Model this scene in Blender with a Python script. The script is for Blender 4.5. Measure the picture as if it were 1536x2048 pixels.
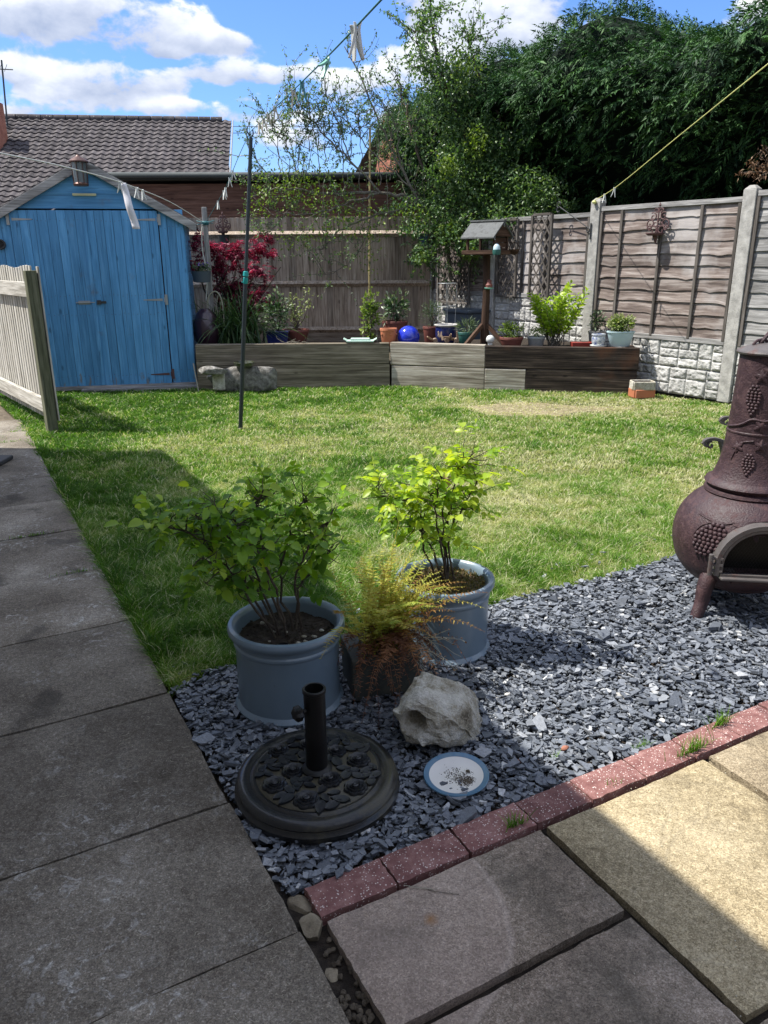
import bpy, math, random
import numpy as np
from math import radians, sin, cos, pi, sqrt
from mathutils import Vector, Matrix

random.seed(7); RS = np.random.RandomState(11)
sc = bpy.context.scene
col = sc.collection
for o in list(bpy.data.objects): bpy.data.objects.remove(o)

# ------------------------------------------------------------------ camera
H = 1.6; FPX = 1540.0; CX, CY = 768.0, 1024.0
_down = np.array([30, -4692, -1540.]); _down /= np.linalg.norm(_down)
_up = -_down; _f = np.array([0, 0, -1.]); _fh = _f - _f.dot(_up) * _up; _fh /= np.linalg.norm(_fh)
_rt = np.cross(_fh, _up); RW = np.array([_rt, _fh, _up])       # camera -> world
cam_d = bpy.data.cameras.new('camera'); cam = bpy.data.objects.new('camera', cam_d); col.objects.link(cam)
cam_d.sensor_fit = 'VERTICAL'; cam_d.sensor_height = 24; cam_d.sensor_width = 24
cam_d.lens = 24 * FPX / 2048; cam_d.clip_start = 0.05; cam_d.clip_end = 2000
M4 = Matrix([list(RW[i]) + [(0, 0, H)[i]] for i in range(3)] + [[0, 0, 0, 1]])
cam.matrix_world = M4
sc.camera = cam

# ------------------------------------------------------------------ sun, sky, exposure
SH = (0.62, -0.035)                                               # shadow run per metre of height
sun_el = math.atan(1 / math.hypot(*SH)); sun_dir = Vector((-SH[0], -SH[1], 1)).normalized()
sd = bpy.data.lights.new('sun', 'SUN'); sd.energy = 5.0; sd.angle = radians(0.5); sd.color = (1, .955, .88)
sun = bpy.data.objects.new('sun', sd); col.objects.link(sun)
sun.rotation_euler = sun_dir.to_track_quat('Z', 'Y').to_euler(); sun.location = (-8, 2, 12)
sc.view_settings.view_transform = 'Standard'; sc.view_settings.look = 'None'
sc.view_settings.exposure = 0.78; sc.view_settings.gamma = 1; sc.view_settings.use_curve_mapping = False
sc.cycles.max_bounces = 6; sc.cycles.diffuse_bounces = 3; sc.cycles.transparent_max_bounces = 8
sc.cycles.use_denoising = True

class NT:
    def __init__(s, tree): s.t = tree; s.t.nodes.clear()
    def n(s, typ, ins=None, **kw):
        nd = s.t.nodes.new(typ)
        for k, v in kw.items(): setattr(nd, k, v)
        for k, v in (ins or {}).items():
            sk = nd.inputs[k]
            if isinstance(v, bpy.types.NodeSocket): s.t.links.new(v, sk)
            elif isinstance(v, bpy.types.Node): s.t.links.new(v.outputs[0], sk)
            else: sk.default_value = v
        return nd
    def m(s, op, a, b=0.0, c=0.0, clamp=False):
        nd = s.n('ShaderNodeMath', {0: a, 1: b, 2: c}, operation=op); nd.use_clamp = clamp; return nd.outputs[0]
    def v(s, op, a, b=(0, 0, 0)):
        nd = s.n('ShaderNodeVectorMath', {0: a, 1: b}, operation=op)
        return nd.outputs['Value'] if op in ('LENGTH', 'DOT_PRODUCT', 'DISTANCE') else nd.outputs[0]
    def noise(s, vec, scale, detail=4, rough=.55, dist=0.0, out=0):
        return s.n('ShaderNodeTexNoise', {'Vector': vec, 'Scale': scale, 'Detail': detail, 'Roughness': rough, 'Distortion': dist}).outputs[out]
    def ramp(s, fac, stops, interp='LINEAR'):
        nd = s.n('ShaderNodeValToRGB', {0: fac}); cr = nd.color_ramp; cr.interpolation = interp
        while len(cr.elements) < len(stops): cr.elements.new(.5)
        for e, (p, c) in zip(cr.elements, stops):
            e.position = p; e.color = (*c, 1) if not isinstance(c, (int, float)) else (c, c, c, 1)
        return nd.outputs[0]
    def mix(s, fac, a, b, mode='MIX'):
        nd = s.n('ShaderNodeMix', data_type='RGBA', blend_type=mode)
        for k, v in ((0, fac), (6, a), (7, b)):
            if isinstance(v, bpy.types.NodeSocket): s.t.links.new(v, nd.inputs[k])
            elif k and isinstance(v, (int, float)): nd.inputs[k].default_value = (v, v, v, 1)
            elif k: nd.inputs[k].default_value = (*v[:3], 1)
            else: nd.inputs[k].default_value = v
        return nd.outputs[2]

world = bpy.data.worlds.new('World'); sc.world = world; world.use_nodes = True
w = NT(world.node_tree)
sky = w.n('ShaderNodeTexSky', sky_type='NISHITA'); sky.sun_disc = False; sky.sun_elevation = sun_el
sky.sun_rotation = math.atan2(sun_dir.x, sun_dir.y); sky.air_density = 1.0; sky.dust_density = .35; sky.ozone_density = 2.2; sky.altitude = 50
def ray(px, py):
    return RW @ np.array([(px - CX) / FPX, -(py - CY) / FPX, -1.])
def azel(px, py):
    r = ray(px, py); r /= np.linalg.norm(r); return math.atan2(r[0], r[1]), math.asin(r[2])
tc = w.n('ShaderNodeTexCoord').outputs['Generated']
sx = w.n('ShaderNodeSeparateXYZ', {0: w.v('NORMALIZE', tc)})
az = w.m('ARCTAN2', sx.outputs[0], sx.outputs[1]); el = w.m('ARCSINE', sx.outputs[2])
CL = [(215, 40, 205, 58, 1.05), (55, 10, 110, 40, .7), (455, 84, 80, 18, .85), (505, 144, 125, 26, 1.1), (235, 166, 170, 28, 1.1), (60, 198, 150, 26, .85), (35, 126, 70, 20, .75), (390, 222, 150, 16, .95), (520, 205, 60, 12, .6), (330, 100, 40, 10, .5),
      (630, 262, 130, 36, .8), (1010, 66, 180, 85, 1.3), (900, 12, 110, 40, .7), (1530, 22, 70, 30, .95), (705, 178, 62, 32, .7), (850, 190, 100, 80, .85), (560, 332, 140, 12, .4), (640, 118, 50, 16, .4)]
p_ = w.n('ShaderNodeCombineXYZ', {0: az, 1: el, 2: 0.0}).outputs[0]
q_ = w.n('ShaderNodeCombineXYZ', {0: az, 1: w.m('MULTIPLY', el, 1.7), 2: 0.3}).outputs[0]
warp = w.v('MULTIPLY', w.v('SUBTRACT', w.n('ShaderNodeTexNoise', {'Vector': q_, 'Scale': 9.0, 'Detail': 4}).outputs['Color'], (.5, .5, .5)), (.09, .045, 0))
pw_ = w.v('ADD', p_, warp)
nf = w.noise(q_, 12.5, 9, .58, .15); nlo = w.noise(q_, 2.6, 3, .5)
g = None; tt = None
for (px, py, rx, ry, a) in CL:
    A, E_ = azel(px, py)
    d = w.v('MULTIPLY', w.v('SUBTRACT', pw_, (A, E_, 0)), (1540 / rx, 1540 / ry, 0)); dd = w.v('DOT_PRODUCT', d, d)
    gg = w.m('MULTIPLY', w.m('EXPONENT', w.m('MULTIPLY', w.m('MULTIPLY', dd, dd), -.8)), a); ty = w.m('MULTIPLY', gg, w.n('ShaderNodeSeparateXYZ', {0: d}).outputs[1])
    g = gg if g is None else w.m('ADD', g, gg); tt = ty if tt is None else w.m('ADD', tt, ty)
far = w.m('MULTIPLY', w.n('ShaderNodeMapRange', {0: w.m('ABSOLUTE', az), 1: .5, 2: .7, 3: 0., 4: 1.}).outputs[0], w.m('MULTIPLY', w.m('SUBTRACT', nlo, .22), 3.4))  # cloud cover added beyond the sides of the view as neutral fill
hi = w.m('MULTIPLY', w.n('ShaderNodeMapRange', {0: el, 1: .3, 2: .4, 3: 0., 4: 1.}).outputs[0], w.m('MULTIPLY', w.m('SUBTRACT', nlo, .22), 3.4))  # cloud cover added overhead, out of view, for the same fill
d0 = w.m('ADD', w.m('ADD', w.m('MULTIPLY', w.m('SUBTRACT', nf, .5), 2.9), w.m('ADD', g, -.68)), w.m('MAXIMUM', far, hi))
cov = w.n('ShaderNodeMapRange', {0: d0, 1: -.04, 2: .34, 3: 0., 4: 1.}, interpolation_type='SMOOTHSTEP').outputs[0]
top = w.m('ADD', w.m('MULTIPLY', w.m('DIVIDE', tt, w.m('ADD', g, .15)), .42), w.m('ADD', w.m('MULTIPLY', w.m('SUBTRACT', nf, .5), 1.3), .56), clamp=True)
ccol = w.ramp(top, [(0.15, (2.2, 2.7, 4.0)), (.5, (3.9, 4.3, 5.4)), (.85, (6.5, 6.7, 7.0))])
fill_boost = w.n('ShaderNodeMapRange', {0: el, 1: .34, 2: .55, 3: 1., 4: 1.38}).outputs[0]  # high unseen clouds made brighter to lift the fill light
ccol = w.mix(1.0, ccol, w.n('ShaderNodeCombineXYZ', {0: fill_boost, 1: w.m('MULTIPLY', fill_boost, .985), 2: w.m('MULTIPLY', fill_boost, .93)}).outputs[0], 'MULTIPLY')
skyc = w.mix(1.0, sky.outputs[0], (.58, .78, 1.16), 'MULTIPLY')
hz = w.m('MULTIPLY', w.m('SUBTRACT', 1.0, w.m('MULTIPLY', el, 6.0), clamp=True), .35, clamp=True)
skyc = w.mix(hz, skyc, (2.2, 3.4, 5.6))
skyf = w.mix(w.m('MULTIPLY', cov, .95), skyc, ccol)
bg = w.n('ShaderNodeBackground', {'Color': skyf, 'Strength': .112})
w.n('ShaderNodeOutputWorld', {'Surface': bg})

# ------------------------------------------------------------------ geometry helpers
def PG(px, py, z=0.0):
    r = ray(px, py); t = (z - H) / r[2]; return r * t + np.array([0, 0, H])
def PY(px, py, y):
    r = ray(px, py); t = y / r[1]; return r * t + np.array([0, 0, H])

def vnoise(x, y, seed=0):
    x = np.asarray(x, float); y = np.asarray(y, float)
    xi = np.floor(x).astype(np.int64); yi = np.floor(y).astype(np.int64); fx = x - xi; fy = y - yi
    fx = fx * fx * (3 - 2 * fx); fy = fy * fy * (3 - 2 * fy)
    def h(a, b):
        n = (a * 374761393 + b * 668265263 + seed * 974711) & 0x7fffffff
        n = ((n ^ (n >> 13)) * 1274126177) & 0x7fffffff
        return ((n ^ (n >> 16)) & 0xffff) / 65535.0
    return (h(xi, yi) * (1 - fx) + h(xi + 1, yi) * fx) * (1 - fy) + (h(xi, yi + 1) * (1 - fx) + h(xi + 1, yi + 1) * fx) * fy
def fbm(x, y, seed=0, o=4):
    s = 0; a = .5; t = 0
    for i in range(o):
        s = s + a * vnoise(np.asarray(x) * 2 ** i, np.asarray(y) * 2 ** i, seed + i * 17); t += a; a *= .55
    return s / t

ORG = {}
class MB:
    def __init__(s): s.V = []; s.L = []; s.R = []; s.lp = []; s.sz = []; s.n = 0
    def add(s, V, F, lc=None, rnd=None):
        """F: (m,k) array or list of index lists"""
        V = np.asarray(V, float).reshape(-1, 3); s.V.append(V); s.L.append(V if lc is None else np.asarray(lc, float).reshape(-1, 3))
        if rnd is None: rnd = random.random()
        s.R.append(np.broadcast_to(np.asarray(rnd, float), (len(V),)) if np.ndim(rnd) == 0 else np.asarray(rnd, float))
        if isinstance(F, np.ndarray):
            s.lp.append((F + s.n).ravel()); s.sz.append(np.full(len(F), F.shape[1]))
        else:
            for f in F: s.lp.append(np.asarray(f) + s.n); s.sz.append(np.array([len(f)]))
        s.n += len(V); return s
    def box(s, c, size, rot=None, rnd=None, taper=1.0, jit=0.0):
        sx_, sy_, sz_ = [q / 2 for q in size]
        P = np.array([(x, y, z) for z in (-1, 1) for y in (-1, 1) for x in (-1, 1)], float)
        P[P[:, 2] > 0, :2] *= taper
        P = P * (sx_, sy_, sz_)
        if jit: P += RS.uniform(-jit, jit, P.shape)
        ax = np.argsort([-size[0], -size[1], -size[2]], kind='stable'); lc = P[:, ax]
        if rot is not None: P = P @ np.asarray(rot, float).T
        F = np.array([(0, 2, 3, 1), (4, 5, 7, 6), (0, 1, 5, 4), (2, 6, 7, 3), (0, 4, 6, 2), (1, 3, 7, 5)])
        return s.add(P + np.asarray(c, float), F, lc, rnd)
    def beam(s, p0, p1, wd, ht, up=(0, 0, 1), rnd=None, jit=0):
        p0 = np.asarray(p0, float); p1 = np.asarray(p1, float); x = p1 - p0; L = np.linalg.norm(x); x /= L
        up = np.asarray(up, float)
        if abs(x.dot(up)) > .95: up = np.array([0, 1., 0])
        y = np.cross(up, x); y /= np.linalg.norm(y); z = np.cross(x, y)
        return s.box((p0 + p1) / 2, (L, wd, ht), np.array([x, y, z]).T, rnd, jit=jit)
    def tube(s, pts, r, n=8, rnd=None, cap=True):
        pts = np.asarray(pts, float); k = len(pts); r = np.broadcast_to(np.asarray(r, float), (k,))
        T = np.gradient(pts, axis=0); T /= np.linalg.norm(T, axis=1)[:, None] + 1e-9
        ref = np.array([0, 0, 1.]) if abs(T[0][2]) < .9 else np.array([1., 0, 0])
        V = []; LC = []; acc = 0
        u = np.cross(T[0], ref); u /= np.linalg.norm(u)
        a = np.linspace(0, 2 * pi, n, endpoint=False)
        for i in range(k):
            u = u - T[i] * u.dot(T[i]); u /= np.linalg.norm(u) + 1e-9; v = np.cross(T[i], u)
            if i: acc += np.linalg.norm(pts[i] - pts[i - 1])
            V.append(pts[i] + r[i] * (np.cos(a)[:, None] * u + np.sin(a)[:, None] * v))
            LC.append(np.stack([np.full(n, acc), r[i] * np.cos(a), r[i] * np.sin(a)], 1))
        F = []
        for i in range(k - 1):
            for j in range(n): F.append((i * n + j, i * n + (j + 1) % n, (i + 1) * n + (j + 1) % n, (i + 1) * n + j))
        s.add(np.concatenate(V), np.array(F), np.concatenate(LC), rnd)
        if cap:
            s.lp.append(np.arange(n)[::-1] + s.n - k * n); s.sz.append(np.array([n]))
            s.lp.append(np.arange(n) + s.n - n); s.sz.append(np.array([n]))
        return s
    def lathe(s, prof, c=(0, 0, 0), n=32, rnd=None, cap=True, sx=1., sy=1.):
        k = len(prof); a = np.linspace(0, 2 * pi, n, endpoint=False); V = []
        for i, (r, z) in enumerate(prof):
            V.append(np.stack([r * np.cos(a) * sx, r * np.sin(a) * sy, np.full(n, z)], 1))
        V = np.concatenate(V)
        F = [(i * n + j, i * n + (j + 1) % n, (i + 1) * n + (j + 1) % n, (i + 1) * n + j) for i in range(k - 1) for j in range(n)]
        s.add(V + np.asarray(c, float), np.array(F), V, rnd)
        if not cap: return s
        if prof[0][0] > 1e-4: s.lp.append(np.arange(n)[::-1] + s.n - k * n); s.sz.append(np.array([n]))
        if prof[-1][0] > 1e-4: s.lp.append(np.arange(n) + s.n - n); s.sz.append(np.array([n]))
        return s
    def prism(s, poly, p0, ex, ey, ez, th, rnd=None, both=True):
        """poly in (ex,ey) plane, extruded th along ez"""
        poly = np.asarray(poly, float); n = len(poly); p0 = np.asarray(p0, float); ex, ey, ez = [np.asarray(q, float) for q in (ex, ey, ez)]
        A = p0 + poly[:, :1] * ex + poly[:, 1:] * ey; B = A + ez * th
        F = [list(range(n))[::-1], [i + n for i in range(n)]] + [[i, (i + 1) % n, (i + 1) % n + n, i + n] for i in range(n)]
        lc = np.concatenate([np.c_[poly, np.zeros(n)], np.c_[poly, np.full(n, th)]])
        return s.add(np.concatenate([A, B]), F, lc, rnd)

def obj(name, mb, mat, parent=None, smooth=False, bevel=0.0, local=False, origin=None, label=None, seg=2):
    V = np.concatenate(mb.V)
    if parent is not None: org = np.zeros(3) if local else ORG[parent.name]
    elif origin is not None: org = np.asarray(origin, float)
    else: org = np.array([(V[:, 0].min() + V[:, 0].max()) / 2, (V[:, 1].min() + V[:, 1].max()) / 2, V[:, 2].min()])
    me = bpy.data.meshes.new(name); lp = np.concatenate(mb.lp).astype(np.int32); sz = np.concatenate(mb.sz).astype(np.int32)
    me.vertices.add(len(V)); me.vertices.foreach_set('co', (V - org).ravel())
    me.loops.add(len(lp)); me.loops.foreach_set('vertex_index', lp)
    me.polygons.add(len(sz)); me.polygons.foreach_set('loop_start', np.concatenate([[0], np.cumsum(sz)[:-1]]).astype(np.int32)); 
    me.polygons.foreach_set('loop_total', sz)
    me.update(calc_edges=True)
    a = me.attributes.new('lc', 'FLOAT_VECTOR', 'POINT'); a.data.foreach_set('vector', np.concatenate(mb.L).ravel().astype(np.float32))
    a = me.attributes.new('rnd', 'FLOAT', 'POINT'); a.data.foreach_set('value', np.concatenate(mb.R).astype(np.float32))
    me.polygons.foreach_set('use_smooth', np.full(len(sz), bool(smooth)))
    me.materials.append(mat)
    o = bpy.data.objects.new(name, me); col.objects.link(o)
    if smooth == 'auto':
        try: me.set_sharp_from_angle(angle=radians(38))
        except Exception: pass
    if parent is not None: o.parent = parent
    else: o.location = org
    ORG[o.name] = org
    if bevel:
        b = o.modifiers.new('bevel', 'BEVEL'); b.width = bevel; b.segments = seg; b.limit_method = 'ANGLE'; b.angle_limit = radians(40)
    if label: o['label'] = label
    return o
def tag(o, label=None, cat=None, group=None, kind=None):
    if label: o['label'] = label
    if cat: o['category'] = cat
    if group: o['group'] = group
    if kind: o['kind'] = kind
    return o
def thing(name, label, cat, loc=(0, 0, 0), group=None, rot=None):
    o = bpy.data.objects.new(name, None); col.objects.link(o); o.location = loc; o.empty_display_size = .1
    if rot is not None: o.rotation_euler = rot
    ORG[o.name] = np.asarray(loc, float); return tag(o, label, cat, group)
def dup(root, loc, rot, label, group=None):
    r = root.copy(); col.objects.link(r); r.location = loc; r.rotation_euler = rot; r['label'] = label
    if group: r['group'] = group
    for ch in list(root.children):
        c = ch.copy(); col.objects.link(c); c.parent = r
        for g in ch.children:
            d = g.copy(); col.objects.link(d); d.parent = c
    return r

# ------------------------------------------------------------------ materials
MATS = {}
def newmat(name):
    m = bpy.data.materials.new(name); m.use_nodes = True; return m, NT(m.node_tree)
def finish(t, colr, rough=.7, bump=None, bstr=.3, bdist=.01, spec=.5, metal=0., coat=0., trans=None):
    ins = {'Base Color': colr if isinstance(colr, bpy.types.NodeSocket) else (*colr[:3], 1), 'Roughness': rough, 'Metallic': metal, 'Specular IOR Level': spec, 'Coat Weight': coat}
    if bump is not None:
        ins['Normal'] = t.n('ShaderNodeBump', {'Height': bump, 'Strength': bstr, 'Distance': bdist}).outputs[0]
    p = t.n('ShaderNodeBsdfPrincipled', ins)
    out = p.outputs[0]
    if trans:
        tr = t.n('ShaderNodeBsdfTranslucent', {'Color': t.mix(1.0, ins['Base Color'], trans[1], 'MULTIPLY') if isinstance(ins['Base Color'], bpy.types.NodeSocket) else (*trans[1], 1)})
        out = t.n('ShaderNodeMixShader', {0: trans[0], 1: out, 2: tr.outputs[0]}).outputs[0]
    t.n('ShaderNodeOutputMaterial', {'Surface': out})
def attrs(t):
    return t.n('ShaderNodeAttribute', attribute_name='lc').outputs['Vector'], t.n('ShaderNodeAttribute', attribute_name='rnd').outputs['Fac']
def shift(t, lc, rnd, k=31.7):
    return t.v('ADD', lc, t.n('ShaderNodeCombineXYZ', {0: t.m('MULTIPLY', rnd, k), 1: t.m('MULTIPLY', rnd, k * 1.7), 2: t.m('MULTIPLY', rnd, k * .6)}).outputs[0])

def wood(name, dark, mid, light, rough=.85, var=.35, scale=1.0, knots=True, bstr=.35, stain=None, cross=None):
    m, t = newmat(name); lc, r = attrs(t); q = shift(t, lc, r)
    cr_ = cross or 26 * scale; g = t.v('MULTIPLY', q, (1.6 * scale, cr_, cr_))
    n1 = t.noise(g, 1.6, 8, .62, .6); n2 = t.noise(t.v('MULTIPLY', q, (.8, 5, 5)), 2.2, 4, .6)
    f = t.m('ADD', t.m('MULTIPLY', n1, .65), t.m('MULTIPLY', n2, .35))
    c = t.ramp(f, [(.37, dark), (.5, mid), (.63, light)])
    if knots:
        vz = t.n('ShaderNodeTexVoronoi', {'Vector': t.v('MULTIPLY', q, (1.0, 2.4, 2.4)), 'Scale': 2.3, 'Randomness': 1.0}).outputs['Distance']
        kf = t.n('ShaderNodeMapRange', {0: vz, 1: .05, 2: .11, 3: .75, 4: 0.}).outputs[0]
        c = t.mix(kf, c, tuple(x * .45 for x in dark))
    ck = t.noise(t.v('MULTIPLY', q, (.9, cr_ * 1.9, cr_ * 1.9)), 1.3, 3, .5, .4)
    c = t.mix(t.n('ShaderNodeMapRange', {0: ck, 1: .33, 2: .38, 3: .6, 4: 0.}).outputs[0], c, tuple(x * .4 for x in dark))
    c = t.mix(1.0, c, t.ramp(r, [(0, 1 - var), (.5, 1.0), (1, 1 + var * .6)]), 'MULTIPLY')
    if stain:
        geo = t.n('ShaderNodeNewGeometry').outputs['Position']
        sf = t.n('ShaderNodeMapRange', {0: t.noise(geo, stain[1], 5, .6), 1: stain[2], 2: stain[2] + .14, 3: 0., 4: stain[3]}).outputs[0]
        c = t.mix(sf, c, stain[0])
    if name == 'blue_painted_wood':
        geo = t.n('ShaderNodeNewGeometry').outputs['Position']; zz = t.n('ShaderNodeSeparateXYZ', {0: geo}).outputs[2]
        wv = t.noise(t.v('MULTIPLY', geo, (16, 16, 3.5)), 1.0, 6, .65)
        lim = t.m('ADD', .535, t.m('MULTIPLY', t.m('MINIMUM', zz, .8), .55))
        c = t.mix(t.m('MULTIPLY', t.m('MULTIPLY', t.m('SUBTRACT', wv, lim), 18.0, clamp=True), .75), c, (.17, .155, .13))
    finish(t, c, rough, n1, bstr, .006, spec=.25); MATS[name] = m; return m
def stone(name, cols, scale=6, rough=.9, bstr=.5, bdist=.01, speck=None, detail=8, world_=False, var=.2, spec=.3):
    m, t = newmat(name); lc, r = attrs(t)
    q = shift(t, lc, r, 7.3)
    n1 = t.noise(q, scale, detail, .62, .2); n2 = t.noise(q, scale * 11, 5, .7)
    f = t.m('ADD', t.m('MULTIPLY', n1, .7), t.m('MULTIPLY', n2, .3))
    k = len(cols); c = t.ramp(f, [(.34 + .32 * i / (k - 1), cc) for i, cc in enumerate(cols)])
    c = t.mix(1.0, c, t.ramp(r, [(0, 1 - var), (1, 1 + var)]), 'MULTIPLY')
    if speck:
        vz = t.n('ShaderNodeTexVoronoi', {'Vector': q, 'Scale': speck[1], 'Randomness': 1.0}).outputs['Distance']
        wn = t.noise(q, speck[1] * .8, 1)
        c = t.mix(t.m('MULTIPLY', t.n('ShaderNodeMapRange', {0: vz, 1: speck[2], 2: speck[2] + .06, 3: 1., 4: 0.}).outputs[0], t.n('ShaderNodeMapRange', {0: wn, 1: .46, 2: .52, 3: 0., 4: 1.}).outputs[0]), c, speck[0])
    finish(t, c, rough, t.m('ADD', n1, t.m('MULTIPLY', n2, .5)), bstr, bdist, spec=spec); MATS[name] = m; return m
def leafm(name, cols, trans=.35, tcol=(1.3, 1.4, .6), rough=.5, spec=.4):
    m, t = newmat(name); lc, r = attrs(t)
    k = len(cols); c = t.ramp(r, [(i / (k - 1), cc) for i, cc in enumerate(cols)])
    finish(t, c, rough, spec=spec, trans=(trans, tcol)); MATS[name] = m; return m
def glaze(name, c, rough=.25, coat=.3, var=.25, metal=0., scale=9, bstr=.08, dirt=None, spec=.5):
    m, t = newmat(name); geo = t.n('ShaderNodeTexCoord').outputs['Object']
    n1 = t.noise(geo, scale, 6, .6)
    cc = t.mix(n1, tuple(x * (1 - var) for x in c), tuple(min(1, x * (1 + var)) for x in c))
    rr = t.m('ADD', t.m('MULTIPLY', n1, .3), rough - .12)
    if dirt:
        df = t.n('ShaderNodeMapRange', {0: t.noise(geo, dirt[1], 7, .7), 1: dirt[2], 2: dirt[2] + .12, 3: 0., 4: dirt[3]}).outputs[0]
        cc = t.mix(df, cc, dirt[0]); rr = t.m('ADD', rr, t.m('MULTIPLY', df, .35))
    finish(t, cc, rr, t.noise(geo, scale * 7, 4), bstr, .004, spec=spec, metal=metal, coat=coat); MATS[name] = m; return m

w_blue = wood('blue_painted_wood', (.062, .205, .39), (.080, .26, .49), (.12, .33, .58), rough=.6, var=.14, scale=.8, bstr=.3, stain=((.13, .11, .085), 3.2, .63, .6))
w_grey = wood('weathered_grey_wood', (.12, .115, .11), (.25, .245, .24), (.42, .41, .40), var=.2)
w_fence = wood('weathered_fence_board', (.16, .12, .09), (.34, .275, .22), (.49, .42, .35), var=.32)
w_lap = wood('lap_panel_wood', (.085, .064, .055), (.19, .152, .135), (.35, .305, .28), var=.3, scale=.8, stain=((.42, .40, .39), 1.1, .5, .7))
w_sleep = wood('lit_sleeper_wood', (.14, .115, .085), (.35, .31, .255), (.62, .575, .50), var=.15, scale=.6, cross=32)  # sunlit look of the middle sleepers put into a paler colour
w_sleepd = wood('dark_sleeper_wood', (.012, .009, .007), (.042, .031, .025), (.14, .108, .085), var=.3, scale=.6, cross=32, stain=((.10, .045, .025), 1.6, .55, .7))
w_pick = wood('picket_wood', (.25, .23, .195), (.42, .40, .35), (.58, .56, .51), var=.16)
w_mossy = wood('mossy_post_wood', (.055, .058, .035), (.11, .115, .07), (.17, .17, .12), var=.1)
w_clad = wood('brown_cladding', (.075, .038, .028), (.14, .075, .055), (.2, .115, .085), var=.3, scale=.6)
w_dark = wood('dark_brown_wood', (.028, .014, .009), (.06, .032, .02), (.11, .065, .045), var=.25)
w_trell = wood('trellis_wood', (.05, .043, .037), (.10, .088, .078), (.17, .152, .138), var=.25, knots=False)
s_conc = stone('concrete', [(.22, .215, .2), (.36, .35, .33), (.5, .49, .46)], 9, bstr=.8)
s_path = stone('concrete_slab', [(.105, .10, .092), (.165, .158, .146), (.25, .242, .225)], 2.6, bstr=.35, bdist=.004, var=.16, detail=12)
s_gb = stone('rock_faced_concrete', [(.27, .265, .25), (.41, .405, .39), (.56, .555, .53)], 16, bstr=.9)
s_brick = stone('maroon_block', [(.12, .052, .048), (.185, .088, .08), (.28, .16, .145)], 24, bstr=.9, speck=((.62, .54, .50), 130, .24), var=.25, bdist=.004)
s_rock = stone('limestone_rock', [(.10, .085, .06), (.32, .29, .22), (.50, .48, .42), (.66, .64, .58)], 11, bstr=1.0, bdist=.02)
s_white = stone('pale_stone', [(.42, .41, .38), (.6, .58, .54), (.75, .73, .7)], 12, bstr=.5)
s_bould = stone('pitted_boulder', [(.06, .055, .05), (.22, .21, .19), (.46, .44, .41)], 16, bstr=1.0, bdist=.02)
s_soil = stone('soil', [(.018, .013, .010), (.04, .03, .022), (.08, .062, .046)], 30, bstr=1.0, bdist=.02)
s_soil2 = stone('dry_soil', [(.07, .055, .04), (.13, .105, .075), (.2, .165, .12)], 14, bstr=1.0, bdist=.02)
s_tile = stone('roof_tile', [(.032, .028, .030), (.062, .054, .056), (.11, .10, .10)], 5, bstr=.5, speck=((.5, .48, .42), 14, .10), var=.3)
s_brk2 = stone('red_brick_plain', [(.26, .10, .065), (.36, .15, .10), (.42, .2, .14)], 6, bstr=.4)
m_blue = glaze('blue_grey_glaze', (.145, .20, .25), .3, .35, .16, dirt=((.05, .055, .05), 22, .66, .5))
m_black = glaze('black_plastic', (.007, .007, .007), .38, 0, .3, spec=.3)
m_iron = glaze('bronzed_iron', (.012, .012, .012), .30, .25, .45, scale=14, bstr=.3, dirt=((.055, .048, .026), 7, .52, .6), spec=.35)
m_ironr = glaze('black_iron_relief', (.010, .011, .013), .33, 0, .3, scale=14, bstr=.3, spec=.45)
m_chim = glaze('oxblood_enamel_iron', (.034, .0145, .0185), .55, .0, .45, scale=17, bstr=.8, dirt=((.075, .038, .038), 34, .50, .6), spec=.5)
m_chimg = glaze('grey_worn_iron', (.10, .09, .088), .5, 0, .3, scale=22, bstr=.3, dirt=((.10, .04, .032), 16, .55, .6), metal=.2)
m_teal = glaze('teal_plastic', (.01, .26, .26), .4, 0, .15)
m_dmetal = glaze('dark_metal', (.035, .045, .05), .4, 0, .2, metal=.5)
m_galv = glaze('grey_hinge_metal', (.30, .32, .33), .5, 0, .25, metal=.5)
m_white = glaze('white_plastic', (.62, .63, .60), .5, 0, .12)
m_pegb = glaze('beige_plastic', (.48, .44, .35), .5, 0, .12)
m_pegg = glaze('green_plastic', (.14, .36, .28), .4, 0, .12)
m_pegt = glaze('blue_green_plastic', (.06, .22, .24), .4, 0, .12)
m_terra = glaze('terracotta', (.42, .145, .07), .7, 0, .15, dirt=((.5, .3, .2), 14, .6, .4))
m_brownpot = glaze('brown_plastic_pot', (.16, .05, .038), .6, 0, .15)
m_cobalt = glaze('cobalt_glaze', (.012, .03, .42), .15, .6, .6, scale=14)
m_navy = glaze('navy_glaze', (.01, .018, .10), .2, .5, .4)
m_purple = glaze('purple_glaze', (.028, .012, .022), .3, .4, .3)
m_greenpot = glaze('green_plastic_pot', (.02, .10, .085), .5, 0, .2)
m_pale = glaze('pale_blue_plastic', (.42, .55, .6), .5, 0, .08)
m_grbox = glaze('slate_blue_plastic', (.055, .075, .10), .6, 0, .2)
m_plate = glaze('cream_glaze', (.66, .64, .6), .3, .2, .06)
m_platerim = glaze('blue_rim_glaze', (.07, .16, .25), .3, .3, .15)
m_rust = glaze('rusty_iron', (.09, .045, .045), .7, 0, .4, scale=30, bstr=.4)
m_feltedge = glaze('dark_felt', (.03, .04, .042), .7, 0, .2)
m_felt = glaze('grey_roof_felt', (.11, .115, .115), .9, 0, .3, scale=30, bstr=.6, dirt=((.06, .06, .055), 14, .52, .7))
m_line_t = glaze('teal_cord', (.03, .15, .17), .5, 0, .1)
m_line_w = glaze('white_cord', (.6, .6, .55), .6, 0, .1)
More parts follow.
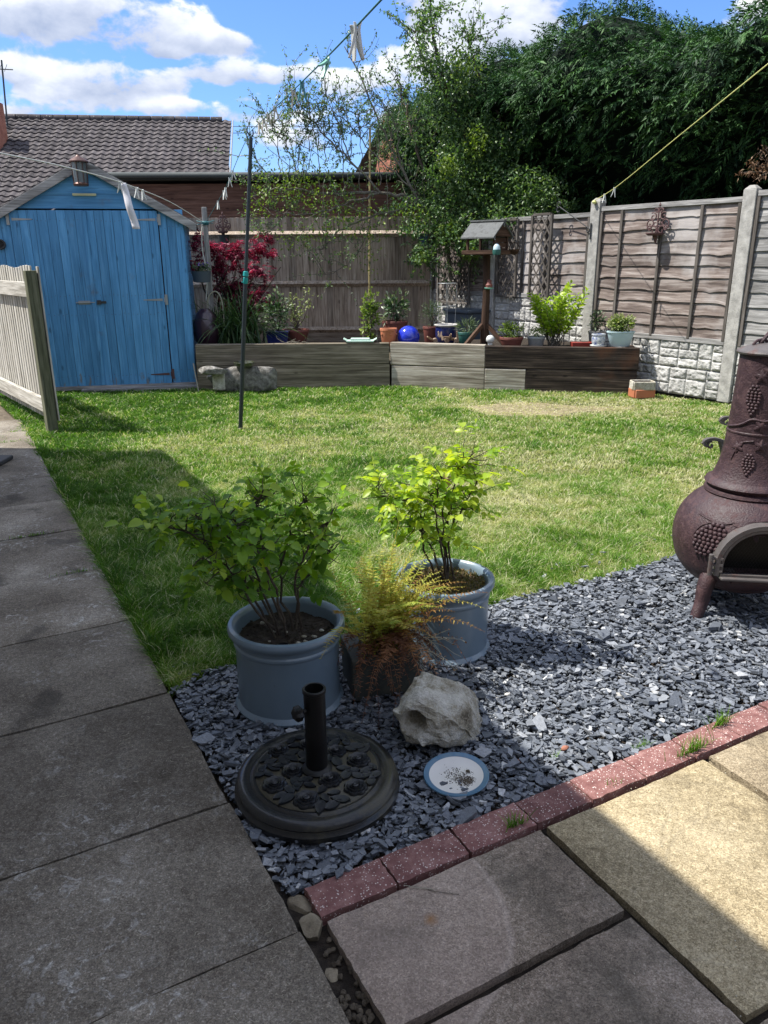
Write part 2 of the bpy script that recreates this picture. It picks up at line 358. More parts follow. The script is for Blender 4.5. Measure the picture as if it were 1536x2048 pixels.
m_line_y = glaze('yellow_cord', (.62, .62, .22), .6, 0, .1)
m_cloth = glaze('white_cloth', (.72, .71, .74), .9, 0, .05)
m_render = glaze('cream_render', (.5, .47, .42), .9, 0, .1)
m_dgrey = glaze('dark_grey_plastic', (.03, .032, .035), .6, 0, .2)
m_yellow = glaze('yellowed_paint', (.5, .5, .3), .6, 0, .15)
m_cane = glaze('bamboo', (.36, .29, .13), .6, 0, .3)
m_canew = glaze('pale_cane', (.36, .34, .26), .6, 0, .2)
m_copper = glaze('bronze_lantern', (.10, .055, .045), .4, 0, .3, metal=.6)
m_glass = glaze('smoky_glass', (.12, .14, .15), .1, .5, .3)
m_china = glaze('blue_and_white_china', (.5, .53, .56), .2, .5, .1, dirt=((.02, .05, .22), 26, .5, .95))
m_bark = stone('bark', [(.035, .026, .02), (.075, .058, .045), (.14, .115, .09)], 30, bstr=.8)
m_barkg = stone('grey_twig_bark', [(.07, .06, .05), (.14, .125, .10), (.22, .2, .17)], 30, bstr=.8)
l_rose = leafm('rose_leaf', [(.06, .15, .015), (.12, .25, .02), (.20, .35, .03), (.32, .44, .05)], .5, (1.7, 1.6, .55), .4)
l_rosel = leafm('sunlit_tint_rose_leaf', [(.14, .27, .02), (.23, .38, .03), (.32, .46, .04), (.42, .52, .06)], .5, (1.6, 1.5, .5), .4)  # lighter copy of the rose leaf, sunlight put into its colour
l_fern = leafm('fern_frond', [(.10, .035, .018), (.28, .15, .05), (.42, .36, .07), (.48, .50, .10), (.32, .44, .08)], .45, (1.4, 1.3, .6), .6)
l_fernd = leafm('dead_fern_frond', [(.10, .04, .022), (.20, .085, .042), (.36, .19, .09)], .3, (1.3, 1.1, .8), .7)
l_tree = leafm('hedge_leaf', [(.035, .075, .03), (.06, .125, .045), (.11, .19, .07), (.18, .26, .11)], .38, (1.5, 1.6, .6), .4, .5)
l_treey = leafm('yellow_green_leaf', [(.06, .11, .02), (.12, .19, .03), (.2, .27, .04)], .35, (1.4, 1.5, .6), .45)
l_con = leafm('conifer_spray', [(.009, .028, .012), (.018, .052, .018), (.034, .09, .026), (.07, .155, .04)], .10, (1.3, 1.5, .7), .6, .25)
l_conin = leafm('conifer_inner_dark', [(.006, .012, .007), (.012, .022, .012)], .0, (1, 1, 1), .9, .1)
l_maple = leafm('maple_leaf', [(.04, .006, .014), (.09, .008, .024), (.18, .014, .045), (.34, .035, .09)], .35, (1.6, .6, .8), .4)
l_blade = leafm('strappy_leaf', [(.015, .04, .014), (.03, .075, .022), (.07, .13, .04), (.15, .22, .10)], .25, (1.3, 1.5, .6), .4)
l_laurel = leafm('bright_shrub_leaf', [(.20, .34, .03), (.30, .44, .04), (.42, .54, .07)], .4, (1.4, 1.4, .5), .35)
l_var = leafm('variegated_leaf', [(.08, .13, .04), (.2, .26, .09), (.42, .45, .22)], .3, (1.2, 1.2, .7), .5)
l_dull = leafm('grey_green_leaf', [(.04, .07, .035), (.08, .12, .06), (.14, .19, .10)], .25, (1.3, 1.4, .7), .5)
l_dk = leafm('dark_glossy_leaf', [(.015, .04, .015), (.03, .07, .025), (.06, .11, .04), (.35, .4, .3)], .2, (1.3, 1.4, .7), .3)
l_pansy = leafm('pansy_petal', [(.08, .03, .3), (.14, .06, .4), (.3, .2, .5)], .3, (1.2, 1.1, 1.3), .6)
l_dry = leafm('dry_flower_head', [(.12, .06, .035), (.25, .15, .09), (.4, .28, .18)], .25, (1.2, 1.1, .9), .7)
l_petal = leafm('pale_pink_petal', [(.6, .42, .38), (.75, .6, .55)], .4, (1.1, 1, 1), .6)

# ================================================================== ground surfaces
PD = np.array([.483, -.8756]); PN = np.array([.8756, .483])       # path direction (towards viewer) and its right normal
def pw(al, pe): return PD * al + PN * pe
E1 = np.array([.8796, .4757]); E2 = np.array([.4757, -.8796])     # patio axes
PO = np.array([-.163, 1.542])                                     # patio corner nearest the path
def qw(a, b): return PO + E1 * a + E2 * b

def in_poly(x, y, poly):
    poly = np.asarray(poly); ins = np.zeros(len(x), bool); j = len(poly) - 1
    for i in range(len(poly)):
        xi, yi = poly[i]; xj, yj = poly[j]
        c = ((yi > y) != (yj > y)) & (x < (xj - xi) * (y - yi) / (yj - yi + 1e-12) + xi)
        ins ^= c; j = i
    return ins

def sheet(name, poly, z, mat, kind='structure', label=None):
    mb = MB(); P = np.array([(x, y, z) for x, y in poly]); mb.add(P, [list(range(len(P)))], rnd=.5)
    o = obj(name, mb, mat, origin=(0, 0, 0)); return tag(o, label, kind=kind)
g = sheet('ground', [(-300, -300), (300, -300), (300, 300), (-300, 300)], -.06, s_soil2)

SLATE = [(-.86, 2.66), (-.72, 2.84), (-.4, 2.96), (0, 3.12), (.3, 3.3), (.53, 3.45), (.8, 3.6), (1.2, 3.8), (1.62, 4.06), (2.1, 4.35), (2.8, 4.7), (3.2, 4.88),
         (3.2, 3.34), tuple(qw(1.85, -.128)), tuple(qw(-.03, -.128)), tuple(pw(-1.65, .55)), tuple(pw(-2.0, .553)), tuple(pw(-2.72, .548))]
LAWN = [tuple(pw(-2.72, .548)), tuple(pw(-4.2, .535)), tuple(pw(-6, .535)), tuple(pw(-7.75, .52)), (-3.9, 6.95), (-3.75, 7.9), (-5.1, 9.95), (-4.2, 10.12), (-2.5, 10.42),
        (-2.3, 10.22), (.09, 10.33), (1.3, 9.94), (3.16, 9.6), (3.30, 9.72), (3.98, 8.85), (5.4, 6.8), (5.4, 5.9), (5.4, 4.5), (3.2, 3.4), (3.2, 4.88), (2.8, 4.7), (2.1, 4.35), (1.62, 4.06), (1.2, 3.8),
        (.8, 3.6), (.53, 3.45), (.3, 3.3), (0, 3.12), (-.4, 2.96), (-.72, 2.84), (-.86, 2.66)]
def dryness(x, y):
    n = fbm(x * 1.3 + 9, y * 1.3, 3); n2 = fbm(x * 5, y * 5, 9, 3)
    base = .34 + .24 * np.clip((x + .8) / 2.6, 0, 1) * np.clip((y - 2.6) / 1.5, 0, 1) + .10 * np.exp(-((x + 1.4) ** 2 + (y - 7.2) ** 2) / .9)
    patch = 1.9 * np.exp(-((x - 1.7) ** 2 / .5 + (y - 8.68) ** 2 / .13)) + .42 * np.exp(-((x + .95) ** 2 / .8 + (y - 7.1) ** 2 / .35)) + .2 * np.exp(-((x - 1.0) ** 2 / .5 + (y - 5.3) ** 2 / .3)) \
        + .3 * np.exp(-((x - 1.2) ** 2 / .8 + (y - 6.6) ** 2 / .3)) + .3 * np.exp(-((x + 3.4) ** 2 / .15 + (y - 7.9) ** 2 / .6))
    lush = -.30 * np.clip((-1.2 - x) / 1.2, 0, 1) - .12 * np.exp(-((x - .5) ** 2 + (y - 6.4) ** 2) / .5)
    edge = .3 * np.clip(1 - (y - (3.25 + .5 * x)) / .35, 0, 1) * (x > .6)
    return np.clip(base + patch + lush + edge + (n - .5) * 1.3 + (n2 - .5) * .95 + (fbm(x * 14, y * 14, 77, 2) - .5) * .7, 0, 1.6)
# lawn soil + blades
m, t = newmat('lawn_thatch'); geo = t.n('ShaderNodeNewGeometry').outputs['Position']
n1 = t.noise(geo, 40, 6, .7); c = t.ramp(n1, [(.35, (.03, .045, .012)), (.55, (.08, .09, .03)), (.7, (.17, .15, .075))]); finish(t, c, .95, n1, 1.0, .02, spec=.1); m_thatch = m
sheet('lawn', LAWN, -.034, m_thatch)

m, t = newmat('grass_blades'); _, r = attrs(t)
c = t.ramp(r, [(0, (.04, .10, .012)), (.2, (.095, .215, .018)), (.4, (.165, .29, .04)), (.55, (.25, .31, .10)), (.68, (.36, .37, .18)), (.84, (.56, .53, .34)), (1, (.74, .70, .52))])
finish(t, c, .55, spec=.25, trans=(.38, (1.35, 1.5, .65))); m_grass = m
def blades(n, poly, dmin, dmax, hbase, wbase, seed, dens_pow=1.0, tallf=None):
    rs = np.random.RandomState(seed); poly = np.asarray(poly); lo = poly.min(0); hi = poly.max(0)
    xs = []; ys = []; tot = 0
    while tot < n:
        x = rs.uniform(lo[0], hi[0], n * 2); y = rs.uniform(lo[1], hi[1], n * 2); d = np.hypot(x, y)
        k = in_poly(x, y, poly) & (d > dmin) & (d < dmax)
        k &= (rs.rand(n * 2) < (dmin / np.maximum(d, dmin)) ** dens_pow) & (np.abs(x) < .62 * y + .5)
        xs.append(x[k]); ys.append(y[k]); tot += k.sum()
    x = np.concatenate(xs)[:n]; y = np.concatenate(ys)[:n]; d = np.hypot(x, y)
    dr = dryness(x, y); kp_ = rs.rand(len(x)) > .62 * np.clip((dr - 1.1) / .5, 0, 1); x, y, d, dr = x[kp_], y[kp_], d[kp_], dr[kp_]; n = len(x)
    clump = fbm(x * 9, y * 9, 5, 3)
    h = hbase * (.55 + .9 * rs.rand(n)) * (.6 + .9 * clump) * (1.15 - .5 * np.minimum(dr, 1.3)) * (1.35 - .35 * np.clip((d - 3) / 4, 0, 1))
    if tallf is not None: h = h * tallf(x, y)
    wd = wbase * np.maximum(1, d / 4.0) * (.7 + .6 * rs.rand(n))
    ya = rs.uniform(0, 2 * pi, n); ca, sa = np.cos(ya), np.sin(ya)
    # lean follows a slow flow field
    fl = fbm(x * 5, y * 5, 31, 3) * 4 * pi; le = h * (.3 + 1.1 * rs.rand(n)); la = fl + rs.normal(0, 1.6, n)
    lx, ly = np.cos(la) * le, np.sin(la) * le; z0 = np.full(n, -.036)
    V = np.empty((n, 5, 3))
    V[:, 0] = np.stack([x - ca * wd, y - sa * wd, z0], 1); V[:, 1] = np.stack([x + ca * wd, y + sa * wd, z0], 1)
    V[:, 2] = np.stack([x + ca * wd * .8 + lx * .35, y + sa * wd * .8 + ly * .35, z0 + h * .6], 1)
    V[:, 3] = np.stack([x - ca * wd * .8 + lx * .35, y - sa * wd * .8 + ly * .35, z0 + h * .6], 1)
    V[:, 4] = np.stack([x + lx, y + ly, z0 + h * (1.0 - .2 * rs.rand(n))], 1)
    v = np.clip(dr * .62 + rs.normal(0, .13, n) + .05, 0, 1); st = rs.rand(n) < (.05 + .33 * dr + .6 * np.clip(dr - 1, 0, 1)); v[st] = rs.uniform(.7, 1, st.sum())
    return V, v
mb = MB()
def add_blades(mb, V, v):
    n = len(V); i = np.arange(n)[:, None] * 5
    VV = V.reshape(-1, 3); RR = np.repeat(v, 5)
    mb.add(VV, (i + np.array([[0, 1, 2, 3]])), VV, RR)
    mb.lp.append((i + np.array([[3, 2, 4]]) + mb.n - len(VV)).ravel()); mb.sz.append(np.full(n, 3))
def tall(x, y):
    pe = (np.stack([x, y], 1) @ PN); return 1 + .5 * (np.abs(pe - .56) < .05) + .5 * ((y > 9.6) & (x > 0) & (x < 3.4))
add_blades(mb, *blades(250000, LAWN, 2.5, 6.0, .033, .0016, 1, 1.0, tall))
add_blades(mb, *blades(210000, LAWN, 6.0, 12.0, .031, .0019, 2, 1.0, tall))
tag(obj('grass', mb, m_grass, origin=(0, 0, 0)), 'short sunlit lawn grass with dry straw patches', 'grass', kind='stuff')

bp_ = [(1.7 + .95 * cos(a) * (1 + .25 * sin(3 * a + 1)), 8.68 + .36 * sin(a) * (1 + .3 * cos(4 * a))) for a in np.linspace(0, 2 * pi, 40, endpoint=False)]
sheet('bare_earth', bp_, -.029, stone('sandy_earth', [(.10, .10, .045), (.24, .20, .115), (.40, .34, .23)], 16, bstr=1.0, bdist=.02))

# slate chippings
m, t = newmat('slate'); lc, r = attrs(t)
c = t.ramp(r, [(0, (.04, .047, .058)), (.35, (.10, .113, .135)), (.7, (.18, .197, .225)), (.9, (.32, .332, .35)), (.97, (.46, .465, .46)), (1, (.58, .56, .52))])
geo = t.n('ShaderNodeNewGeometry').outputs['Position']; n1 = t.noise(geo, 120, 5, .6); c = t.mix(1.0, c, t.ramp(n1, [(.3, .7), (.7, 1.25)]), 'MULTIPLY')
finish(t, c, .55, n1, .4, .004, spec=.5); m_slate = m
def slate(n, poly, seed, z0, z1, big=1.0):
    rs = np.random.RandomState(seed); poly = np.asarray(poly); lo = poly.min(0); hi = poly.max(0)
    x = rs.uniform(lo[0], hi[0], n * 4); y = rs.uniform(lo[1], hi[1], n * 4); k = in_poly(x, y, poly); x = x[k][:n]; y = y[k][:n]; n = len(x)
    K = 6
    ang = np.sort(rs.uniform(0, 2 * pi, (n, K)) * .35 + np.linspace(0, 2 * pi, K, endpoint=False)[None] , 1)
    a = np.exp(rs.normal(np.log(.0142), .36, n)) * big; b = a * rs.uniform(.35, .85, n); th = rs.uniform(.0010, .0028, n) * (.5 + a / .02)
    rr = rs.uniform(.68, 1.15, (n, K))
    px = np.cos(ang) * a[:, None] * rr; py = np.sin(ang) * b[:, None] * rr
    T = np.stack([px, py, np.repeat(th[:, None], K, 1)], 2); B = np.stack([px * .93, py * .93, np.repeat(-th[:, None], K, 1)], 2)
    P = np.concatenate([T, B], 1)
    yaw = rs.uniform(0, 2 * pi, n); tx = rs.normal(0, .20, n); ty = rs.normal(0, .20, n)
    steep = rs.rand(n) < .05; tx[steep] *= 2.6
    def rot(P, ax, an):
        c_, s_ = np.cos(an)[:, None], np.sin(an)[:, None]; i, j = [(1, 2), (0, 2), (0, 1)][ax]
        A, B_ = P[..., i].copy(), P[..., j].copy(); P[..., i] = A * c_ - B_ * s_; P[..., j] = A * s_ + B_ * c_
    rot(P, 0, tx); rot(P, 1, ty); rot(P, 2, yaw)
    z = rs.uniform(z0, z1, n) + .008 * fbm(x * 3, y * 3, 8)
    P += np.stack([x, y, z], 1)[:, None, :]
    rv = np.clip(rs.normal(.45, .2, n), 0, .93); _w = rs.rand(n) < .014; rv[_w] = rs.uniform(.90, .97, _w.sum())
    R = np.repeat(rv, 2 * K)
    i = np.arange(n)[:, None] * 2 * K
    top = i + np.arange(K)[None]; side = np.concatenate([i + np.array([[j + K, (j + 1) % K + K, (j + 1) % K, j]]) for j in range(K)])
    return P.reshape(-1, 3), top, side, R
mb = MB()
for (n, z0, z1, bg_, sd_) in ((24000, -.035, -.014, 1.0, 3), (16000, -.02, -.002, 1.0, 4), (900, -.012, .004, 1.5, 5)):
    P, tp, sdq, R = slate(n, SLATE, sd_, z0, z1, bg_); k = mb.n
    mb.add(P, tp, P, R); mb.lp.append((sdq + k).ravel()); mb.sz.append(np.full(len(sdq), 4))
# strays on the lawn edge
P, tp, sdq, R = slate(420, [(-.9, 2.7), (-.4, 3.08), (.55, 3.6), (1.6, 4.2), (3.2, 5.0), (3.2, 5.15), (1.5, 4.3), (.4, 3.6), (-.5, 3.2), (-1.0, 2.85)], 9, -.022, -.008, .9); k = mb.n
mb.add(P, tp, P, R); mb.lp.append((sdq + k).ravel()); mb.sz.append(np.full(len(sdq), 4))
tag(obj('slate_chippings', mb, m_slate, origin=(0, 0, 0)), 'blue-grey slate chippings spread between lawn and patio', 'gravel', kind='stuff')
sheet('gravel_bed', SLATE, -.038, s_soil)

# ------------------------------------------------------------------ path slabs
def slab(mb, corners, z0, z1, rnd, seed, ncut=14, amp=.0035, dome=.003):
    """irregular edged slab with a slightly uneven top"""
    c = np.asarray(corners, float); u = np.linspace(0, 1, ncut); U, Vv = np.meshgrid(u, u, indexing='ij')
    P = ((1 - U) * (1 - Vv))[..., None] * c[0] + (U * (1 - Vv))[..., None] * c[1] + (U * Vv)[..., None] * c[2] + ((1 - U) * Vv)[..., None] * c[3]
    e = np.minimum(np.minimum(U, 1 - U), np.minimum(Vv, 1 - Vv)); edge = e < 1e-6
    jx = (vnoise(U * 17 + seed, Vv * 17, seed) - .5) * amp * 2; jy = (vnoise(U * 17, Vv * 17 + seed, seed + 5) - .5) * amp * 2
    P[..., 0] += jx * edge; P[..., 1] += jy * edge
    z = z1 + (fbm(U * 5 + seed, Vv * 5, seed) - .5) * dome * 2 - .004 * np.exp(-e * ncut * 1.1)
    T = np.dstack([P, z]).reshape(-1, 3); n = ncut
    F = np.array([(i * n + j, (i + 1) * n + j, (i + 1) * n + j + 1, i * n + j + 1) for i in range(n - 1) for j in range(n - 1)])
    a = T[F[0]]; 
    if np.cross(a[1] - a[0], a[2] - a[1])[2] < 0: F = F[:, ::-1]
    mb.add(T, F, T, rnd)
    ring = [(i, 0) for i in range(n)] + [(n - 1, j) for j in range(1, n)] + [(i, n - 1) for i in range(n - 2, -1, -1)] + [(0, j) for j in range(n - 2, 0, -1)]
    R = np.array([T[i * n + j] for i, j in ring]); k = len(R); D = R.copy(); D[:, 2] = z0
    mb.add(np.concatenate([R, D]), np.array([(i, (i + 1) % k, (i + 1) % k + k, i + k) for i in range(k)]), None, rnd)
# path material: lichen blotches, white scuffs
m, t = newmat('path_concrete'); lc, r = attrs(t); q = lc
n1 = t.noise(q, 2.2, 10, .62); n2 = t.noise(q, 60, 6, .75); n3 = t.noise(q, 230, 3, .6)
n4 = t.noise(q, 420, 2, .5); f = t.m('ADD', t.m('MULTIPLY', n1, .36), t.m('ADD', t.m('MULTIPLY', n2, .27), t.m('ADD', t.m('MULTIPLY', n3, .2), t.m('MULTIPLY', n4, .17))))
c = t.ramp(f, [(.42, (.078, .064, .048)), (.5, (.165, .142, .112)), (.56, (.25, .222, .182)), (.62, (.37, .34, .29))])
sc_ = t.m('MULTIPLY', t.n('ShaderNodeMapRange', {0: t.noise(q, 24, 6, .75, .8), 1: .54, 2: .62, 3: 0., 4: .65}).outputs[0], t.n('ShaderNodeMapRange', {0: t.noise(q, 1.9, 2), 1: .5, 2: .6, 3: 0., 4: 1.}).outputs[0])
c = t.mix(sc_, c, (.45, .44, .41))
dk = t.n('ShaderNodeMapRange', {0: t.noise(q, 3.3, 3, .5), 1: .62, 2: .68, 3: 0., 4: .6}).outputs[0]; c = t.mix(dk, c, (.05, .044, .036))
vg = t.n('ShaderNodeSeparateColor', {0: t.n('ShaderNodeTexVoronoi', {'Vector': q, 'Scale': 260.}).outputs['Color']}).outputs[0]
c = t.mix(1.0, c, t.ramp(vg, [(0, .70), (.5, .97), (.85, 1.1), (1, 1.6)]), 'MULTIPLY')
c = t.mix(1.0, c, t.ramp(r, [(0, .82), (1, 1.16)]), 'MULTIPLY')
finish(t, c, .88, t.m('ADD', n2, t.m('MULTIPLY', n3, .7)), .5, .004, spec=.3); m_path = m
mb = MB(); js = [-9.05, -8.35, -7.57, -6.4, -5.68, -4.95, -4.19, -3.458, -2.725, -1.99, -1.43, -.7, .05, .8]
for i in range(len(js) - 1):
    a, b = js[i] + .004, js[i + 1] - .004; R_ = .536 if i < 9 else .541
    rr = RS.rand()
    slab(mb, [pw(a, -.42), pw(a, R_), pw(b, R_ - .003), pw(b, -.42)], -.05, -.001 + RS.uniform(-.003, .003), rr, i + 3, 16)
tag(obj('path', mb, m_path, smooth='auto', origin=(0, 0, 0)), None, kind='structure')

# ------------------------------------------------------------------ patio slabs
m, t = newmat('patio_sandstone'); lc, r = attrs(t); q = lc
n1 = t.noise(q, 1.7, 8, .6); n2 = t.noise(q, 48, 6, .72); n3 = t.noise(q, 190, 3, .6)
n4 = t.noise(q, 380, 2, .5); f = t.m('ADD', t.m('MULTIPLY', n1, .33), t.m('ADD', t.m('MULTIPLY', n2, .28), t.m('ADD', t.m('MULTIPLY', n3, .22), t.m('MULTIPLY', n4, .17))))
ca = t.ramp(f, [(.41, (.13, .10, .055)), (.5, (.32, .26, .145)), (.58, (.50, .42, .26))])
cb = t.ramp(f, [(.41, (.10, .078, .064)), (.5, (.235, .187, .153)), (.58, (.38, .32, .275))])
c = t.mix(r, cb, ca)
dk = t.n('ShaderNodeMapRange', {0: t.noise(q, 2.6, 7, .62), 1: .46, 2: .62, 3: 0., 4: .7}).outputs[0]; c = t.mix(t.m('MULTIPLY', dk, t.m('SUBTRACT', 1.15, r)), c, (.07, .062, .048))
ctr = qw(.10, .03); dist = t.v('LENGTH', t.v('SUBTRACT', t.v('ADD', q, t.v('MULTIPLY', t.n('ShaderNodeTexNoise', {'Vector': q, 'Scale': 9.}).outputs['Color'], (.03, .03, 0))), (ctr[0] + .015, ctr[1] + .015 - .03, 0.0)))
ring = t.n('ShaderNodeMapRange', {0: dist, 1: .355, 2: .385, 3: .8, 4: 0.}).outputs[0]
c = t.mix(ring, c, t.mix(.45, c, (.42, .33, .28)))
c = t.mix(t.n('ShaderNodeMapRange', {0: t.m('ABSOLUTE', t.m('SUBTRACT', dist, .368)), 1: 0., 2: .012, 3: .35, 4: 0.}).outputs[0], c, (.5, .42, .36))
vg = t.n('ShaderNodeSeparateColor', {0: t.n('ShaderNodeTexVoronoi', {'Vector': q, 'Scale': 250.}).outputs['Color']}).outputs[0]
c = t.mix(1.0, c, t.ramp(vg, [(0, .72), (.5, .98), (.85, 1.08), (1, 1.35)]), 'MULTIPLY')
rust = t.n('ShaderNodeMapRange', {0: t.v('DISTANCE', t.v('ADD', q, t.v('MULTIPLY', t.n('ShaderNodeTexNoise', {'Vector': q, 'Scale': 60.}).outputs['Color'], (.02, .02, 0))), (float(PG(862, 1840)[0]) + .01, float(PG(862, 1840)[1]) + .01, 0)), 1: .003, 2: .024, 3: .75, 4: 0.}).outputs[0]
c = t.mix(rust, c, (.26, .12, .035))
w1 = t.noise(q, 2.4, 3, .5, 1.5); riv = t.n('ShaderNodeMapRange', {0: t.m('ABSOLUTE', t.m('SUBTRACT', w1, .5)), 1: 0., 2: .012, 3: .35, 4: 0.}).outputs[0]
c = t.mix(t.m('MULTIPLY', riv, .6), c, (.10, .085, .06))
step = t.ramp(w1, [(.47, 0.), (.53, 1.)])
finish(t, c, .9, t.m('ADD', t.m('MULTIPLY', step, 1.2), t.m('ADD', n2, t.m('MULTIPLY', n3, .6))), .6, .004, spec=.25); m_patio = m
mb = MB(); G_ = .008
def ps(a0, a1, b0, b1, rnd, seed): slab(mb, [qw(a0 + G_, b0 + G_), qw(a1 - G_, b0 + G_), qw(a1 - G_, b1 - G_), qw(a0 + G_, b1 - G_)], -.05, .0 + RS.uniform(-.002, .003), rnd, seed, 30, .0022, .004)
ps(0, .705, 0, .352, .15, 41); ps(-.0, .705, .362, .80, .12, 42); ps(.715, 1.405, 0, .70, .8, 43); ps(1.415, 2.12, 0, .70, .55, 44)
ps(.715, 1.06, .71, 1.4, .3, 45); ps(1.07, 1.77, .71, 1.4, .5, 46); ps(1.78, 2.5, .71, 1.4, .6, 48); ps(2.13, 2.85, 0, .70, .75, 49); ps(0, .705, .81, 1.5, .3, 50); ps(2.86, 3.6, 0, .7, .5, 51)
for i in range(5):
    for j in range(2): ps(i * .71 + .01, i * .71 + .71, 1.51 + j * .71, 2.2 + j * .71, RS.rand(), 60 + i * 2 + j)
tag(obj('patio', mb, m_patio, smooth='auto', origin=(0, 0, 0)), None, kind='structure')
sheet('patio_joint_soil', [tuple(pw(-1.75, .5)), tuple(qw(3.6, -.02)), tuple(qw(3.6, 3)), tuple(qw(-.8, 3))], -.030, s_soil, label=None)

# edging bricks
bl = []; ends = [-.075, .170, .405, .625, .838, 1.060, 1.275, 1.49, 1.71, 1.93]
ends = []
for p in [(605, 1775), (755, 1711), (902, 1662), (1027, 1604), (1136, 1561)]: ends.append(float((PG(*p)[:2] - PO) @ E1))
st = (ends[-1] - ends[0]) / 4
while len(ends) < 18: ends.append(ends[-1] + st)
names = ['at the path end, slate flake on it', 'second from the path end', 'third from the path end', 'fourth from the path end, grass tuft at its joint', 'fifth from the path end, half in shade', 'sixth from the path end, fully sunlit', 'seventh from the path end, beside big grass tuft', 'eighth from the path end, between two grass tufts', 'last one before the right edge of the photo']
for i in range(17):
    mb = MB(); a, b = ends[i] + .0032, ends[i + 1] - .0032
    R3 = np.array([[E1[0], -E1[1], 0], [E1[1], E1[0], 0], [0, 0, 1]])
    slab(mb, [qw(a, -.118), qw(b, -.118), qw(b, -.010), qw(a, -.010)], -.06, .006 + RS.uniform(-.002, .002), RS.rand(), 80 + i, 9, .0025, .002)
    o = obj('edging_block', mb, s_brick, smooth='auto'); tag(o, 'maroon speckled edging block, ' + names[min(i, 8)] if i < 9 else 'maroon speckled edging block beyond the right edge of the photo', 'edging block', 'speckled blocks edging the patio')

# ------------------------------------------------------------------ rubble between path and patio
def rock(size, seed, n=3, amp=.25, flat=0.0, pts=None):
    import bmesh
    bm = bmesh.new(); bmesh.ops.create_icosphere(bm, subdivisions=n, radius=1)
    rs = np.random.RandomState(seed); V = np.array([v.co[:] for v in bm.verts]); F = np.array([[v.index for v in f.verts] for f in bm.faces]); bm.free()
    pl = rs.normal(0, 1, (14, 3)); pl /= np.linalg.norm(pl, axis=1)[:, None]; dd = rs.uniform(.55, .9, 14)
    for p, d in zip(pl, dd):
        s_ = V @ p; k = s_ > d; V[k] -= p * (s_[k] - d)[:, None]
    V *= 1 + amp * .25 * (fbm(V[:, 0] * 4 + seed, V[:, 1] * 4 + V[:, 2] * 3, seed) - .5)[:, None]
    return V * np.asarray(size), F
def put_rock(name, loc, size, seed, mat, label, cat, yaw=0, n=3, group=None):
    V, F = rock(size, seed, n); c_, s_ = cos(yaw), sin(yaw); V = V @ np.array([[c_, s_, 0], [-s_, c_, 0], [0, 0, 1]])
    mb = MB(); V[:, 2] += loc[2] - V[:, 2].min() * .9; V[:, 0] += loc[0]; V[:, 1] += loc[1]; mb.add(V, F, V, random.random())
    return tag(obj(name, mb, mat, smooth='auto'), label, cat, group)
p = PG(622, 1843); put_rock('stone_chunk', (p[0], p[1], -.05), (.035, .045, .03), 5, stone('buff_rubble', [(.12, .10, .07), (.24, .20, .14), (.34, .29, .21)], 20), 'squarish buff stone chunk wedged between path corner and maroon edging', 'stone', .4)
p = PG(600, 1795); put_rock('stone_chunk', (p[0], p[1], -.05), (.035, .045, .022), 8, MATS['buff_rubble'], 'brown broken stone half buried behind the squarish chunk', 'stone', .9)
p = PG(655, 1920); put_rock('stone_chunk', (p[0], p[1], -.055), (.035, .05, .02), 9, MATS['buff_rubble'], 'flat stone sunk in the soil gap below the squarish chunk', 'stone', .5)
mb = MB()
for (x, y) in [(PG(a, b)[0], PG(a, b)[1]) for a, b in [(690, 1975), (700, 1940), (668, 1985), (720, 2010), (682, 1905), (740, 2035), (705, 2030), (660, 1880), (715, 1975), (735, 2000), (690, 2005)] for _ in range(5)]:
    V, F = rock((.008, .01, .006), RS.randint(999), 2); mb.add(V + (x + RS.normal(0, .012), y + RS.normal(0, .015), -.025), F, None, RS.rand())
tag(obj('soil_crumbs', mb, s_soil2, origin=(0, 0, 0)), 'loose soil crumbs and grit in the gap beside the patio slab', 'soil', kind='stuff')
for a, b, sz_, lb in [(678, 1752, .018, 'grey slate flake lying on the first maroon edging block'), (1207, 1272, .04, 'large dark slate lump standing proud of the chippings right of the back pot')]:
    p = PG(a, b); mb = MB(); poly = [(-1, -.5), (.2, -.65), (1, -.2), (.8, .5), (-.3, .6)]
    mb.prism([(x * sz_, y * sz_) for x, y in poly], (p[0], p[1], .008 if sz_ < .03 else -.008), (cos(.8), sin(.8), .12), (-sin(.8), cos(.8), .05), (0, 0, 1), .006 if sz_ < .03 else .022, rnd=.3)
    tag(obj('slate_piece', mb, m_slate, bevel=.001), lb, 'slate piece')
pebs = [((658, 1680), .016, 'white pebble nearest the viewer, below the parasol base'), ((735, 1655), .015, 'greyish white pebble right of the parasol base rim'), ((810, 1658), .012, 'small white pebble between the parasol base and the plate'),
        ((868, 1690 - 25), .016, 'white pebble touching the maroon edging below the plate'), ((880, 1345 - 6), .010, 'tiny white pebble at the foot of the back pot'), ((995, 1395), .014, 'white pebble right of the big rock'),
        ((1015, 1385), .015, 'whitest pebble right of the big rock, by the shadow'), ((1330, 1330), .017, 'cream pebble far out on the sunlit slate'), ((1240, 1388), .03, 'flat pale grey stone lying on the sunlit slate'),
        ((1388, 1345), .015, 'white pebble in front of the chiminea shadow'), ((1325, 1438), .017, 'white pebble near the edging, below the flat pale stone')]
for (p_, s_, lb) in pebs:
    p = PG(*p_); put_rock('pebble', (p[0], p[1], -.012), (s_, s_ * .7, s_ * .5 if s_ < .025 else .006), int(p_[0]), s_white if s_ < .025 else s_conc, lb, 'pebble', RS.uniform(0, 3), 2, 'pale pebbles among the slate')
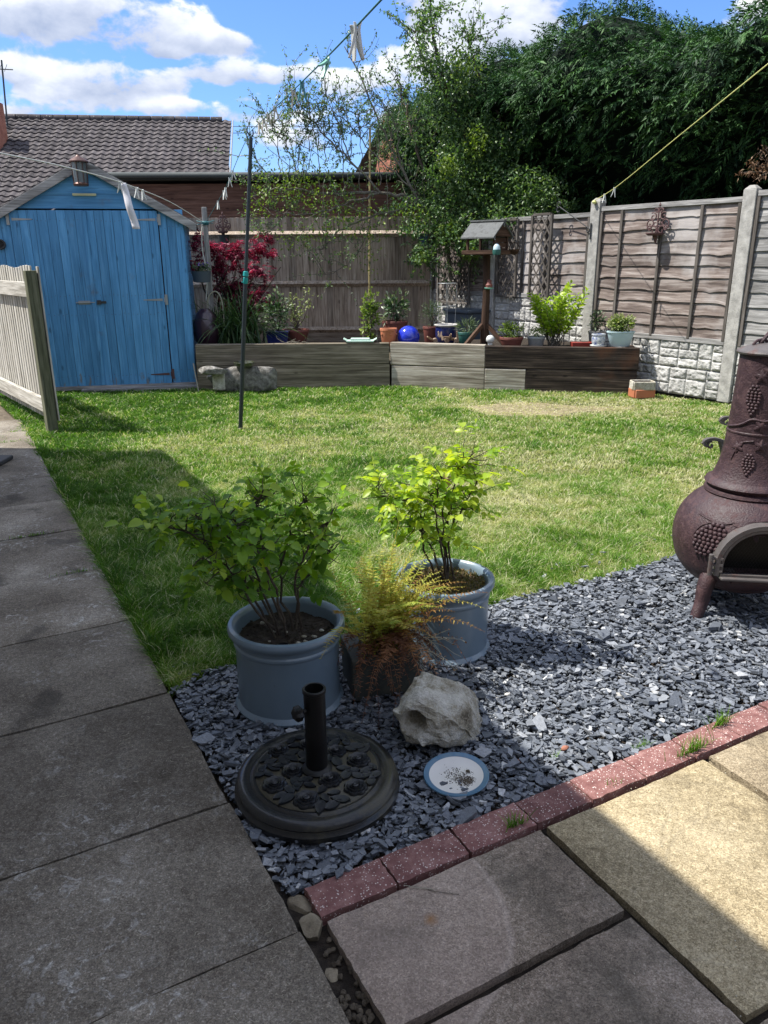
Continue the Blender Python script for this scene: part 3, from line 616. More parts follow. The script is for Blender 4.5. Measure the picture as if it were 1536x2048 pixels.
for (p_, lb) in [((1130, 1493), 'orange-brown pebble on the slate, the one in full sun'), ((1041, 1519), 'rounded orange-brown pebble right of the plate')]:
    p = PG(*p_); put_rock('pebble', (p[0], p[1], -.012), (.02, .013, .009), int(p_[0]), s_brk2, lb, 'pebble', .3, 2, 'orange pebbles among the slate')

# ================================================================== leaf and branch helpers
def leaves(C, D, L, W, fold=.25, kind='oval', rnd=None, seed=0, droop=.0):
    """C base points, D unit directions, L length, W width -> verts, faces, rnd. Each leaf folded along its midrib."""
    rs = np.random.RandomState(seed); n = len(C); D = D / (np.linalg.norm(D, axis=1)[:, None] + 1e-9)
    A = rs.normal(0, 1, (n, 3)); A[:, 2] = np.abs(A[:, 2]) + .6                         # leaf normals lean up
    S = np.cross(D, A); S /= np.linalg.norm(S, axis=1)[:, None] + 1e-9; N = np.cross(S, D)
    if kind == 'oval': pr = [(0, 0, 0), (.28, .42, 1), (.62, .46, 1), (1, 0, 0)]
    elif kind == 'round': pr = [(0, .0, 0), (.2, .40, 1), (.5, .56, 1), (.8, .40, 1), (1, 0, 0)]
    elif kind == 'thin': pr = [(0, .0, 0), (.35, .5, 1), (1, 0, 0)]
    L = np.broadcast_to(L, (n,))[:, None]; W = np.broadcast_to(W, (n,))[:, None]
    mid = []; Lf = []; Rt = []
    for (tt, ww, s_) in pr:
        b = C + D * L * tt - np.array([0, 0, 1.]) * L * droop * tt * tt
        mid.append(b); Lf.append(b + S * W * ww + N * W * ww * fold); Rt.append(b - S * W * ww + N * W * ww * fold)
    k = len(pr); inner = k - 2
    V = np.stack([mid[0]] + [x for j in range(1, k - 1) for x in (Lf[j], mid[j], Rt[j])] + [mid[-1]], 1)
    m_ = V.shape[1]; idx = np.arange(n)[:, None] * m_; quads = []; tris = []
    tris += [(0, 2, 1), (0, 3, 2)]
    for j in range(inner - 1):
        a = 1 + 3 * j; b = a + 3; quads += [(a, a + 1, b + 1, b), (a + 1, a + 2, b + 2, b + 1)]
    a = 1 + 3 * (inner - 1); tris += [(a, a + 1, m_ - 1), (a + 1, a + 2, m_ - 1)]
    r = rs.rand(n) if rnd is None else rnd
    return V.reshape(-1, 3), [idx + np.array([q]) for q in quads], [idx + np.array([q]) for q in tris], np.repeat(np.clip(r, 0, 1), m_)
def add_leaves(mb, *a, **k):
    V, Q, T, R = leaves(*a, **k); n0 = mb.n; F = (Q or T)[0]; mb.add(V, F, V, R)
    for q in (Q[1:] if Q else T[1:]) + (T if Q else []): mb.lp.append((q + n0).ravel()); mb.sz.append(np.full(len(q), q.shape[1]))
def rdir(n, rs, up=0.0):
    d = rs.normal(0, 1, (n, 3)); d[:, 2] += up; return d / np.linalg.norm(d, axis=1)[:, None]
def smooth_path(P, k=6, jit=0.0, rs=None):
    P = np.asarray(P, float); t_ = np.linspace(0, len(P) - 1, (len(P) - 1) * k + 1); i = np.minimum(t_.astype(int), len(P) - 2); f = (t_ - i)[:, None]
    a = P[np.maximum(i - 1, 0)]; b = P[i]; c_ = P[i + 1]; d = P[np.minimum(i + 2, len(P) - 1)]
    Q = .5 * ((2 * b) + (c_ - a) * f + (2 * a - 5 * b + 4 * c_ - d) * f ** 2 + (3 * b - a - 3 * c_ + d) * f ** 3)
    if jit: Q[1:] += rs.normal(0, jit, Q[1:].shape)
    return Q
def twig(p, d, L, rs, up=.3, n=6, wander=.25):
    P = [np.asarray(p, float)]; d = np.asarray(d, float)
    for i in range(n):
        d = d + rs.normal(0, wander, 3) + np.array([0, 0, up * .3]); d /= np.linalg.norm(d); P.append(P[-1] + d * L / n)
    return np.array(P)

# ================================================================== house that throws the shade (left of and behind the viewer)
def wall_quad(mb, a, b, z0, z1, th, nrm, rnd=.5):
    a = np.asarray(a); b = np.asarray(b); nrm = np.asarray(nrm)
    mb.prism([(0, z0), (np.linalg.norm(b - a), z0), (np.linalg.norm(b - a), z1), (0, z1)], (a[0], a[1], 0), (*((b - a) / np.linalg.norm(b - a)), 0), (0, 0, 1), (*nrm, 0), th, rnd)
foot = np.array([-4.46, 6.87]); HH = 3.77
hs = thing('house', 'rendered house beside the path whose shade falls over the lawn corner', 'house', (-6, 3, 0))
c0 = foot; c1 = foot + PD * 13; c2 = c1 - PN * 7; c3 = c0 - PN * 7
mb = MB(); wall_quad(mb, c0, c1, 0, HH - .1, .25, -PN); wall_quad(mb, c1, c2, 0, HH - .1, .25, -PD); wall_quad(mb, c2, c3, 0, HH - .1, .25, PN); wall_quad(mb, c3, c0, 0, HH - .1, .25, PD); obj('wall', mb, m_render, hs)
mb = MB()
for sg in (0, 1):
    a = c0 if sg == 0 else c3; s_ = 1 if sg == 0 else -1
    e = a + PN * .12 * s_ - PD * .0; rg = (c0 + c3) / 2
    mb.add([(*(e), HH), (*(e + PD * 13), HH), (*(rg + PD * 13), HH + 1.6), (*rg, HH + 1.6), (*(e), HH - .12), (*(e + PD * 13), HH - .12), (*(rg + PD * 13), HH + 1.45), (*rg, HH + 1.45)],
           [(0, 1, 2, 3), (7, 6, 5, 4), (0, 4, 5, 1), (0, 3, 7, 4), (1, 5, 6, 2)])
obj('roof', mb, s_tile, hs)
hb = thing('house_wing', 'rear wing of the house behind the viewer', 'house', (4, -4, 0))
mb = MB(); mb.box((4, -3.2, 1.5), (9, 3.6, 3.0)); obj('wall', mb, m_render, hb)
mb = MB(); mb.box((4, -3.2, 3.08), (9.3, 3.8, .15)); obj('roof', mb, m_feltedge, hb)

# ================================================================== shed
SP0 = np.array([-2.525, 10.434]); SU = np.array([-1.706, -.351]); SU /= np.linalg.norm(SU); SN = np.array([-SU[1], SU[0]])
if SN[1] > 0: SN = -SN                                            # out of the front
def sh(s, z, off=0.0): p = SP0 + SU * s + SN * off; return np.array([p[0], p[1], z])
def plane_hit(px, py, p0, dv):
    r = ray(px, py); nn = np.array([dv[1], -dv[0]]); t_ = (p0 @ nn) / (r[:2] @ nn); P = r * t_ + np.array([0, 0, H]); return float((P[:2] - p0) @ dv), float(P[2])
X3 = np.array([*SU, 0]); N3 = np.array([*SN, 0]); Z3 = np.array([0, 0, 1.])
shed = thing('garden_shed', 'blue painted wooden shed with double doors at the end of the lawn', 'shed', (*sh(1.13, 0, -1)[:2], 0))
SWd = 2.26; PK = 1.13; EV = 2.10; PKZ = 2.74; D_ = 1.95
def vboards(mb, s0, s1, z0, z1, off, n, th=.018, gap=.003):
    for i in range(n):
        a = s0 + (s1 - s0) * i / n; b = s0 + (s1 - s0) * (i + 1) / n
        mb.box((sh((a + b) / 2, (z0 + z1) / 2, off + RS.uniform(0, .003))), (b - a - gap, th, z1 - z0), np.array([X3, -N3, Z3]).T, jit=.0008)
mb = MB(); vboards(mb, 0.0, .30, .03, 2.21, 0, 3); obj('front_boards', mb, w_blue, shed, bevel=.002)
mb = MB(); vboards(mb, 2.05, SWd, .03, 2.21, 0, 2); obj('front_boards', mb, w_blue, shed, bevel=.002)
mb = MB(); zz = [2.215, 2.385, 2.555, 2.72]
def gz(s): return PKZ - .03 - abs(s - PK) * (PKZ - EV) / PK
for i in range(3):
    z0, z1 = zz[i], zz[i + 1]; hw0 = PK - (z0 - (gz(0))) / ((PKZ - EV) / PK); hw1 = max(.01, PK - (z1 - (gz(0))) / ((PKZ - EV) / PK))
    hw0 = min(hw0, PK)
    P = [(-hw0, z0), (hw0, z0), (hw1, z1), (-hw1, z1)]
    mb.prism(P, sh(PK, 0, -.01 + .004), X3, Z3, N3, .016)
    mb.prism([(-hw0, z0), (hw0, z0), (hw0, z0 + .012), (-hw0, z0 + .012)], sh(PK, 0, .0062), X3, Z3, N3, .009)
obj('gable_boards', mb, w_blue, shed)
mb = MB()
back = -N3
for (s_) in (0.0, SWd):
    p = sh(s_, 0, -.02); q = p + back * D_
    n_ = 13
    for i in range(n_):
        z0 = .03 + i * (EV - .03) / n_; z1 = z0 + (EV - .03) / n_ + .012
        mb.beam((p + q) / 2 * 1 + Z3 * (z0 + z1) / 2 - back * D_ / 2, (p + q) / 2 + Z3 * (z0 + z1) / 2 + back * D_ / 2, .018, z1 - z0 - .002)
mb.box(sh(PK, 1.07, -D_), (SWd, .02, 2.08), np.array([X3, -N3, Z3]).T)
mb.prism([(-PK, 2.1), (PK, 2.1), (0, PKZ - .03)], sh(PK, 0, -D_), X3, Z3, N3, .02)
obj('side_boards', mb, w_blue, shed)
mb = MB(); mb.box(sh(PK, 1.1, -.06), (SWd - .06, .06, 2.1), np.array([X3, -N3, Z3]).T); obj('inner_frame', mb, w_dark, shed)
mb = MB(); 
for sgn in (-1, 1):
    L_ = PK + .15; zz0 = PKZ + .045; zz1 = zz0 - L_ * (PKZ - EV) / PK
    for o_, th, wz, mm in ((0, .0, .0, 0),):
        a = sh(PK, zz0, .07); b = sh(PK + sgn * L_, zz1, .07)
        n_ = np.cross(b - a, N3); n_ /= np.linalg.norm(n_); n_ = n_ if n_[2] > 0 else -n_
        V = [a, b, b + back * (D_ + .15), a + back * (D_ + .15)]; V += [v - n_ * .02 for v in V]
        mb.add(V, [(0, 1, 2, 3), (7, 6, 5, 4), (0, 4, 5, 1), (1, 5, 6, 2), (2, 6, 7, 3), (3, 7, 4, 0)])
obj('roof', mb, m_felt, shed)
for sgn in (1, -1):
    mb = MB(); L_ = PK + .16; zt = PKZ + .035; ze = zt - L_ * (PKZ - EV) / PK; hb_ = .105
    mb.prism([(0, zt), (sgn * L_, ze), (sgn * L_, ze - hb_), (0, zt - hb_ * 1.05)][::sgn], sh(PK, 0, .055), X3, Z3, N3, .022); obj('barge_board', mb, w_grey, shed, bevel=.003)
for (a, b, nb) in ((.31, 1.175, 8), (1.185, 2.045, 8)):
    mb = MB(); vboards(mb, a, b, .045, 2.195, .020, nb)
    d_ = obj('door', mb, w_blue, shed, bevel=.002)
    if a < 1:
        for (z_, dark) in ((2.09, 0), (1.12, 0), (.165, 1)):
            mb = MB(); s0 = .335
            mb.prism([(0, -.016), (.24, -.006), (.24, .006), (0, .016)], sh(s0, z_, .031), X3, Z3, N3, .004)
            mb.box(sh(.29, z_, .033), (.035, .007, .13), np.array([X3, -N3, Z3]).T); mb.tube([sh(.312, z_ - .03, .037), sh(.312, z_ + .03, .037)], .007)
            obj('hinge', mb, m_rust if dark else m_galv, d_)
    else:
        mb = MB(); mb.prism([(0, -.016), (.23, -.006), (.23, .006), (0, .016)], sh(2.02, 2.09, .031), -X3, Z3, N3, .004); mb.box(sh(2.065, 2.09, .033), (.035, .007, .13), np.array([X3, -N3, Z3]).T)
        obj('hinge', mb, m_galv, d_)
        mb = MB(); mb.box(sh(1.30, 1.10, .033), (.14, .006, .045), np.array([X3, -N3, Z3]).T); mb.tube([sh(1.40, 1.10, .045), sh(1.17, 1.10, .045)], .007); mb.tube([sh(1.385, 1.10, .045), sh(1.385, 1.10, .075)], .006)
        obj('bolt', mb, m_galv, d_, smooth='auto')
mb = MB(); rs = np.random.RandomState(5)
for z_ in (.17, .95, 1.18, 2.08):
    for s_ in np.arange(.345, 2.02, .0535):
        if abs(s_ - 1.18) > .04: mb.box(sh(s_ + rs.uniform(-.006, .006), z_ + rs.uniform(-.012, .012), .0315), (.007, .002, .007), np.array([X3, -N3, Z3]).T)
for z_ in (.2, 1.1, 2.0):
    for s_ in (.03, .08, .13, .18, .23, .28, 2.09, 2.14, 2.2): mb.box(sh(s_, z_ + rs.uniform(-.02, .02), .0125), (.007, .002, .007), np.array([X3, -N3, Z3]).T)
o = obj('nail_heads', mb, m_rust, shed); o['kind'] = 'stuff'
mb = MB(); mb.box(sh(1.18, 1.12, .040), (.05, .016, 2.14), np.array([X3, -N3, Z3]).T); obj('cover_strip', mb, w_blue, shed, bevel=.003)
mb = MB(); mb.box(sh(1.12, 1.10, .052), (.05, .01, .055), np.array([X3, -N3, Z3]).T); mb.box(sh(1.065, 1.10, .038), (.06, .008, .03), np.array([X3, -N3, Z3]).T); obj('bolt_keep', mb, m_dgrey, shed)
mb = MB(); mb.box(sh(PK, .02, .0), (SWd + .05, .12, .05), np.array([X3, -N3, Z3]).T); mb.box(sh(.7, -.01, .1), (1.5, .14, .05), np.array([X3, -N3, Z3]).T); obj('sill', mb, w_grey, shed, bevel=.004)
mb = MB(); a, b = sh(1.285, 2.375, .022), sh(1.01, 2.375, .022); mb.beam(a, b, .035, .028); obj('vent_strip', mb, m_yellow, shed, bevel=.004)
mb = MB(); mb.lathe([(.05, -.012), (.062, 0), (.05, .012), (.038, 0), (.05, -.012)], n=20)
mb.V[0] = mb.V[0] @ np.array([X3, -Z3, N3]) + sh(2.185, 1.80, .045); mb.box(sh(2.185, 1.80, .02), (.05, .02, .05), np.array([X3, -N3, Z3]).T); obj('pull_ring', mb, m_dgrey, shed, smooth='auto')

# lantern hanging at the gable peak
lp = sh(1.15, 2.46, .17); ln = thing('hanging_lantern', 'bronze lidded glass lantern hanging at the peak of the blue shed', 'lantern', lp)
mb = MB(); mb.lathe([(.0, .345), (.02, .34), (.03, .325), (.075, .305), (.115, .275), (.118, .262), (.09, .255), (.0, .255)], n=28); obj('lid', mb, m_copper, ln, smooth='auto', local=True)
mb = MB(); mb.lathe([(.0, .015), (.072, .015), (.078, .15), (.085, .255)], n=24); obj('glass_body', mb, m_glass, ln, smooth='auto', local=True)
mb = MB(); mb.lathe([(.0, -.0), (.085, .0), (.09, .02), (.08, .035), (.0, .035)], n=24)
for i in range(8):
    a_ = i * pi / 4; mb.tube([(cos(a_) * .085, sin(a_) * .085, .02), (cos(a_) * .094, sin(a_) * .094, .26)], .005, 5)
obj('cage', mb, m_copper, ln, smooth='auto', local=True)

# ================================================================== picket fence at the left
pf0 = np.array([-3.33, 7.62]); pfd = np.array([-.61, .79]); pfd /= np.linalg.norm(pfd); pfn = np.array([pfd[1], -pfd[0]])      # to the lawn side
pk = thing('picket_fence', 'weathered grey picket fence panel beside the path end', 'fence', (*pf0, 0))
R2 = np.array([[*pfd, 0], [*pfn, 0], [0, 0, 1]]).T
mb = MB(); mb.box((pf0[0], pf0[1], .74), (.10, .10, 1.56), R2); obj('post', mb, w_mossy, pk, bevel=.006)
mb = MB(); q = pf0 + pfd * 2.55; mb.box((q[0], q[1], .74), (.10, .10, 1.56), R2); obj('post', mb, w_mossy, pk, bevel=.006)
for z_ in (1.345, .235):
    mb = MB(); a = pf0 + pfd * .06 - pfn * .02; b = pf0 + pfd * 2.48 - pfn * .02; mb.beam((*a, z_), (*b, z_), .045, .14); obj('rail', mb, w_pick, pk, bevel=.004)
for i in range(27):
    s_ = -.03 + i * .097; c_ = pf0 + pfd * s_ + pfn * (.066 if s_ < .06 else .022); mb = MB()
    zt = 1.555 + .012 * sin(i * .7)
    mb.box((c_[0], c_[1], (.08 + zt) / 2), (.062, .018, zt - .08), R2, taper=1.0, jit=.002); obj('picket', mb, w_pick, pk, bevel=.003)

# ================================================================== right-hand panel fence
FP0 = np.array([3.985, 8.925]); FD = np.array([-.57, .82]); FD /= np.linalg.norm(FD); FN = np.array([-FD[1], FD[0]])           # FN towards the garden
def fw(s, z, off=0.0): p = FP0 + FD * s + FN * off; return np.array([p[0], p[1], z])
RF = np.array([[*FD, 0], [*FN, 0], [0, 0, 1]]).T
ff = thing('panel_fence', 'fence of waney lap panels between concrete posts above rock-faced boards', 'fence', (*FP0, 0))
for s_, zt in ((-2.1, 2.36), (0.0, 2.33), (2.10, 2.33), (4.03, 2.2), (5.55, 2.2)):
    mb = MB(); c_ = fw(s_, 0, 0); wq = .075
    mb.box((c_[0], c_[1], (zt - .04) / 2), (wq * 2, .115, zt - .04), RF, jit=.0)
    P = [(-wq, -.0575, zt - .04), (wq, -.0575, zt - .04), (wq, .0575, zt - .04), (-wq, .0575, zt - .04), (-.03, -.03, zt), (.03, -.03, zt), (.03, .03, zt), (-.03, .03, zt)]
    P = np.array(P) * (.96, .96, 1) @ RF.T + (c_[0], c_[1], 0.002); mb.add(P, [(0, 1, 5, 4), (1, 2, 6, 5), (2, 3, 7, 6), (3, 0, 4, 7), (4, 5, 6, 7)])
    obj('concrete_post', mb, s_conc, ff, bevel=.006)
def lap_panel(s0, s1, z0, z1, bat, seed, mat=w_lap):
    rs = np.random.RandomState(seed); nb = int(round((z1 - z0) / .142)); mb = MB(); ns = 36
    for i in range(nb):
        zb = z0 + (z1 - z0) * i / nb; zt = zb + (z1 - z0) / nb + .02; S = np.linspace(s0, s1, ns)
        wv = (fbm(S * 3 + i * 7, S * 0 + seed, seed + i, 3) - .5) * .035 + (rs.rand() - .5) * .012
        kn = rs.uniform(s0, s1, 2)
        for k_ in kn: wv -= .014 * np.exp(-((S - k_) / .05) ** 2)
        off_b = .020 + (fbm(S * 4, S * 0, seed + i + 50, 2) - .5) * .012; 
        B = np.array([fw(a, zb + w_ if i else zb, o_) for a, w_, o_ in zip(S, wv, off_b)]); T = np.array([fw(a, zt, .002) for a in S]); M = (B * .45 + T * .55) + np.array([*FN, 0]) * ((fbm(S * 5, S * 0 + 3, i + seed, 2) - .5) * .006)[:, None]
        B2 = B - np.array([*FN, 0]) * .010; T2 = T - np.array([*FN, 0]) * .006
        V = np.concatenate([B, M, T, B2, T2]); n = ns
        F = [(j, j + 1, n + j + 1, n + j) for j in range(n - 1)] + [(n + j, n + j + 1, 2 * n + j + 1, 2 * n + j) for j in range(n - 1)] + [(3 * n + j + 1, 3 * n + j, 4 * n + j, 4 * n + j + 1) for j in range(n - 1)] + [(j + 1, j, 3 * n + j, 3 * n + j + 1) for j in range(n - 1)]
        lc = np.concatenate([np.c_[S, np.full(n, 0), zz_] for zz_ in (np.full(n, zb), np.full(n, (zb + zt) / 2), np.full(n, zt), np.full(n, zb), np.full(n, zt))])
        mb.add(V, np.array(F), lc, rs.rand())
    p = obj('lap_panel', mb, mat, ff)
    mb = MB(); mb.beam(fw(s0, z1 + .005, .012), fw(s1, z1 + .005, .012), .05, .055); obj('top_rail', mb, w_grey, p, bevel=.003)
    mb = MB(); mb.beam(fw(s0, z0 - .012, .016), fw(s1, z0 - .012, .016), .05, .06); obj('bottom_rail', mb, w_grey, p, bevel=.003)
    for b_ in [s0 + .02, s1 - .02] + bat:
        mb = MB(); mb.beam(fw(b_, z0 - .0, .034), fw(b_, z1 - .03, .034), .036, .024, up=(*FN, 0)); obj('batten', mb, w_trell, p, bevel=.003)
lap_panel(.085, 2.015, .68, 2.19, [1.68, 1.09, .56], 1)
lap_panel(-2.01, -.085, .64, 2.24, [-.5, -1.0, -1.5], 2, w_grey)
lap_panel(2.185, 3.95, 1.10, 2.13, [2.95, 3.4], 3)
lap_panel(4.11, 5.47, 1.10, 2.13, [4.8], 4)
def rockface(s0, s1, z0, z1, seed):
    """cast block-pattern board: mortar back plate with rough raised blocks"""
    rs = np.random.RandomState(seed); mb = MB(); mb.beam(fw(s0, (z0 + z1) / 2, -.012), fw(s1, (z0 + z1) / 2, -.012), z1 - z0 - .006, .045, up=(*FN, 0), rnd=.5)
    s_ = s0 + .004
    H_ = z1 - z0 - .012
    while s_ < s1 - .02:
        wd = min(rs.choice([.14, .18, .23, .27]), s1 - .004 - s_); 
        if s1 - s_ - wd < .07: wd = s1 - s_ - .004
        rows = rs.choice([1, 2, 3], p=[.08, .32, .60]); zc = z0 + .006; hs_ = [H_ / rows] * rows if rows != 2 else ([H_ * .38, H_ * .62] if rs.rand() < .5 else [H_ * .6, H_ * .4])
        for h_ in hs_:
            parts_ = [(0, 1)] if wd < .2 or rs.rand() < .5 else [(0, .5), (.5, 1)]
            if rows == 1: parts_ = [(0, 1)]
            for (u0, u1) in parts_:
                a0, a1 = s_ + wd * u0 + .002, s_ + wd * u1 - .002; b0, b1 = zc + .002, zc + h_ - .002
                nu = max(5, int((a1 - a0) / .011)); nv = max(5, int((b1 - b0) / .011)); U, V_ = np.meshgrid(np.linspace(0, 1, nu), np.linspace(0, 1, nv), indexing='ij')
                e = np.clip(np.minimum(np.minimum(U, 1 - U) * (a1 - a0), np.minimum(V_, 1 - V_) * (b1 - b0)) / .018, 0, 1)
                sx_ = a0 + U * (a1 - a0); sz_ = b0 + V_ * (b1 - b0); dsp = .011 + e ** .6 * (.003 + .034 * fbm(sx_ * 16 + seed, sz_ * 22, seed + int(s_ * 90), 4))
                p = np.array([*FP0, 0]) + sx_[..., None] * np.array([*FD, 0]) + dsp[..., None] * np.array([*FN, 0]) + sz_[..., None] * Z3
                F = np.array([(i * nv + j, (i + 1) * nv + j, (i + 1) * nv + j + 1, i * nv + j + 1) for i in range(nu - 1) for j in range(nv - 1)])
                mb.add(p.reshape(-1, 3), F, None, rs.rand())
            zc += h_
        s_ += wd
    obj('rock_faced_board', mb, s_gb, ff)
for (a, b, zs) in ((.08, 2.02, (.0, .33, .655)), (-2.02, -.08, (.0, .31, .61)), (2.18, 3.95, (.36, .72, 1.07)), (4.1, 5.47, (.36, .72, 1.07))):
    for i in range(2): rockface(a, b, zs[i], zs[i + 1], int(a * 10) + 30 + i * 3)

# trellises on the fence
def trellis(s0, s1, z0, z1, label, dp=.10, cell=.115):
    t_ = thing('trellis', label, 'trellis', fw((s0 + s1) / 2, z0, dp), 'diamond trellises on the right fence')
    for a, b, nm in ((fw(s0, z0, dp), fw(s0, z1, dp), 'upright'), (fw(s1, z0, dp), fw(s1, z1, dp), 'upright'), (fw(s0 + .02, z0, dp), fw(s1 - .02, z0, dp), 'cross_rail'), (fw(s0 + .02, z1, dp), fw(s1 - .02, z1, dp), 'cross_rail')):
        mb = MB(); mb.beam(a, b, .034, .036, up=(*FN, 0)); obj(nm, mb, w_trell, t_, bevel=.003)
    mb = MB(); Wd, Hh = s1 - s0 - .03, z1 - z0 - .03; k = 1.45
    for sg in (1, -1):
        c_ = -Hh
        for i in range(-60, 120):
            x0 = i * cell * 1.0
            # line: x = x0 + sg*z/k within the frame
            zs_ = [];
            for z_ in (0, Hh): zs_.append((x0 + sg * z_ / k, z_))
            (xa, za), (xb, zb) = zs_
            lo, hi = 0.0, 1.0; dx = xb - xa
            ta, tb = (0 - xa) / dx, (Wd - xa) / dx; ta, tb = min(ta, tb), max(ta, tb); lo = max(lo, ta); hi = min(hi, tb)
            if hi - lo < .03: continue
            A = fw(s0 + .015 + xa + dx * lo, z0 + .015 + Hh * lo, dp + .006 * sg); B = fw(s0 + .015 + xa + dx * hi, z0 + .015 + Hh * hi, dp + .006 * sg)
            mb.beam(A, B, .020, .009, up=(*FN, 0))
    obj('lattice', mb, w_trell, t_)
trellis(4.47, 5.24, .93, 2.12, 'wide diamond trellis in the back corner behind the bird table')
trellis(3.45, 3.84, 1.07, 2.13, 'narrow diamond trellis just right of the bird table')
trellis(2.77, 3.13, 1.05, 2.17, 'narrow diamond trellis nearest the concrete post, above the bright shrub', dp=.13)

# ================================================================== back close-board fence
YB = 13.4
bf = thing('closeboard_fence', 'brown close-board fence across the end of the garden', 'fence', (-1.2, YB, .3))
mb = MB(); x = -6.6
while x < .88:
    wd = RS.uniform(.092, .115); mb.box((x + wd / 2, YB + .02 + (RS.rand() - .5) * .006, 1.34), (wd + .012, .014, 1.84 + RS.uniform(-.006, .006)), np.array([[cos(.1), -sin(.1), 0], [sin(.1), cos(.1), 0], [0, 0, 1]]), jit=.002); x += wd
obj('boards', mb, w_fence, bf)
for z_ in (2.0, 1.22, .47):
    mb = MB(); mb.prism([(-.0, -.05), (.062, 0), (.0, .05)], (-6.6, YB, z_), (0, -1, 0), (0, 0, 1), (1, 0, 0), 7.4); obj('arris_rail', mb, w_fence, bf)
mb = MB(); mb.box((-2.9, YB + .01, .28), (7.4, .03, .4)); obj('gravel_board', mb, w_fence, bf)

# wooden clad garage beyond
gr = thing('clad_outbuilding', 'long flat-roofed outbuilding with brown horizontal cladding beyond the back fence', 'outbuilding', (-1.3, 16.5, 0))
mb = MB()
for i in range(18):
    z0 = .02 + i * .165; mb.box((-1.0, 16.0, z0 + .085), (8.3, .03, .172), np.array([[1, 0, 0], [0, cos(.09), -sin(.09)], [0, sin(.09), cos(.09)]]))
obj('cladding', mb, w_clad, gr)
mb = MB(); mb.box((-1.0, 17.7, 1.5), (8.26, 3.3, 2.9)); obj('wall', mb, w_clad, gr)
mb = MB(); mb.box((-1.0, 17.5, 3.10), (8.7, 3.5, .10)); obj('roof', mb, m_feltedge, gr)
mb = MB(); mb.tube([(-5.4, 15.70, 3.13), (3.4, 15.70, 3.08)], .055, 10); obj('gutter', mb, m_feltedge, gr, smooth=True)

# ================================================================== neighbour bungalow: pantiled roof
def tiled(mb, p0, u, v, W_, L_, course=.30, roll=.27, seed=0, amp=.028):
    """p0 eave corner, u along eave, v up the slope; one wavy strip per course"""
    u = np.asarray(u, float); v = np.asarray(v, float); nrm = np.cross(u, v); nrm /= np.linalg.norm(nrm); nr = int(L_ / course); nx = int(W_ / roll * 8)
    X = np.linspace(0, W_, nx); ph = (X / roll) % 1.0
    prof = amp * np.where(ph < .62, np.sin(ph / .62 * pi) , -.25 * np.sin((ph - .62) / .38 * pi))
    rs = np.random.RandomState(seed)
    for i in range(nr):
        tl = rs.rand(int(W_ / roll) + 2); rv = tl[(X / roll).astype(int)]
        a = i * course; b = a + course * 1.06
        A = p0 + X[:, None] * u + v * a + nrm * (prof + .035)[:, None]; B = p0 + X[:, None] * u + v * b + nrm * (prof + .004)[:, None]; C_ = A - nrm * .03
        n = nx; F = np.array([(j, j + 1, n + j + 1, n + j) for j in range(n - 1)] + [(2 * n + j, 2 * n + j + 1, j + 1, j) for j in range(n - 1)])
        mb.add(np.concatenate([A, B, C_]), F, None, np.concatenate([rv, rv, rv]))
bg_ = thing('bungalow', 'neighbouring bungalow with a brown pantiled roof behind the shed', 'bungalow', (-10, 24, 0))
R_r = PY(445, 243, 24.0); E_r = PY(457, 352, 21.2); R_l = PY(0, 237, 23.3); 
uu = (R_l - R_r); uu[2] = 0; uu /= np.linalg.norm(uu); vv = (R_r - E_r); vv -= uu * vv.dot(uu); Ls = np.linalg.norm(vv); vv /= Ls
mb = MB(); Wr = 13.0; tiled(mb, E_r + uu * Wr - vv * 2.4, -uu, vv, Wr, Ls + 2.45, .25, .22, 3); obj('roof', mb, s_tile, bg_)
mb = MB(); n_ = 40
for i in range(n_): a = R_r + uu * Wr * i / n_; mb.tube([a + uu * .01, a + uu * (Wr / n_ - .01)], .10, 10)
mb.V = [v_ + (0, 0, .02) for v_ in mb.V]; obj('ridge_tiles', mb, s_tile, bg_, smooth='auto')
mb = MB(); bk = np.cross(uu, [0, 0, 1]); bk = bk if bk[1] > 0 else -bk
e2 = E_r - vv * 2.4; zz_ = R_r[2]; hd = np.array([vv[0], vv[1], 0]); hd /= np.linalg.norm(hd); run = (R_r - e2) @ hd
mb.add([e2 + uu * .1 + hd * .3 + vv * 0, R_r + uu * .1 - Z3 * .1, e2 + uu * .1 + hd * (2 * run - .3)] + [np.array([*(e2 + uu * .1 + hd * .3)[:2], 0]), np.array([*(e2 + uu * .1 + hd * (2 * run - .3))[:2], 0])], [(0, 1, 2), (3, 0, 2, 4)])
a = e2 + hd * .35 + uu * .1; mb.prism([(0, 0), (Wr - .2, 0), (Wr - .2, e2[2] + .1), (0, e2[2] + .1)], (a[0], a[1], 0), uu, Z3, hd, .2); obj('wall', mb, s_brk2, bg_)
mb = MB(); p = R_r + np.array([*(hd * (2 * run)), 0])[:3] * 0; q = R_r + uu * Wr
mb.add([R_r, R_r + uu * Wr, R_r + uu * Wr + hd * run - Z3 * (R_r[2] - e2[2]), R_r + hd * run - Z3 * (R_r[2] - e2[2])], [(0, 1, 2, 3)]); obj('rear_roof', mb, s_tile, bg_)
mb = MB(); mb.prism([(0, -.12), (Ls + 2.45, -.04), (Ls + 2.45, .05), (0, .05)], e2 - uu * .02, vv, np.cross(vv, uu) if np.cross(vv, uu)[2] > 0 else -np.cross(vv, uu), -uu, .03); obj('verge_board', mb, m_galv, bg_)
ch = PY(2, 300, 21.9); mb = MB(); mb.box((ch[0] - .22, ch[1], 4.6), (.62, .6, 1.75)); c_ = obj('chimney', mb, s_brk2, bg_)
mb = MB(); mb.lathe([(.13, 0), (.12, .3), (.14, .32), (.11, .32)], (ch[0] - .25, ch[1], 5.475), 14); obj('chimney_pot', mb, m_terra, c_)
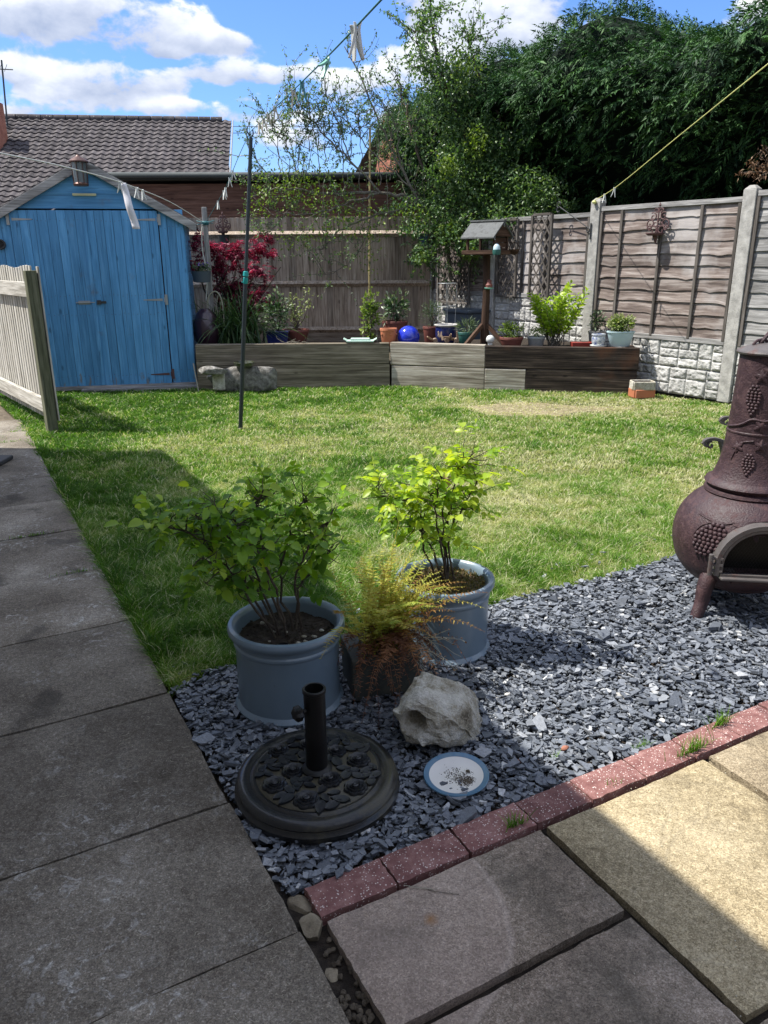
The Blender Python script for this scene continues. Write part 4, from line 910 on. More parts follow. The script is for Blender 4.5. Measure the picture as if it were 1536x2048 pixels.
mb = MB(); mb.box((ch[0] - .2, ch[1] - .32, 4.12), (.85, .2, .1)); obj('flashing', mb, m_galv, c_)
an = thing('tv_aerial', 'thin television aerial mast beside the bungalow chimney', 'aerial', PY(18, 300, 22.8))
a0 = PY(20, 308, 22.8); a1 = PY(3, 120, 22.8)
mb = MB(); mb.tube([a0, a1], .022, 6); obj('mast', mb, m_dmetal, an)
mb = MB(); a = PY(0, 136, 22.8); mb.tube([a - (.9, 0, -.02), a + (.25, .2, 0)], .014, 6)
for i in range(8): c_ = a - (.9 - i * .15, 0, 0); mb.tube([c_ - (0, .1, .1), c_ + (0, .1, .1)], .008, 4)
obj('boom', mb, m_dmetal, an)

h2 = thing('brick_house', 'distant house with red brick gable and tiled roof behind the sprawling bush', 'house', (1.5, 27, 0))
ap = PY(768, 236, 27.0); bl_ = PY(750, 352, 26.6); br_ = PY(812, 352, 25.2)
ud = br_ - bl_; ud[2] = 0; ud /= np.linalg.norm(ud)
mb = MB(); A_ = np.array([bl_, br_, ap]); lo_ = A_ - np.array([[0, 0, A_[0, 2]], [0, 0, A_[1, 2]], [0, 0, 0]])
lo_ = np.array([[bl_[0], bl_[1], 0], [br_[0], br_[1], 0]])
mb.add([lo_[0], lo_[1], br_, ap, bl_], [(0, 1, 2, 3, 4)]); B_ = np.array([8.0, 1.2, 0]); mb.add([lo_[1], lo_[1] + B_, br_ + B_, br_], [(0, 1, 2, 3)]); obj('wall', mb, s_brk2, h2)
mb = MB(); vv2 = ap - br_; L2 = np.linalg.norm(vv2); tiled(mb, br_ - vv2 * .08, B_ / np.linalg.norm(B_), vv2 / L2, 8.0, L2 * 1.08, .3, .28, 5); obj('roof', mb, s_tile, h2)
mb = MB(); mb.tube([ap + (0, 0, .05), ap + B_ + (0, 0, .05)], .1, 8); obj('ridge_tiles', mb, s_tile, h2, smooth=True)
mb = MB(); mb.add([ap, ap + B_, ap + B_ + (-2, 5, -2.6), ap + (-2, 5, -2.6)], [(0, 1, 2, 3)]); obj('rear_roof', mb, s_tile, h2)

# overhead wires
for i, (pa, pb, lb) in enumerate((((-300, 240), (1200, 252), 'upper overhead wire crossing the sky behind the bush'), ((-300, 257), (1200, 262), 'lower overhead wire crossing the sky behind the bush'))):
    a, b = PY(*pa, 34), PY(*pb, 34); mb = MB(); P = [a + (b - a) * k / 12 - Z3 * .12 * sin(pi * k / 12) for k in range(13)]; mb.tube(P, .012, 5); tag(obj('overhead_wire', mb, m_dgrey), lb, 'overhead wire', 'overhead wires')

# ================================================================== sleeper raised bed
rb = thing('raised_bed', 'low raised bed wall of two tiers of timber sleepers', 'raised bed', (.3, 10.2, 0))
B0 = np.array([-2.45, 10.215]); B1 = np.array([.091, 10.326]); B2 = np.array([1.302, 9.943]); B3 = np.array([3.16, 9.60])
def sleeper(a, b, z0, z1, mat, lb=None, th=.10):
    a = np.asarray(a, float); b = np.asarray(b, float); d = (b - a) / np.linalg.norm(b - a); nn = np.array([-d[1], d[0]]); nn = nn if nn[1] > 0 else -nn
    c_ = (a + b) / 2 + nn * th / 2; mb = MB(); R_ = np.array([[*d, 0], [*nn, 0], [0, 0, 1]]).T
    mb.box((c_[0], c_[1], (z0 + z1) / 2), (np.linalg.norm(b - a), th, z1 - z0), R_, jit=.003); o = obj('sleeper', mb, mat, rb, bevel=.008)
    if lb: o['label'] = lb
w_sl1 = wood('shade_sleeper_wood', (.07, .058, .042), (.17, .145, .105), (.33, .285, .22), var=.15, scale=.55, cross=30)  # darker sleeper copy, shade of the left wall put into its colour
sleeper(B0, B1 - (.003, 0), .285, .556, w_sl1); sleeper(B0, B1 - (.003, 0), -.06, .279, w_sl1)
dd = (B2 - B1) / np.linalg.norm(B2 - B1)
sleeper(B1 + dd * .004, B2 - dd * .004, .268, .56, w_sleep); sleeper(B1 + dd * .02, B2 - dd * .004, -.06, .262, w_sleep)
dd = (B3 - B2) / np.linalg.norm(B3 - B2)
sleeper(B2 + dd * .004, B3, .268, .545, w_sleepd, 'dark stained upper sleeper with a brown wet patch'); mid = B2 + dd * .52
sleeper(B2 + dd * .004, mid - dd * .003, -.06, .262, w_sleep); sleeper(mid + dd * .003, B3 - dd * .01, -.06, .262, w_sleepd)
dn = np.array([.3, .95]); mb = MB(); 
sleeper(B3 + (-.02, .11), B3 + (.05, .45), -.05, .54, w_sleepd)
bed_poly = [tuple(B0 + (0, .08)), tuple(B1 + (0, .08)), tuple(B2 + (0, .08)), tuple(B3 + (-.02, .08)), (3.20, 10.0), (2.75, 10.6), (.82, 13.36), (-6, 13.36), (-6, 12.6), (-2.5, 12.5), (-2.45, 10.6)]
def zb(x, y): return .49 - .22 * float(np.clip((y - 11.0 - max(0, x - .8) * .6) / 1.2, 0, 1))
XX, YY = np.meshgrid(np.linspace(-6, 3.3, 180), np.linspace(9.6, 13.38, 90), indexing='ij'); ok = in_poly(XX.ravel(), YY.ravel(), bed_poly).reshape(XX.shape)
ZZ = np.vectorize(zb)(XX, YY) + .03 * (fbm(XX * 6, YY * 6, 3) - .5); mb = MB()
F = np.array([(i * 90 + j, (i + 1) * 90 + j, (i + 1) * 90 + j + 1, i * 90 + j + 1) for i in range(179) for j in range(89) if ok[i, j] or ok[i + 1, j] or ok[i, j + 1] or ok[i + 1, j + 1]])
mb.add(np.stack([XX, YY, ZZ], 2).reshape(-1, 3), F); tag(obj('bed_soil', mb, s_soil, smooth=True, origin=(0, 0, 0)), None, kind='structure')

# ================================================================== clothes pole, line posts, lines, pegs
pb = PG(480, 853); pt_ = np.array([-1.19, 7.73, 2.66])
cp = thing('clothes_pole', 'tall thin dark clothes prop with teal collar standing on the lawn', 'clothes pole', (pb[0], pb[1], -.03))
joint = pb + (pt_ - pb) * .545
mb = MB(); mb.tube([pb - (0, 0, .05), joint], .021, 12); obj('lower_tube', mb, m_dmetal, cp, smooth='auto')
mb = MB(); mb.tube([joint, pt_], .017, 12); obj('upper_tube', mb, m_dmetal, cp, smooth='auto')
ax = (pt_ - pb) / np.linalg.norm(pt_ - pb)
mb = MB(); mb.tube([joint - ax * .07, joint - ax * .065, joint - ax * .01, joint - ax * .005], [.018, .022, .024, .018], 14); mb.tube([joint, joint + ax * .006, joint + ax * .045, joint + ax * .05], [.02, .027, .025, .017], 14)
mb.tube([joint - ax * .05, joint - ax * .05 - (.035, .01, 0)], .006, 6); obj('collar', mb, m_teal, cp, smooth='auto')
mb = MB(); k = pt_ + (0, 0, .0); mb.tube(smooth_path([k, k + (-.03, 0, .05), k + (-.028, 0, .09)]), .006, 6); mb.tube(smooth_path([k, k + (.022, 0, .03), k + (.018, 0, .07)]), .006, 6); obj('hook', mb, m_dmetal, cp, smooth='auto')

wp = PY(410, 440, 10.95); wpb = np.array([wp[0], wp[1], .45]); wt = np.array([wp[0] + .0, wp[1], 2.27])
lp_ = thing('line_post', 'slim weathered timber post holding washing lines beside the shed', 'post', wpb)
mb = MB(); mb.beam(wpb - (0, 0, .1), wt, .062, .062); obj('post', mb, w_grey, lp_, bevel=.005)
mb = MB()
for i in range(4): mb.lathe([(.045, -.006), (.052, 0), (.045, .006), (.04, 0), (.045, -.006)], (wt[0], wt[1], wt[2] - .18 - .012 * i), 14)
mb.tube(smooth_path([wt + (-.11, -.04, -.17), wt + (0, -.06, -.19), wt + (.13, -.04, -.17)]), .006, 6); mb.tube(smooth_path([wt + (-.10, -.03, -.22), wt + (0, -.06, -.2), wt + (.11, -.04, -.20)]), .006, 6)
obj('cord_binding', mb, m_line_t, lp_, smooth='auto')
mb = MB(); mb.tube(smooth_path([wt + (-.03, -.05, -.2), wt + (-.055, -.05, -.5), wt + (-.02, -.05, -.85), wt + (-.06, -.03, -1.2)]), .008, 6); obj('cord_tail', mb, m_line_w, lp_, smooth=True)

def line(pts, r, mat, label):
    P = smooth_path(pts, 16); mb = MB(); mb.tube(P, r, 6); return P, tag(obj('washing_line', mb, mat, smooth=True), label, 'washing line', 'washing lines')
ptt = pt_ + (0, 0, .05)
tA = PY(762, 0, 2.45); tB = PY(660, 108, 3.35); tC = PY(585, 182, 5.0); tD = PY(540, 225, 6.3)
d_ = tA - tB
LT, _o = line([tA + d_ * 2.2, tA + d_ * .9, tA, tB, tC, tD, ptt], .0032, m_line_t, 'teal washing line rising from the clothes pole over the viewer')
Lm = [PY(*a) for a in [(483, 300, 8.6), (464, 345, 9.2), (450, 378, 9.7), (433, 408, 10.3)]]
LT2, _o = line([ptt] + Lm + [wt + (.02, -.04, -.19)], .0035, m_line_t, 'short teal washing line dropping from the pole to the timber post')
lwp = [wt + (-.03, -.05, -.18), PY(340, 404, 9.6), PY(245, 366, 7.4), PY(130, 334, 6.0), PY(0, 306, 5.0)]; lwp.append(lwp[-1] + (lwp[-1] - lwp[-2]) * 1.3)
LWl, _o = line(lwp, .0045, m_line_w, 'white washing line crossing in front of the blue shed')
p2t = fw(2.10, 2.30, .08); ly = [p2t, PY(1235, 372, 9.0), PY(1360, 270, 6.8), PY(1536, 128, 5.0)]; ly.append(ly[-1] + (ly[-1] - ly[-2]) * 1.5)
LY, _o = line(ly, .0035, m_line_y, 'yellow washing line running from the concrete fence post over the lawn')
mb = MB(); mb.lathe([(.02, -.02), (.03, 0), (.02, .02)], p2t + (0, 0, -.02), 10); tag(obj('line_knot', mb, m_line_y, smooth='auto'), 'yellow knot tying the washing line to the concrete post', 'knot')

def make_peg(mat, label):
    t_ = thing('clothes_peg', label, 'peg', (0, 0, 0), 'clothes pegs on the washing lines')
    for sg in (1, -1):
        mb = MB(); n = 7; z = np.array([.026, .018, .004, -.012, -.032, -.052, -.064]); x = np.array([.010, .0062, .005, .0085, .013, .019, .0235]) * sg; z = z * 1.12; w_ = np.array([.007, .0085, .009, .009, .008, .0075, .006]); d = np.array([.006, .007, .007, .007, .007, .006, .005]) 
        V = []
        for i in range(n): V += [(x[i] - w_[i] * .55, -d[i], z[i]), (x[i] + w_[i] * .55, -d[i], z[i]), (x[i] + w_[i] * .55, d[i], z[i]), (x[i] - w_[i] * .55, d[i], z[i])]
        F = [(i * 4 + j, i * 4 + (j + 1) % 4, i * 4 + 4 + (j + 1) % 4, i * 4 + 4 + j) for i in range(n - 1) for j in range(4)] + [(3, 2, 1, 0), (n * 4 - 4, n * 4 - 3, n * 4 - 2, n * 4 - 1)]
        mb.add(V, F); obj('prong', mb, mat, t_, local=True, bevel=.001)
    mb = MB(); mb.lathe([(.0068, -.0032), (.008, 0), (.0068, .0032), (.0055, 0), (.0068, -.0032)], (0, 0, .0), 10); mb.V[0] = mb.V[0][:, [0, 2, 1]]; obj('spring', mb, m_galv, t_, smooth='auto', local=True)
    return t_
protos = {k: None for k in 'wbgt'}; PM = dict(w=m_white, b=m_pegb, g=m_pegg, t=m_pegt)
def nearest(P, px, py):
    """point of a line whose direction from the viewer is closest to the pixel"""
    r = ray(px, py); r /= np.linalg.norm(r); Q = []
    for i in range(len(P) - 1):
        for f in np.linspace(0, 1, 6): Q.append(P[i] * (1 - f) + P[i + 1] * f)
    Q = np.array(Q); v = Q - (0, 0, H); v /= np.linalg.norm(v, axis=1)[:, None]; return Q[np.argmax(v @ r)]
def peg(P, px, py, k, yaw, roll, label, tilt=0.0):
    q = nearest(P, px, py); loc = (q[0], q[1], q[2] - .02); rot = (tilt, roll, yaw)
    if protos[k] is None: protos[k] = make_peg(PM[k], label); protos[k].location = loc; protos[k].rotation_euler = rot
    else: dup(protos[k], loc, rot, label)
peg(LT, 716, 52, 'w', .1, .06, 'white peg nearest the viewer, high on the teal line'); peg(LT, 710, 56, 'w', .9, -.25, 'white peg just behind the one nearest the viewer on the teal line')
peg(LT, 650, 112, 'g', 1.2, .95, 'pale green peg sitting tilted on the teal line'); peg(LT, 604, 165, 't', .3, .0, 'blue-green peg hanging on the teal line')
peg(LT, 587, 180, 'b', .1, -.15, 'beige peg next to the blue-green one on the teal line')
for i, (a, b, lb) in enumerate([((549, 213), 0, 'fourth'), ((535, 226), .3, 'third'), ((526, 236), .1, 'second'), ((516, 242), -.2, 'first')]): peg(LT, *a, 'b', .2 * i, -.1 + b * .3, 'beige peg, %s from the pole top on the teal line' % lb)
for i, (a, lb) in enumerate([((466, 342), 'highest'), ((458, 356), 'second highest'), ((449, 376), 'third highest'), ((444, 380), 'fourth highest'), ((434, 402), 'lowest')]): peg(LT2, *a, 'w', .3 * i, -.1 + .1 * (i % 3), 'white peg, %s on the short line between pole and timber post' % lb)
for i, (a, lb) in enumerate([((240, 364), 'leftmost, gripping the white cloth strip'), ((249, 367), 'second from the left, gripping the cloth strip'), ((274, 376), 'second from the right, above the shed barge board'), ((285, 380), 'rightmost, above the shed barge board')]): peg(LWl, *a, 'w', .3 * i, .12 * (-1) ** i, 'white peg on the shed-side line, ' + lb)
peg(LY, 1211, 392, 'w', .2, .0, 'white peg on the yellow line, nearer the concrete post'); peg(LY, 1229, 376, 'w', -.2, .12, 'white peg on the yellow line, farther from the concrete post')
q = nearest(LWl, 245, 368); mb = MB(); n_ = 14
e = PY(272, 458, q[1]) - q; f_ = PY(262, 372, q[1]) - PY(245, 372, q[1])
V = []; 
for i in range(n_):
    t_ = i / (n_ - 1); wv = .012 * sin(t_ * 9); 
    for u_ in (-.5, -.2, .1, .5): V.append(q + e * t_ + f_ * u_ * (.75 + .15 * t_) + np.array([0, wv + .02 * abs(u_), -.0]))
F = [(i * 4 + j, i * 4 + j + 1, i * 4 + j + 5, i * 4 + j + 4) for i in range(n_ - 1) for j in range(3)]
mb.add(V, F); o = obj('cloth_strip', mb, m_cloth, smooth=True); so = o.modifiers.new('thick', 'SOLIDIFY'); so.thickness = .003; tag(o, 'narrow white cloth strip pegged to the line in front of the shed', 'cloth strip')

# ================================================================== wall ornaments and hooks
def scroll(c, r, turns, a0, ex, ez, tube_r, mb, sgn=1, n=26):
    P = []
    for i in range(n): t_ = i / (n - 1); rr = r * (1 - .8 * t_); a = a0 + sgn * turns * 2 * pi * t_; P.append(np.asarray(c) + ex * (cos(a) * rr) + ez * (sin(a) * rr))
    mb.tube(P, tube_r, 6)
def plaque(name, label, cat, c, ex, nrm, Wd, Hh, shelf=True):
    t_ = thing(name, label, cat, c); mb = MB(); ez = Z3; c = np.asarray(c)
    for sg in (1, -1):
        for (u, v_, r_, a0, tn) in ((.18, .12, .20, 0, 1.1), (.33, .38, .20, -1, 1.2), (.24, .64, .17, 1, 1.2), (.10, .86, .11, 0, 1.1), (.12, .38, .14, 2, 1.1), (.38, .2, .12, 0, 1.2)):
            scroll(c + ex * sg * u * Wd + ez * v_ * Hh + nrm * .01, r_ * Wd, tn, a0 if sg > 0 else pi - a0, ex, ez, .0075, mb, sg)
    mb.tube(smooth_path([c + nrm * .01, c + ez * Hh * .5 + nrm * .014, c + ez * Hh + nrm * .01]), .009, 6); mb.lathe([(.0, 0), (.016, .02), (.0, .055)], c + ez * Hh, 8)
    obj('scrollwork', mb, m_rust, t_, smooth='auto')
    mb = MB(); mb.lathe([(.0, -.02), (Wd * .28, -.02), (Wd * .36, .0), (Wd * .36, .012), (0, .012)], c + nrm * .05 + ez * .0, 20, sy=.75)
    mb.tube([c + nrm * .04 - ez * .02, c + nrm * .02 - ez * .11], [.03, .01], 8); obj('candle_shelf', mb, m_rust, t_, smooth='auto')
FD3 = np.array([*FD, 0]); FN3 = np.array([*FN, 0])
plaque('wall_sconce', 'rusty scrollwork iron sconce hanging on the big fence panel', 'sconce', fw(1.11, 1.87, .065), -FD3, FN3, .30, .30)
mb = MB(); c_ = fw(1.11, 1.83, .06); c2 = fw(.95, 1.45, .05)
plaque('wall_planter', 'dark scrollwork iron planter on the back fence above the red maple', 'planter', PY(447, 464, YB - .09) , np.array([1., 0, 0]), np.array([0, -1., 0]), .24, .26)
p = PY(447, 470, YB - .12); mb = MB(); mb.lathe([(.0, -.18), (.07, -.17), (.09, -.02), (.10, 0), (.0, 0)], p, 14, sy=.8); tag(obj('iron_pot', mb, m_dgrey, smooth='auto'), 'dark pot under the scrollwork planter on the back fence', 'pot')
# bracket hook on post 2
bk_ = thing('bracket_hook', 'black wrought-iron hanging bracket on the middle concrete post', 'bracket', fw(2.16, 2.1, .07))
mb = MB(); a = fw(2.14, 1.95, .07); b = fw(2.62, 2.25, .16); mb.tube([a - Z3 * .12, a + Z3 * .08], .009, 6); mb.tube([a, b], .007, 6); c_ = b + FD3 * .0; scroll(b + Z3 * .03, .05, .8, -1.2, FD3, Z3, .007, mb); scroll(b - Z3 * .045 + FD3 * .01, .045, .7, 1.5, FD3, Z3, .007, mb, -1); scroll(a - Z3 * .0 + FD3 * .05, .035, .8, 3, FD3, Z3, .006, mb)
obj('scroll_arm', mb, m_dgrey, bk_, smooth='auto')

# ================================================================== bird table
bt = PY(968, 680, 10.35); bx, by = bt[0], bt[1]
tb = thing('bird_table', 'rustic brown bird table with a felted pitched roof on the raised bed', 'bird table', (bx, by, .49))
mb = MB(); mb.tube([(bx - .0, by, .5), (bx + .01, by, 1.1), (bx, by, 1.66)], [.052, .048, .046], 14); obj('pole', mb, w_dark, tb, smooth='auto')
for a_ in (-2.7, -.45, 1.2, 2.3):
    mb = MB(); mb.beam((bx + cos(a_) * .3, by + sin(a_) * .3, .51), (bx + cos(a_) * .03, by + sin(a_) * .03, .78), .05, .05); obj('leg', mb, w_dark, tb, bevel=.008)
ya = -.72; ca, sa = cos(ya), sin(ya); RB = np.array([[ca, -sa, 0], [sa, ca, 0], [0, 0, 1]])
def bp(x, y, z): return np.array([bx, by, z]) + RB @ np.array([x, y, 0])
mb = MB(); mb.box(bp(0, 0, 1.66), (.46, .36, .03), RB); 
for (u, v_, L_, W2) in ((0, -.19, .5, .035), (0, .19, .5, .035)): mb.box(bp(u, v_, 1.675), (L_, .035, .05), RB)
for u in (-.24, .24): mb.box(bp(u, 0, 1.675), (.035, .38, .05), RB)
obj('tray', mb, w_dark, tb, bevel=.004)
for u in (-.20, .20):
    for v_ in (-.14, .14): mb = MB(); mb.box(bp(u, v_, 1.79), (.03, .03, .22), RB); obj('roof_post', mb, w_dark, tb, bevel=.003)
mb = MB()
for u in (-.215, .215): mb.prism([(-.19, 0), (.19, 0), (0, .16)], bp(u, 0, 1.862), RB @ [0, 1, 0], Z3, RB @ [1, 0, 0], .018)
for k in range(3): mb.box(bp(.2, 0, 1.70 + k * .06), (.012, .24, .052), RB)
obj('gable_end', mb, w_dark, tb, bevel=.002)
for sg in (1, -1):
    mb = MB(); a, b = bp(-.25, 0, 2.03), bp(.25, 0, 2.03); q1 = bp(-.25, sg * .235, 1.835); q2 = bp(.25, sg * .235, 1.835); up_ = Z3 * .02
    mb.add([a, b, q2, q1, a + up_, b + up_, q2 + up_, q1 + up_], [(0, 1, 2, 3), (7, 6, 5, 4), (0, 4, 5, 1), (1, 5, 6, 2), (2, 6, 7, 3), (3, 7, 4, 0)]); obj('roof_panel', mb, m_felt, tb, bevel=.003)
mb = MB(); mb.beam(bp(-.26, 0, 2.052), bp(.26, 0, 2.052), .06, .02); obj('ridge_cap', mb, m_felt, tb, bevel=.003)
mb = MB()
for (u, v_, z_) in ((.25, 0, 1.99), (.25, -.20, 1.83), (.25, .2, 1.83)): scroll(bp(u, v_, z_), .022, .75, 1.5, RB @ np.array([0, 1., 0]), Z3, .004, mb)
obj('cup_hook', mb, m_galv, tb, smooth='auto')
f1 = bp(.27, -.19, 1.645); fd = thing('bird_feeder', 'green topped seed feeder hanging from the front of the bird table', 'feeder', f1, 'feeders on the bird table')
mb = MB(); mb.lathe([(.0, .0), (.045, .0), (.052, .03), (.05, .06), (.0, .06)], f1, 16); obj('tray', mb, m_greenpot, fd, smooth='auto')
mb = MB(); mb.lathe([(.045, .06), (.04, .10), (.02, .125), (.0, .13)], f1, 16); obj('dome', mb, m_china if 0 else m_pale, fd, smooth='auto'); mb = MB(); mb.tube(smooth_path([f1 + (0, 0, .13), f1 + (-.03, .02, .18), f1 + (-.0, .08, .22)]), .003, 5); obj('hanger', mb, m_rust, fd, smooth=True)
f2 = bp(.27, .21, 1.70); fd = thing('bird_feeder', 'round open basket feeder hanging at the right end of the bird table', 'feeder', f2, 'feeders on the bird table')
mb = MB(); mb.lathe([(.0, -.06), (.04, -.05), (.065, -.015), (.07, .01), (.06, -.005), (.03, -.04), (.0, -.05)], f2, 18); obj('bowl', mb, w_dark, fd, smooth='auto')
mb = MB(); mb.tube([f2 + (cos(a) * .068, 0, sin(a) * .09) for a in np.linspace(0, pi, 14)], .006, 6); mb.tube([f2 + (0, 0, .09), f2 + (0, 0, .17)], .003, 5); obj('handle', mb, w_dark, fd, smooth='auto')
f3 = np.array([bx + .03, by - .09, 1.23]); fd = thing('bird_feeder', 'brown clay feeder with pale green dish fixed halfway up the bird table pole', 'feeder', f3, 'feeders on the bird table')
mb = MB(); mb.lathe([(.0, 0), (.05, 0), (.06, .012), (.058, .018), (0, .012)], f3, 18); obj('dish', mb, m_pegg, fd, smooth='auto'); mb = MB(); mb.lathe([(.0, .012), (.042, .012), (.045, .05), (.03, .07), (.028, .11), (.0, .12)], f3, 14); obj('body', mb, m_brownpot, fd, smooth='auto')

# ================================================================== stones and bits by the bed
q = PY(480, 775, 9.95); V, F = rock((.66, .11, .20), 14, 4, .3); V[:, 2] = np.clip(V[:, 2], -.17, .155) + .16 ; V[:, 0] *= .98
V += .02 * (fbm(V[:, 0] * 14, V[:, 2] * 14, 3) - .5)[:, None] * np.array([0, 1, .6])
mb = MB(); mb.add(V + (q[0] + .0, q[1] + .06, -.02), F); tag(obj('boulder', mb, s_bould, smooth='auto'), 'long pitted pale boulder lying against the left sleepers', 'boulder')
q = PY(425, 742, 9.85); put_rock('cap_stone', (q[0], q[1], .22), (.21, .10, .065), 22, s_bould, 'rounded pale stone resting at the left end of the long boulder', 'stone', .1, 3)
mb = MB(); mb.box((q[0] + .05, q[1] + .12, .12), (.16, .1, .23)); tag(obj('stone_block', mb, s_rock, bevel=.02), 'grey block propping up the rounded stone beside the shed', 'stone')
q = PY(487, 727, 9.93); mb = MB(); mb.lathe([(.0, 0), (.09, 0), (.125, .02), (.135, .06), (.125, .065), (.11, .03), (0, .02)], (q[0], q[1] + .04, .30), 26); tag(obj('bowl', mb, glaze('olive_glaze', (.05, .055, .03), .25, .4, .2), smooth='auto'), 'olive glazed bowl standing on the long boulder', 'bowl')
mb = MB(); a = PY(397, 780, 10.0); mb.beam((a[0], a[1], -.02), (a[0] - .05, a[1] + .05, .34), .012, .02); tag(obj('wood_offcut', mb, w_pick), 'thin pale stick leaning against the shed corner', 'stick')

# ================================================================== pots, plants
def lpot(t_, x, y, z, r, h, mat, rim=.012, taper=.72, soil=True, n=32, band=False, sub=None):
    mb = MB(); r0 = r * taper
    mb.lathe([(0, 0), (r0, 0), (r0 + .004, .006), (r - .006, h - .035), (r - .004, h - .034), (r, h - .03), (r, h - .004), (r - .004, h), (r - rim - .004, h), (r - rim - .006, h - .02), (r - rim - .01, h - .05), (0, h - .05)], (x, y, z), n)
    obj('pot', mb, mat, t_, smooth='auto')
    if soil:
        mb = MB(); rr = r - rim - .008; mb.lathe([(0, 0), (rr * .5, .004), (rr, -.004), (rr, -.01)][::-1], (x, y, z + h - .022), 20); obj('soil', mb, s_soil, t_, smooth='auto')
def foliage(t_, C, D, L, W, mat, kind='oval', seed=1, name='foliage', droop=.2, rnd=None, fold=.25):
    mb = MB(); add_leaves(mb, C, D, L, W, kind=kind, seed=seed, droop=droop, rnd=rnd, fold=fold); return obj(name, mb, mat, t_, smooth=False)
def bushy(t_, c, rad, n, L, W, mat, kind='oval', seed=1, stems=6, base=None, smat=None, up=.6, shell=.5, name='foliage'):
    rs = np.random.RandomState(seed); c = np.asarray(c, float); rad = np.asarray(rad, float); d = rdir(n, rs); rr = rs.rand(n)[:, None] ** shell; C = c + d * rad * rr
    C += (fbm(C[:, 0] * 20, C[:, 2] * 20 + C[:, 1] * 9, seed)[:, None] - .5) * rad * .8
    D = d + np.array([0, 0, up]) + rs.normal(0, .5, (n, 3)); foliage(t_, C, D, L * rs.uniform(.6, 1.2, n), W * rs.uniform(.7, 1.2, n), mat, kind, seed, name)
    if base is not None:
        mb = MB(); 
        for i in range(stems):
            e = c + rdir(1, rs)[0] * rad * .75; mb.tube(smooth_path([np.asarray(base) + rs.normal(0, .012, 3) * (1, 1, 0), (np.asarray(base) + e) / 2 + rs.normal(0, .02, 3), e], 4), np.linspace(.006, .002, 9), 5)
        obj('stems', mb, smat or m_bark, t_)
ZB = .49
def gx(px, y, py=660): return PY(px, py, y)[0]

# red-brown bowl with pale shrub
x = gx(592, 11.25); T = thing('potted_shrub', 'thin pale-leaved shrub in a red-brown plastic bowl on the left of the bed', 'potted plant', (x, 11.25, ZB), 'potted plants along the raised bed')
lpot(T, x, 11.25, ZB, .19, .17, m_brownpot); rs = np.random.RandomState(4); b = np.array([x, 11.25, ZB + .15]); mb = MB(); Cs = []
for i in range(7):
    P = twig(b, (rs.normal(.3, .35), rs.normal(0, .3), 1), rs.uniform(.35, .62), rs, .3, 8, .2); mb.tube(P, np.linspace(.008, .002, len(P)), 5); Cs += list(P[3:])
obj('stems', mb, m_bark, T); Cs = np.array(Cs); C = Cs[rs.randint(len(Cs), size=230)] + rs.normal(0, .035, (230, 3)); foliage(T, C, rdir(230, rs, .3), .045, .022, l_var, seed=4)
# dark shrub with a blue square pot
x = gx(556, 11.0); T = thing('potted_shrub', 'dark evergreen in a small square blue pot right of the strappy clump', 'potted plant', (x, 11.0, ZB), 'potted plants along the raised bed')
mb = MB(); mb.box((x, 11.0, ZB + .08), (.27, .22, .16), taper=1.12); mb.box((x, 11.0, ZB + .165), (.32, .27, .02)); obj('pot', mb, m_navy, T, bevel=.006); bushy(T, (x - .02, 11.1, ZB + .42), (.18, .16, .28), 420, .07, .03, l_dk, seed=8, base=(x, 11, ZB + .16))
# strappy clump (no pot)
xs_ = gx(470, 10.9); T = thing('strappy_plant', 'large arching clump of strappy green leaves below the red maple', 'plant', (xs_, 10.9, ZB)); rs = np.random.RandomState(5)
mb = MB()
for i in range(330):
    a = rs.uniform(-pi, pi); L_ = rs.uniform(.5, 1.05); le = rs.uniform(.15, .95) ; b = np.array([xs_ + rs.normal(0, .16), 10.9 + rs.normal(0, .10), ZB]); n = 9; t_ = np.linspace(0, 1, n); 
    hz = L_ * le * (t_ ** 1.5); vt = L_ * (t_ * (1.05 - .2 * le) - .95 * le * t_ ** 2.4)
    mid = b + np.stack([cos(a) * hz * 1.1, sin(a) * hz * .6, vt], 1); sd_ = np.array([-sin(a), cos(a), 0]); ww = .010 * (1 - t_ ** 3) + .001
    V = np.concatenate([mid + sd_ * ww[:, None], mid - (0, 0, .004), mid - sd_ * ww[:, None]]); F = np.array([(j, j + 1, n + j + 1, n + j) for j in range(n - 1)] + [(n + j, n + j + 1, 2 * n + j + 1, 2 * n + j) for j in range(n - 1)]); mb.add(V, F, None, rs.rand() ** 1.4)
obj('blades', mb, l_blade, T)
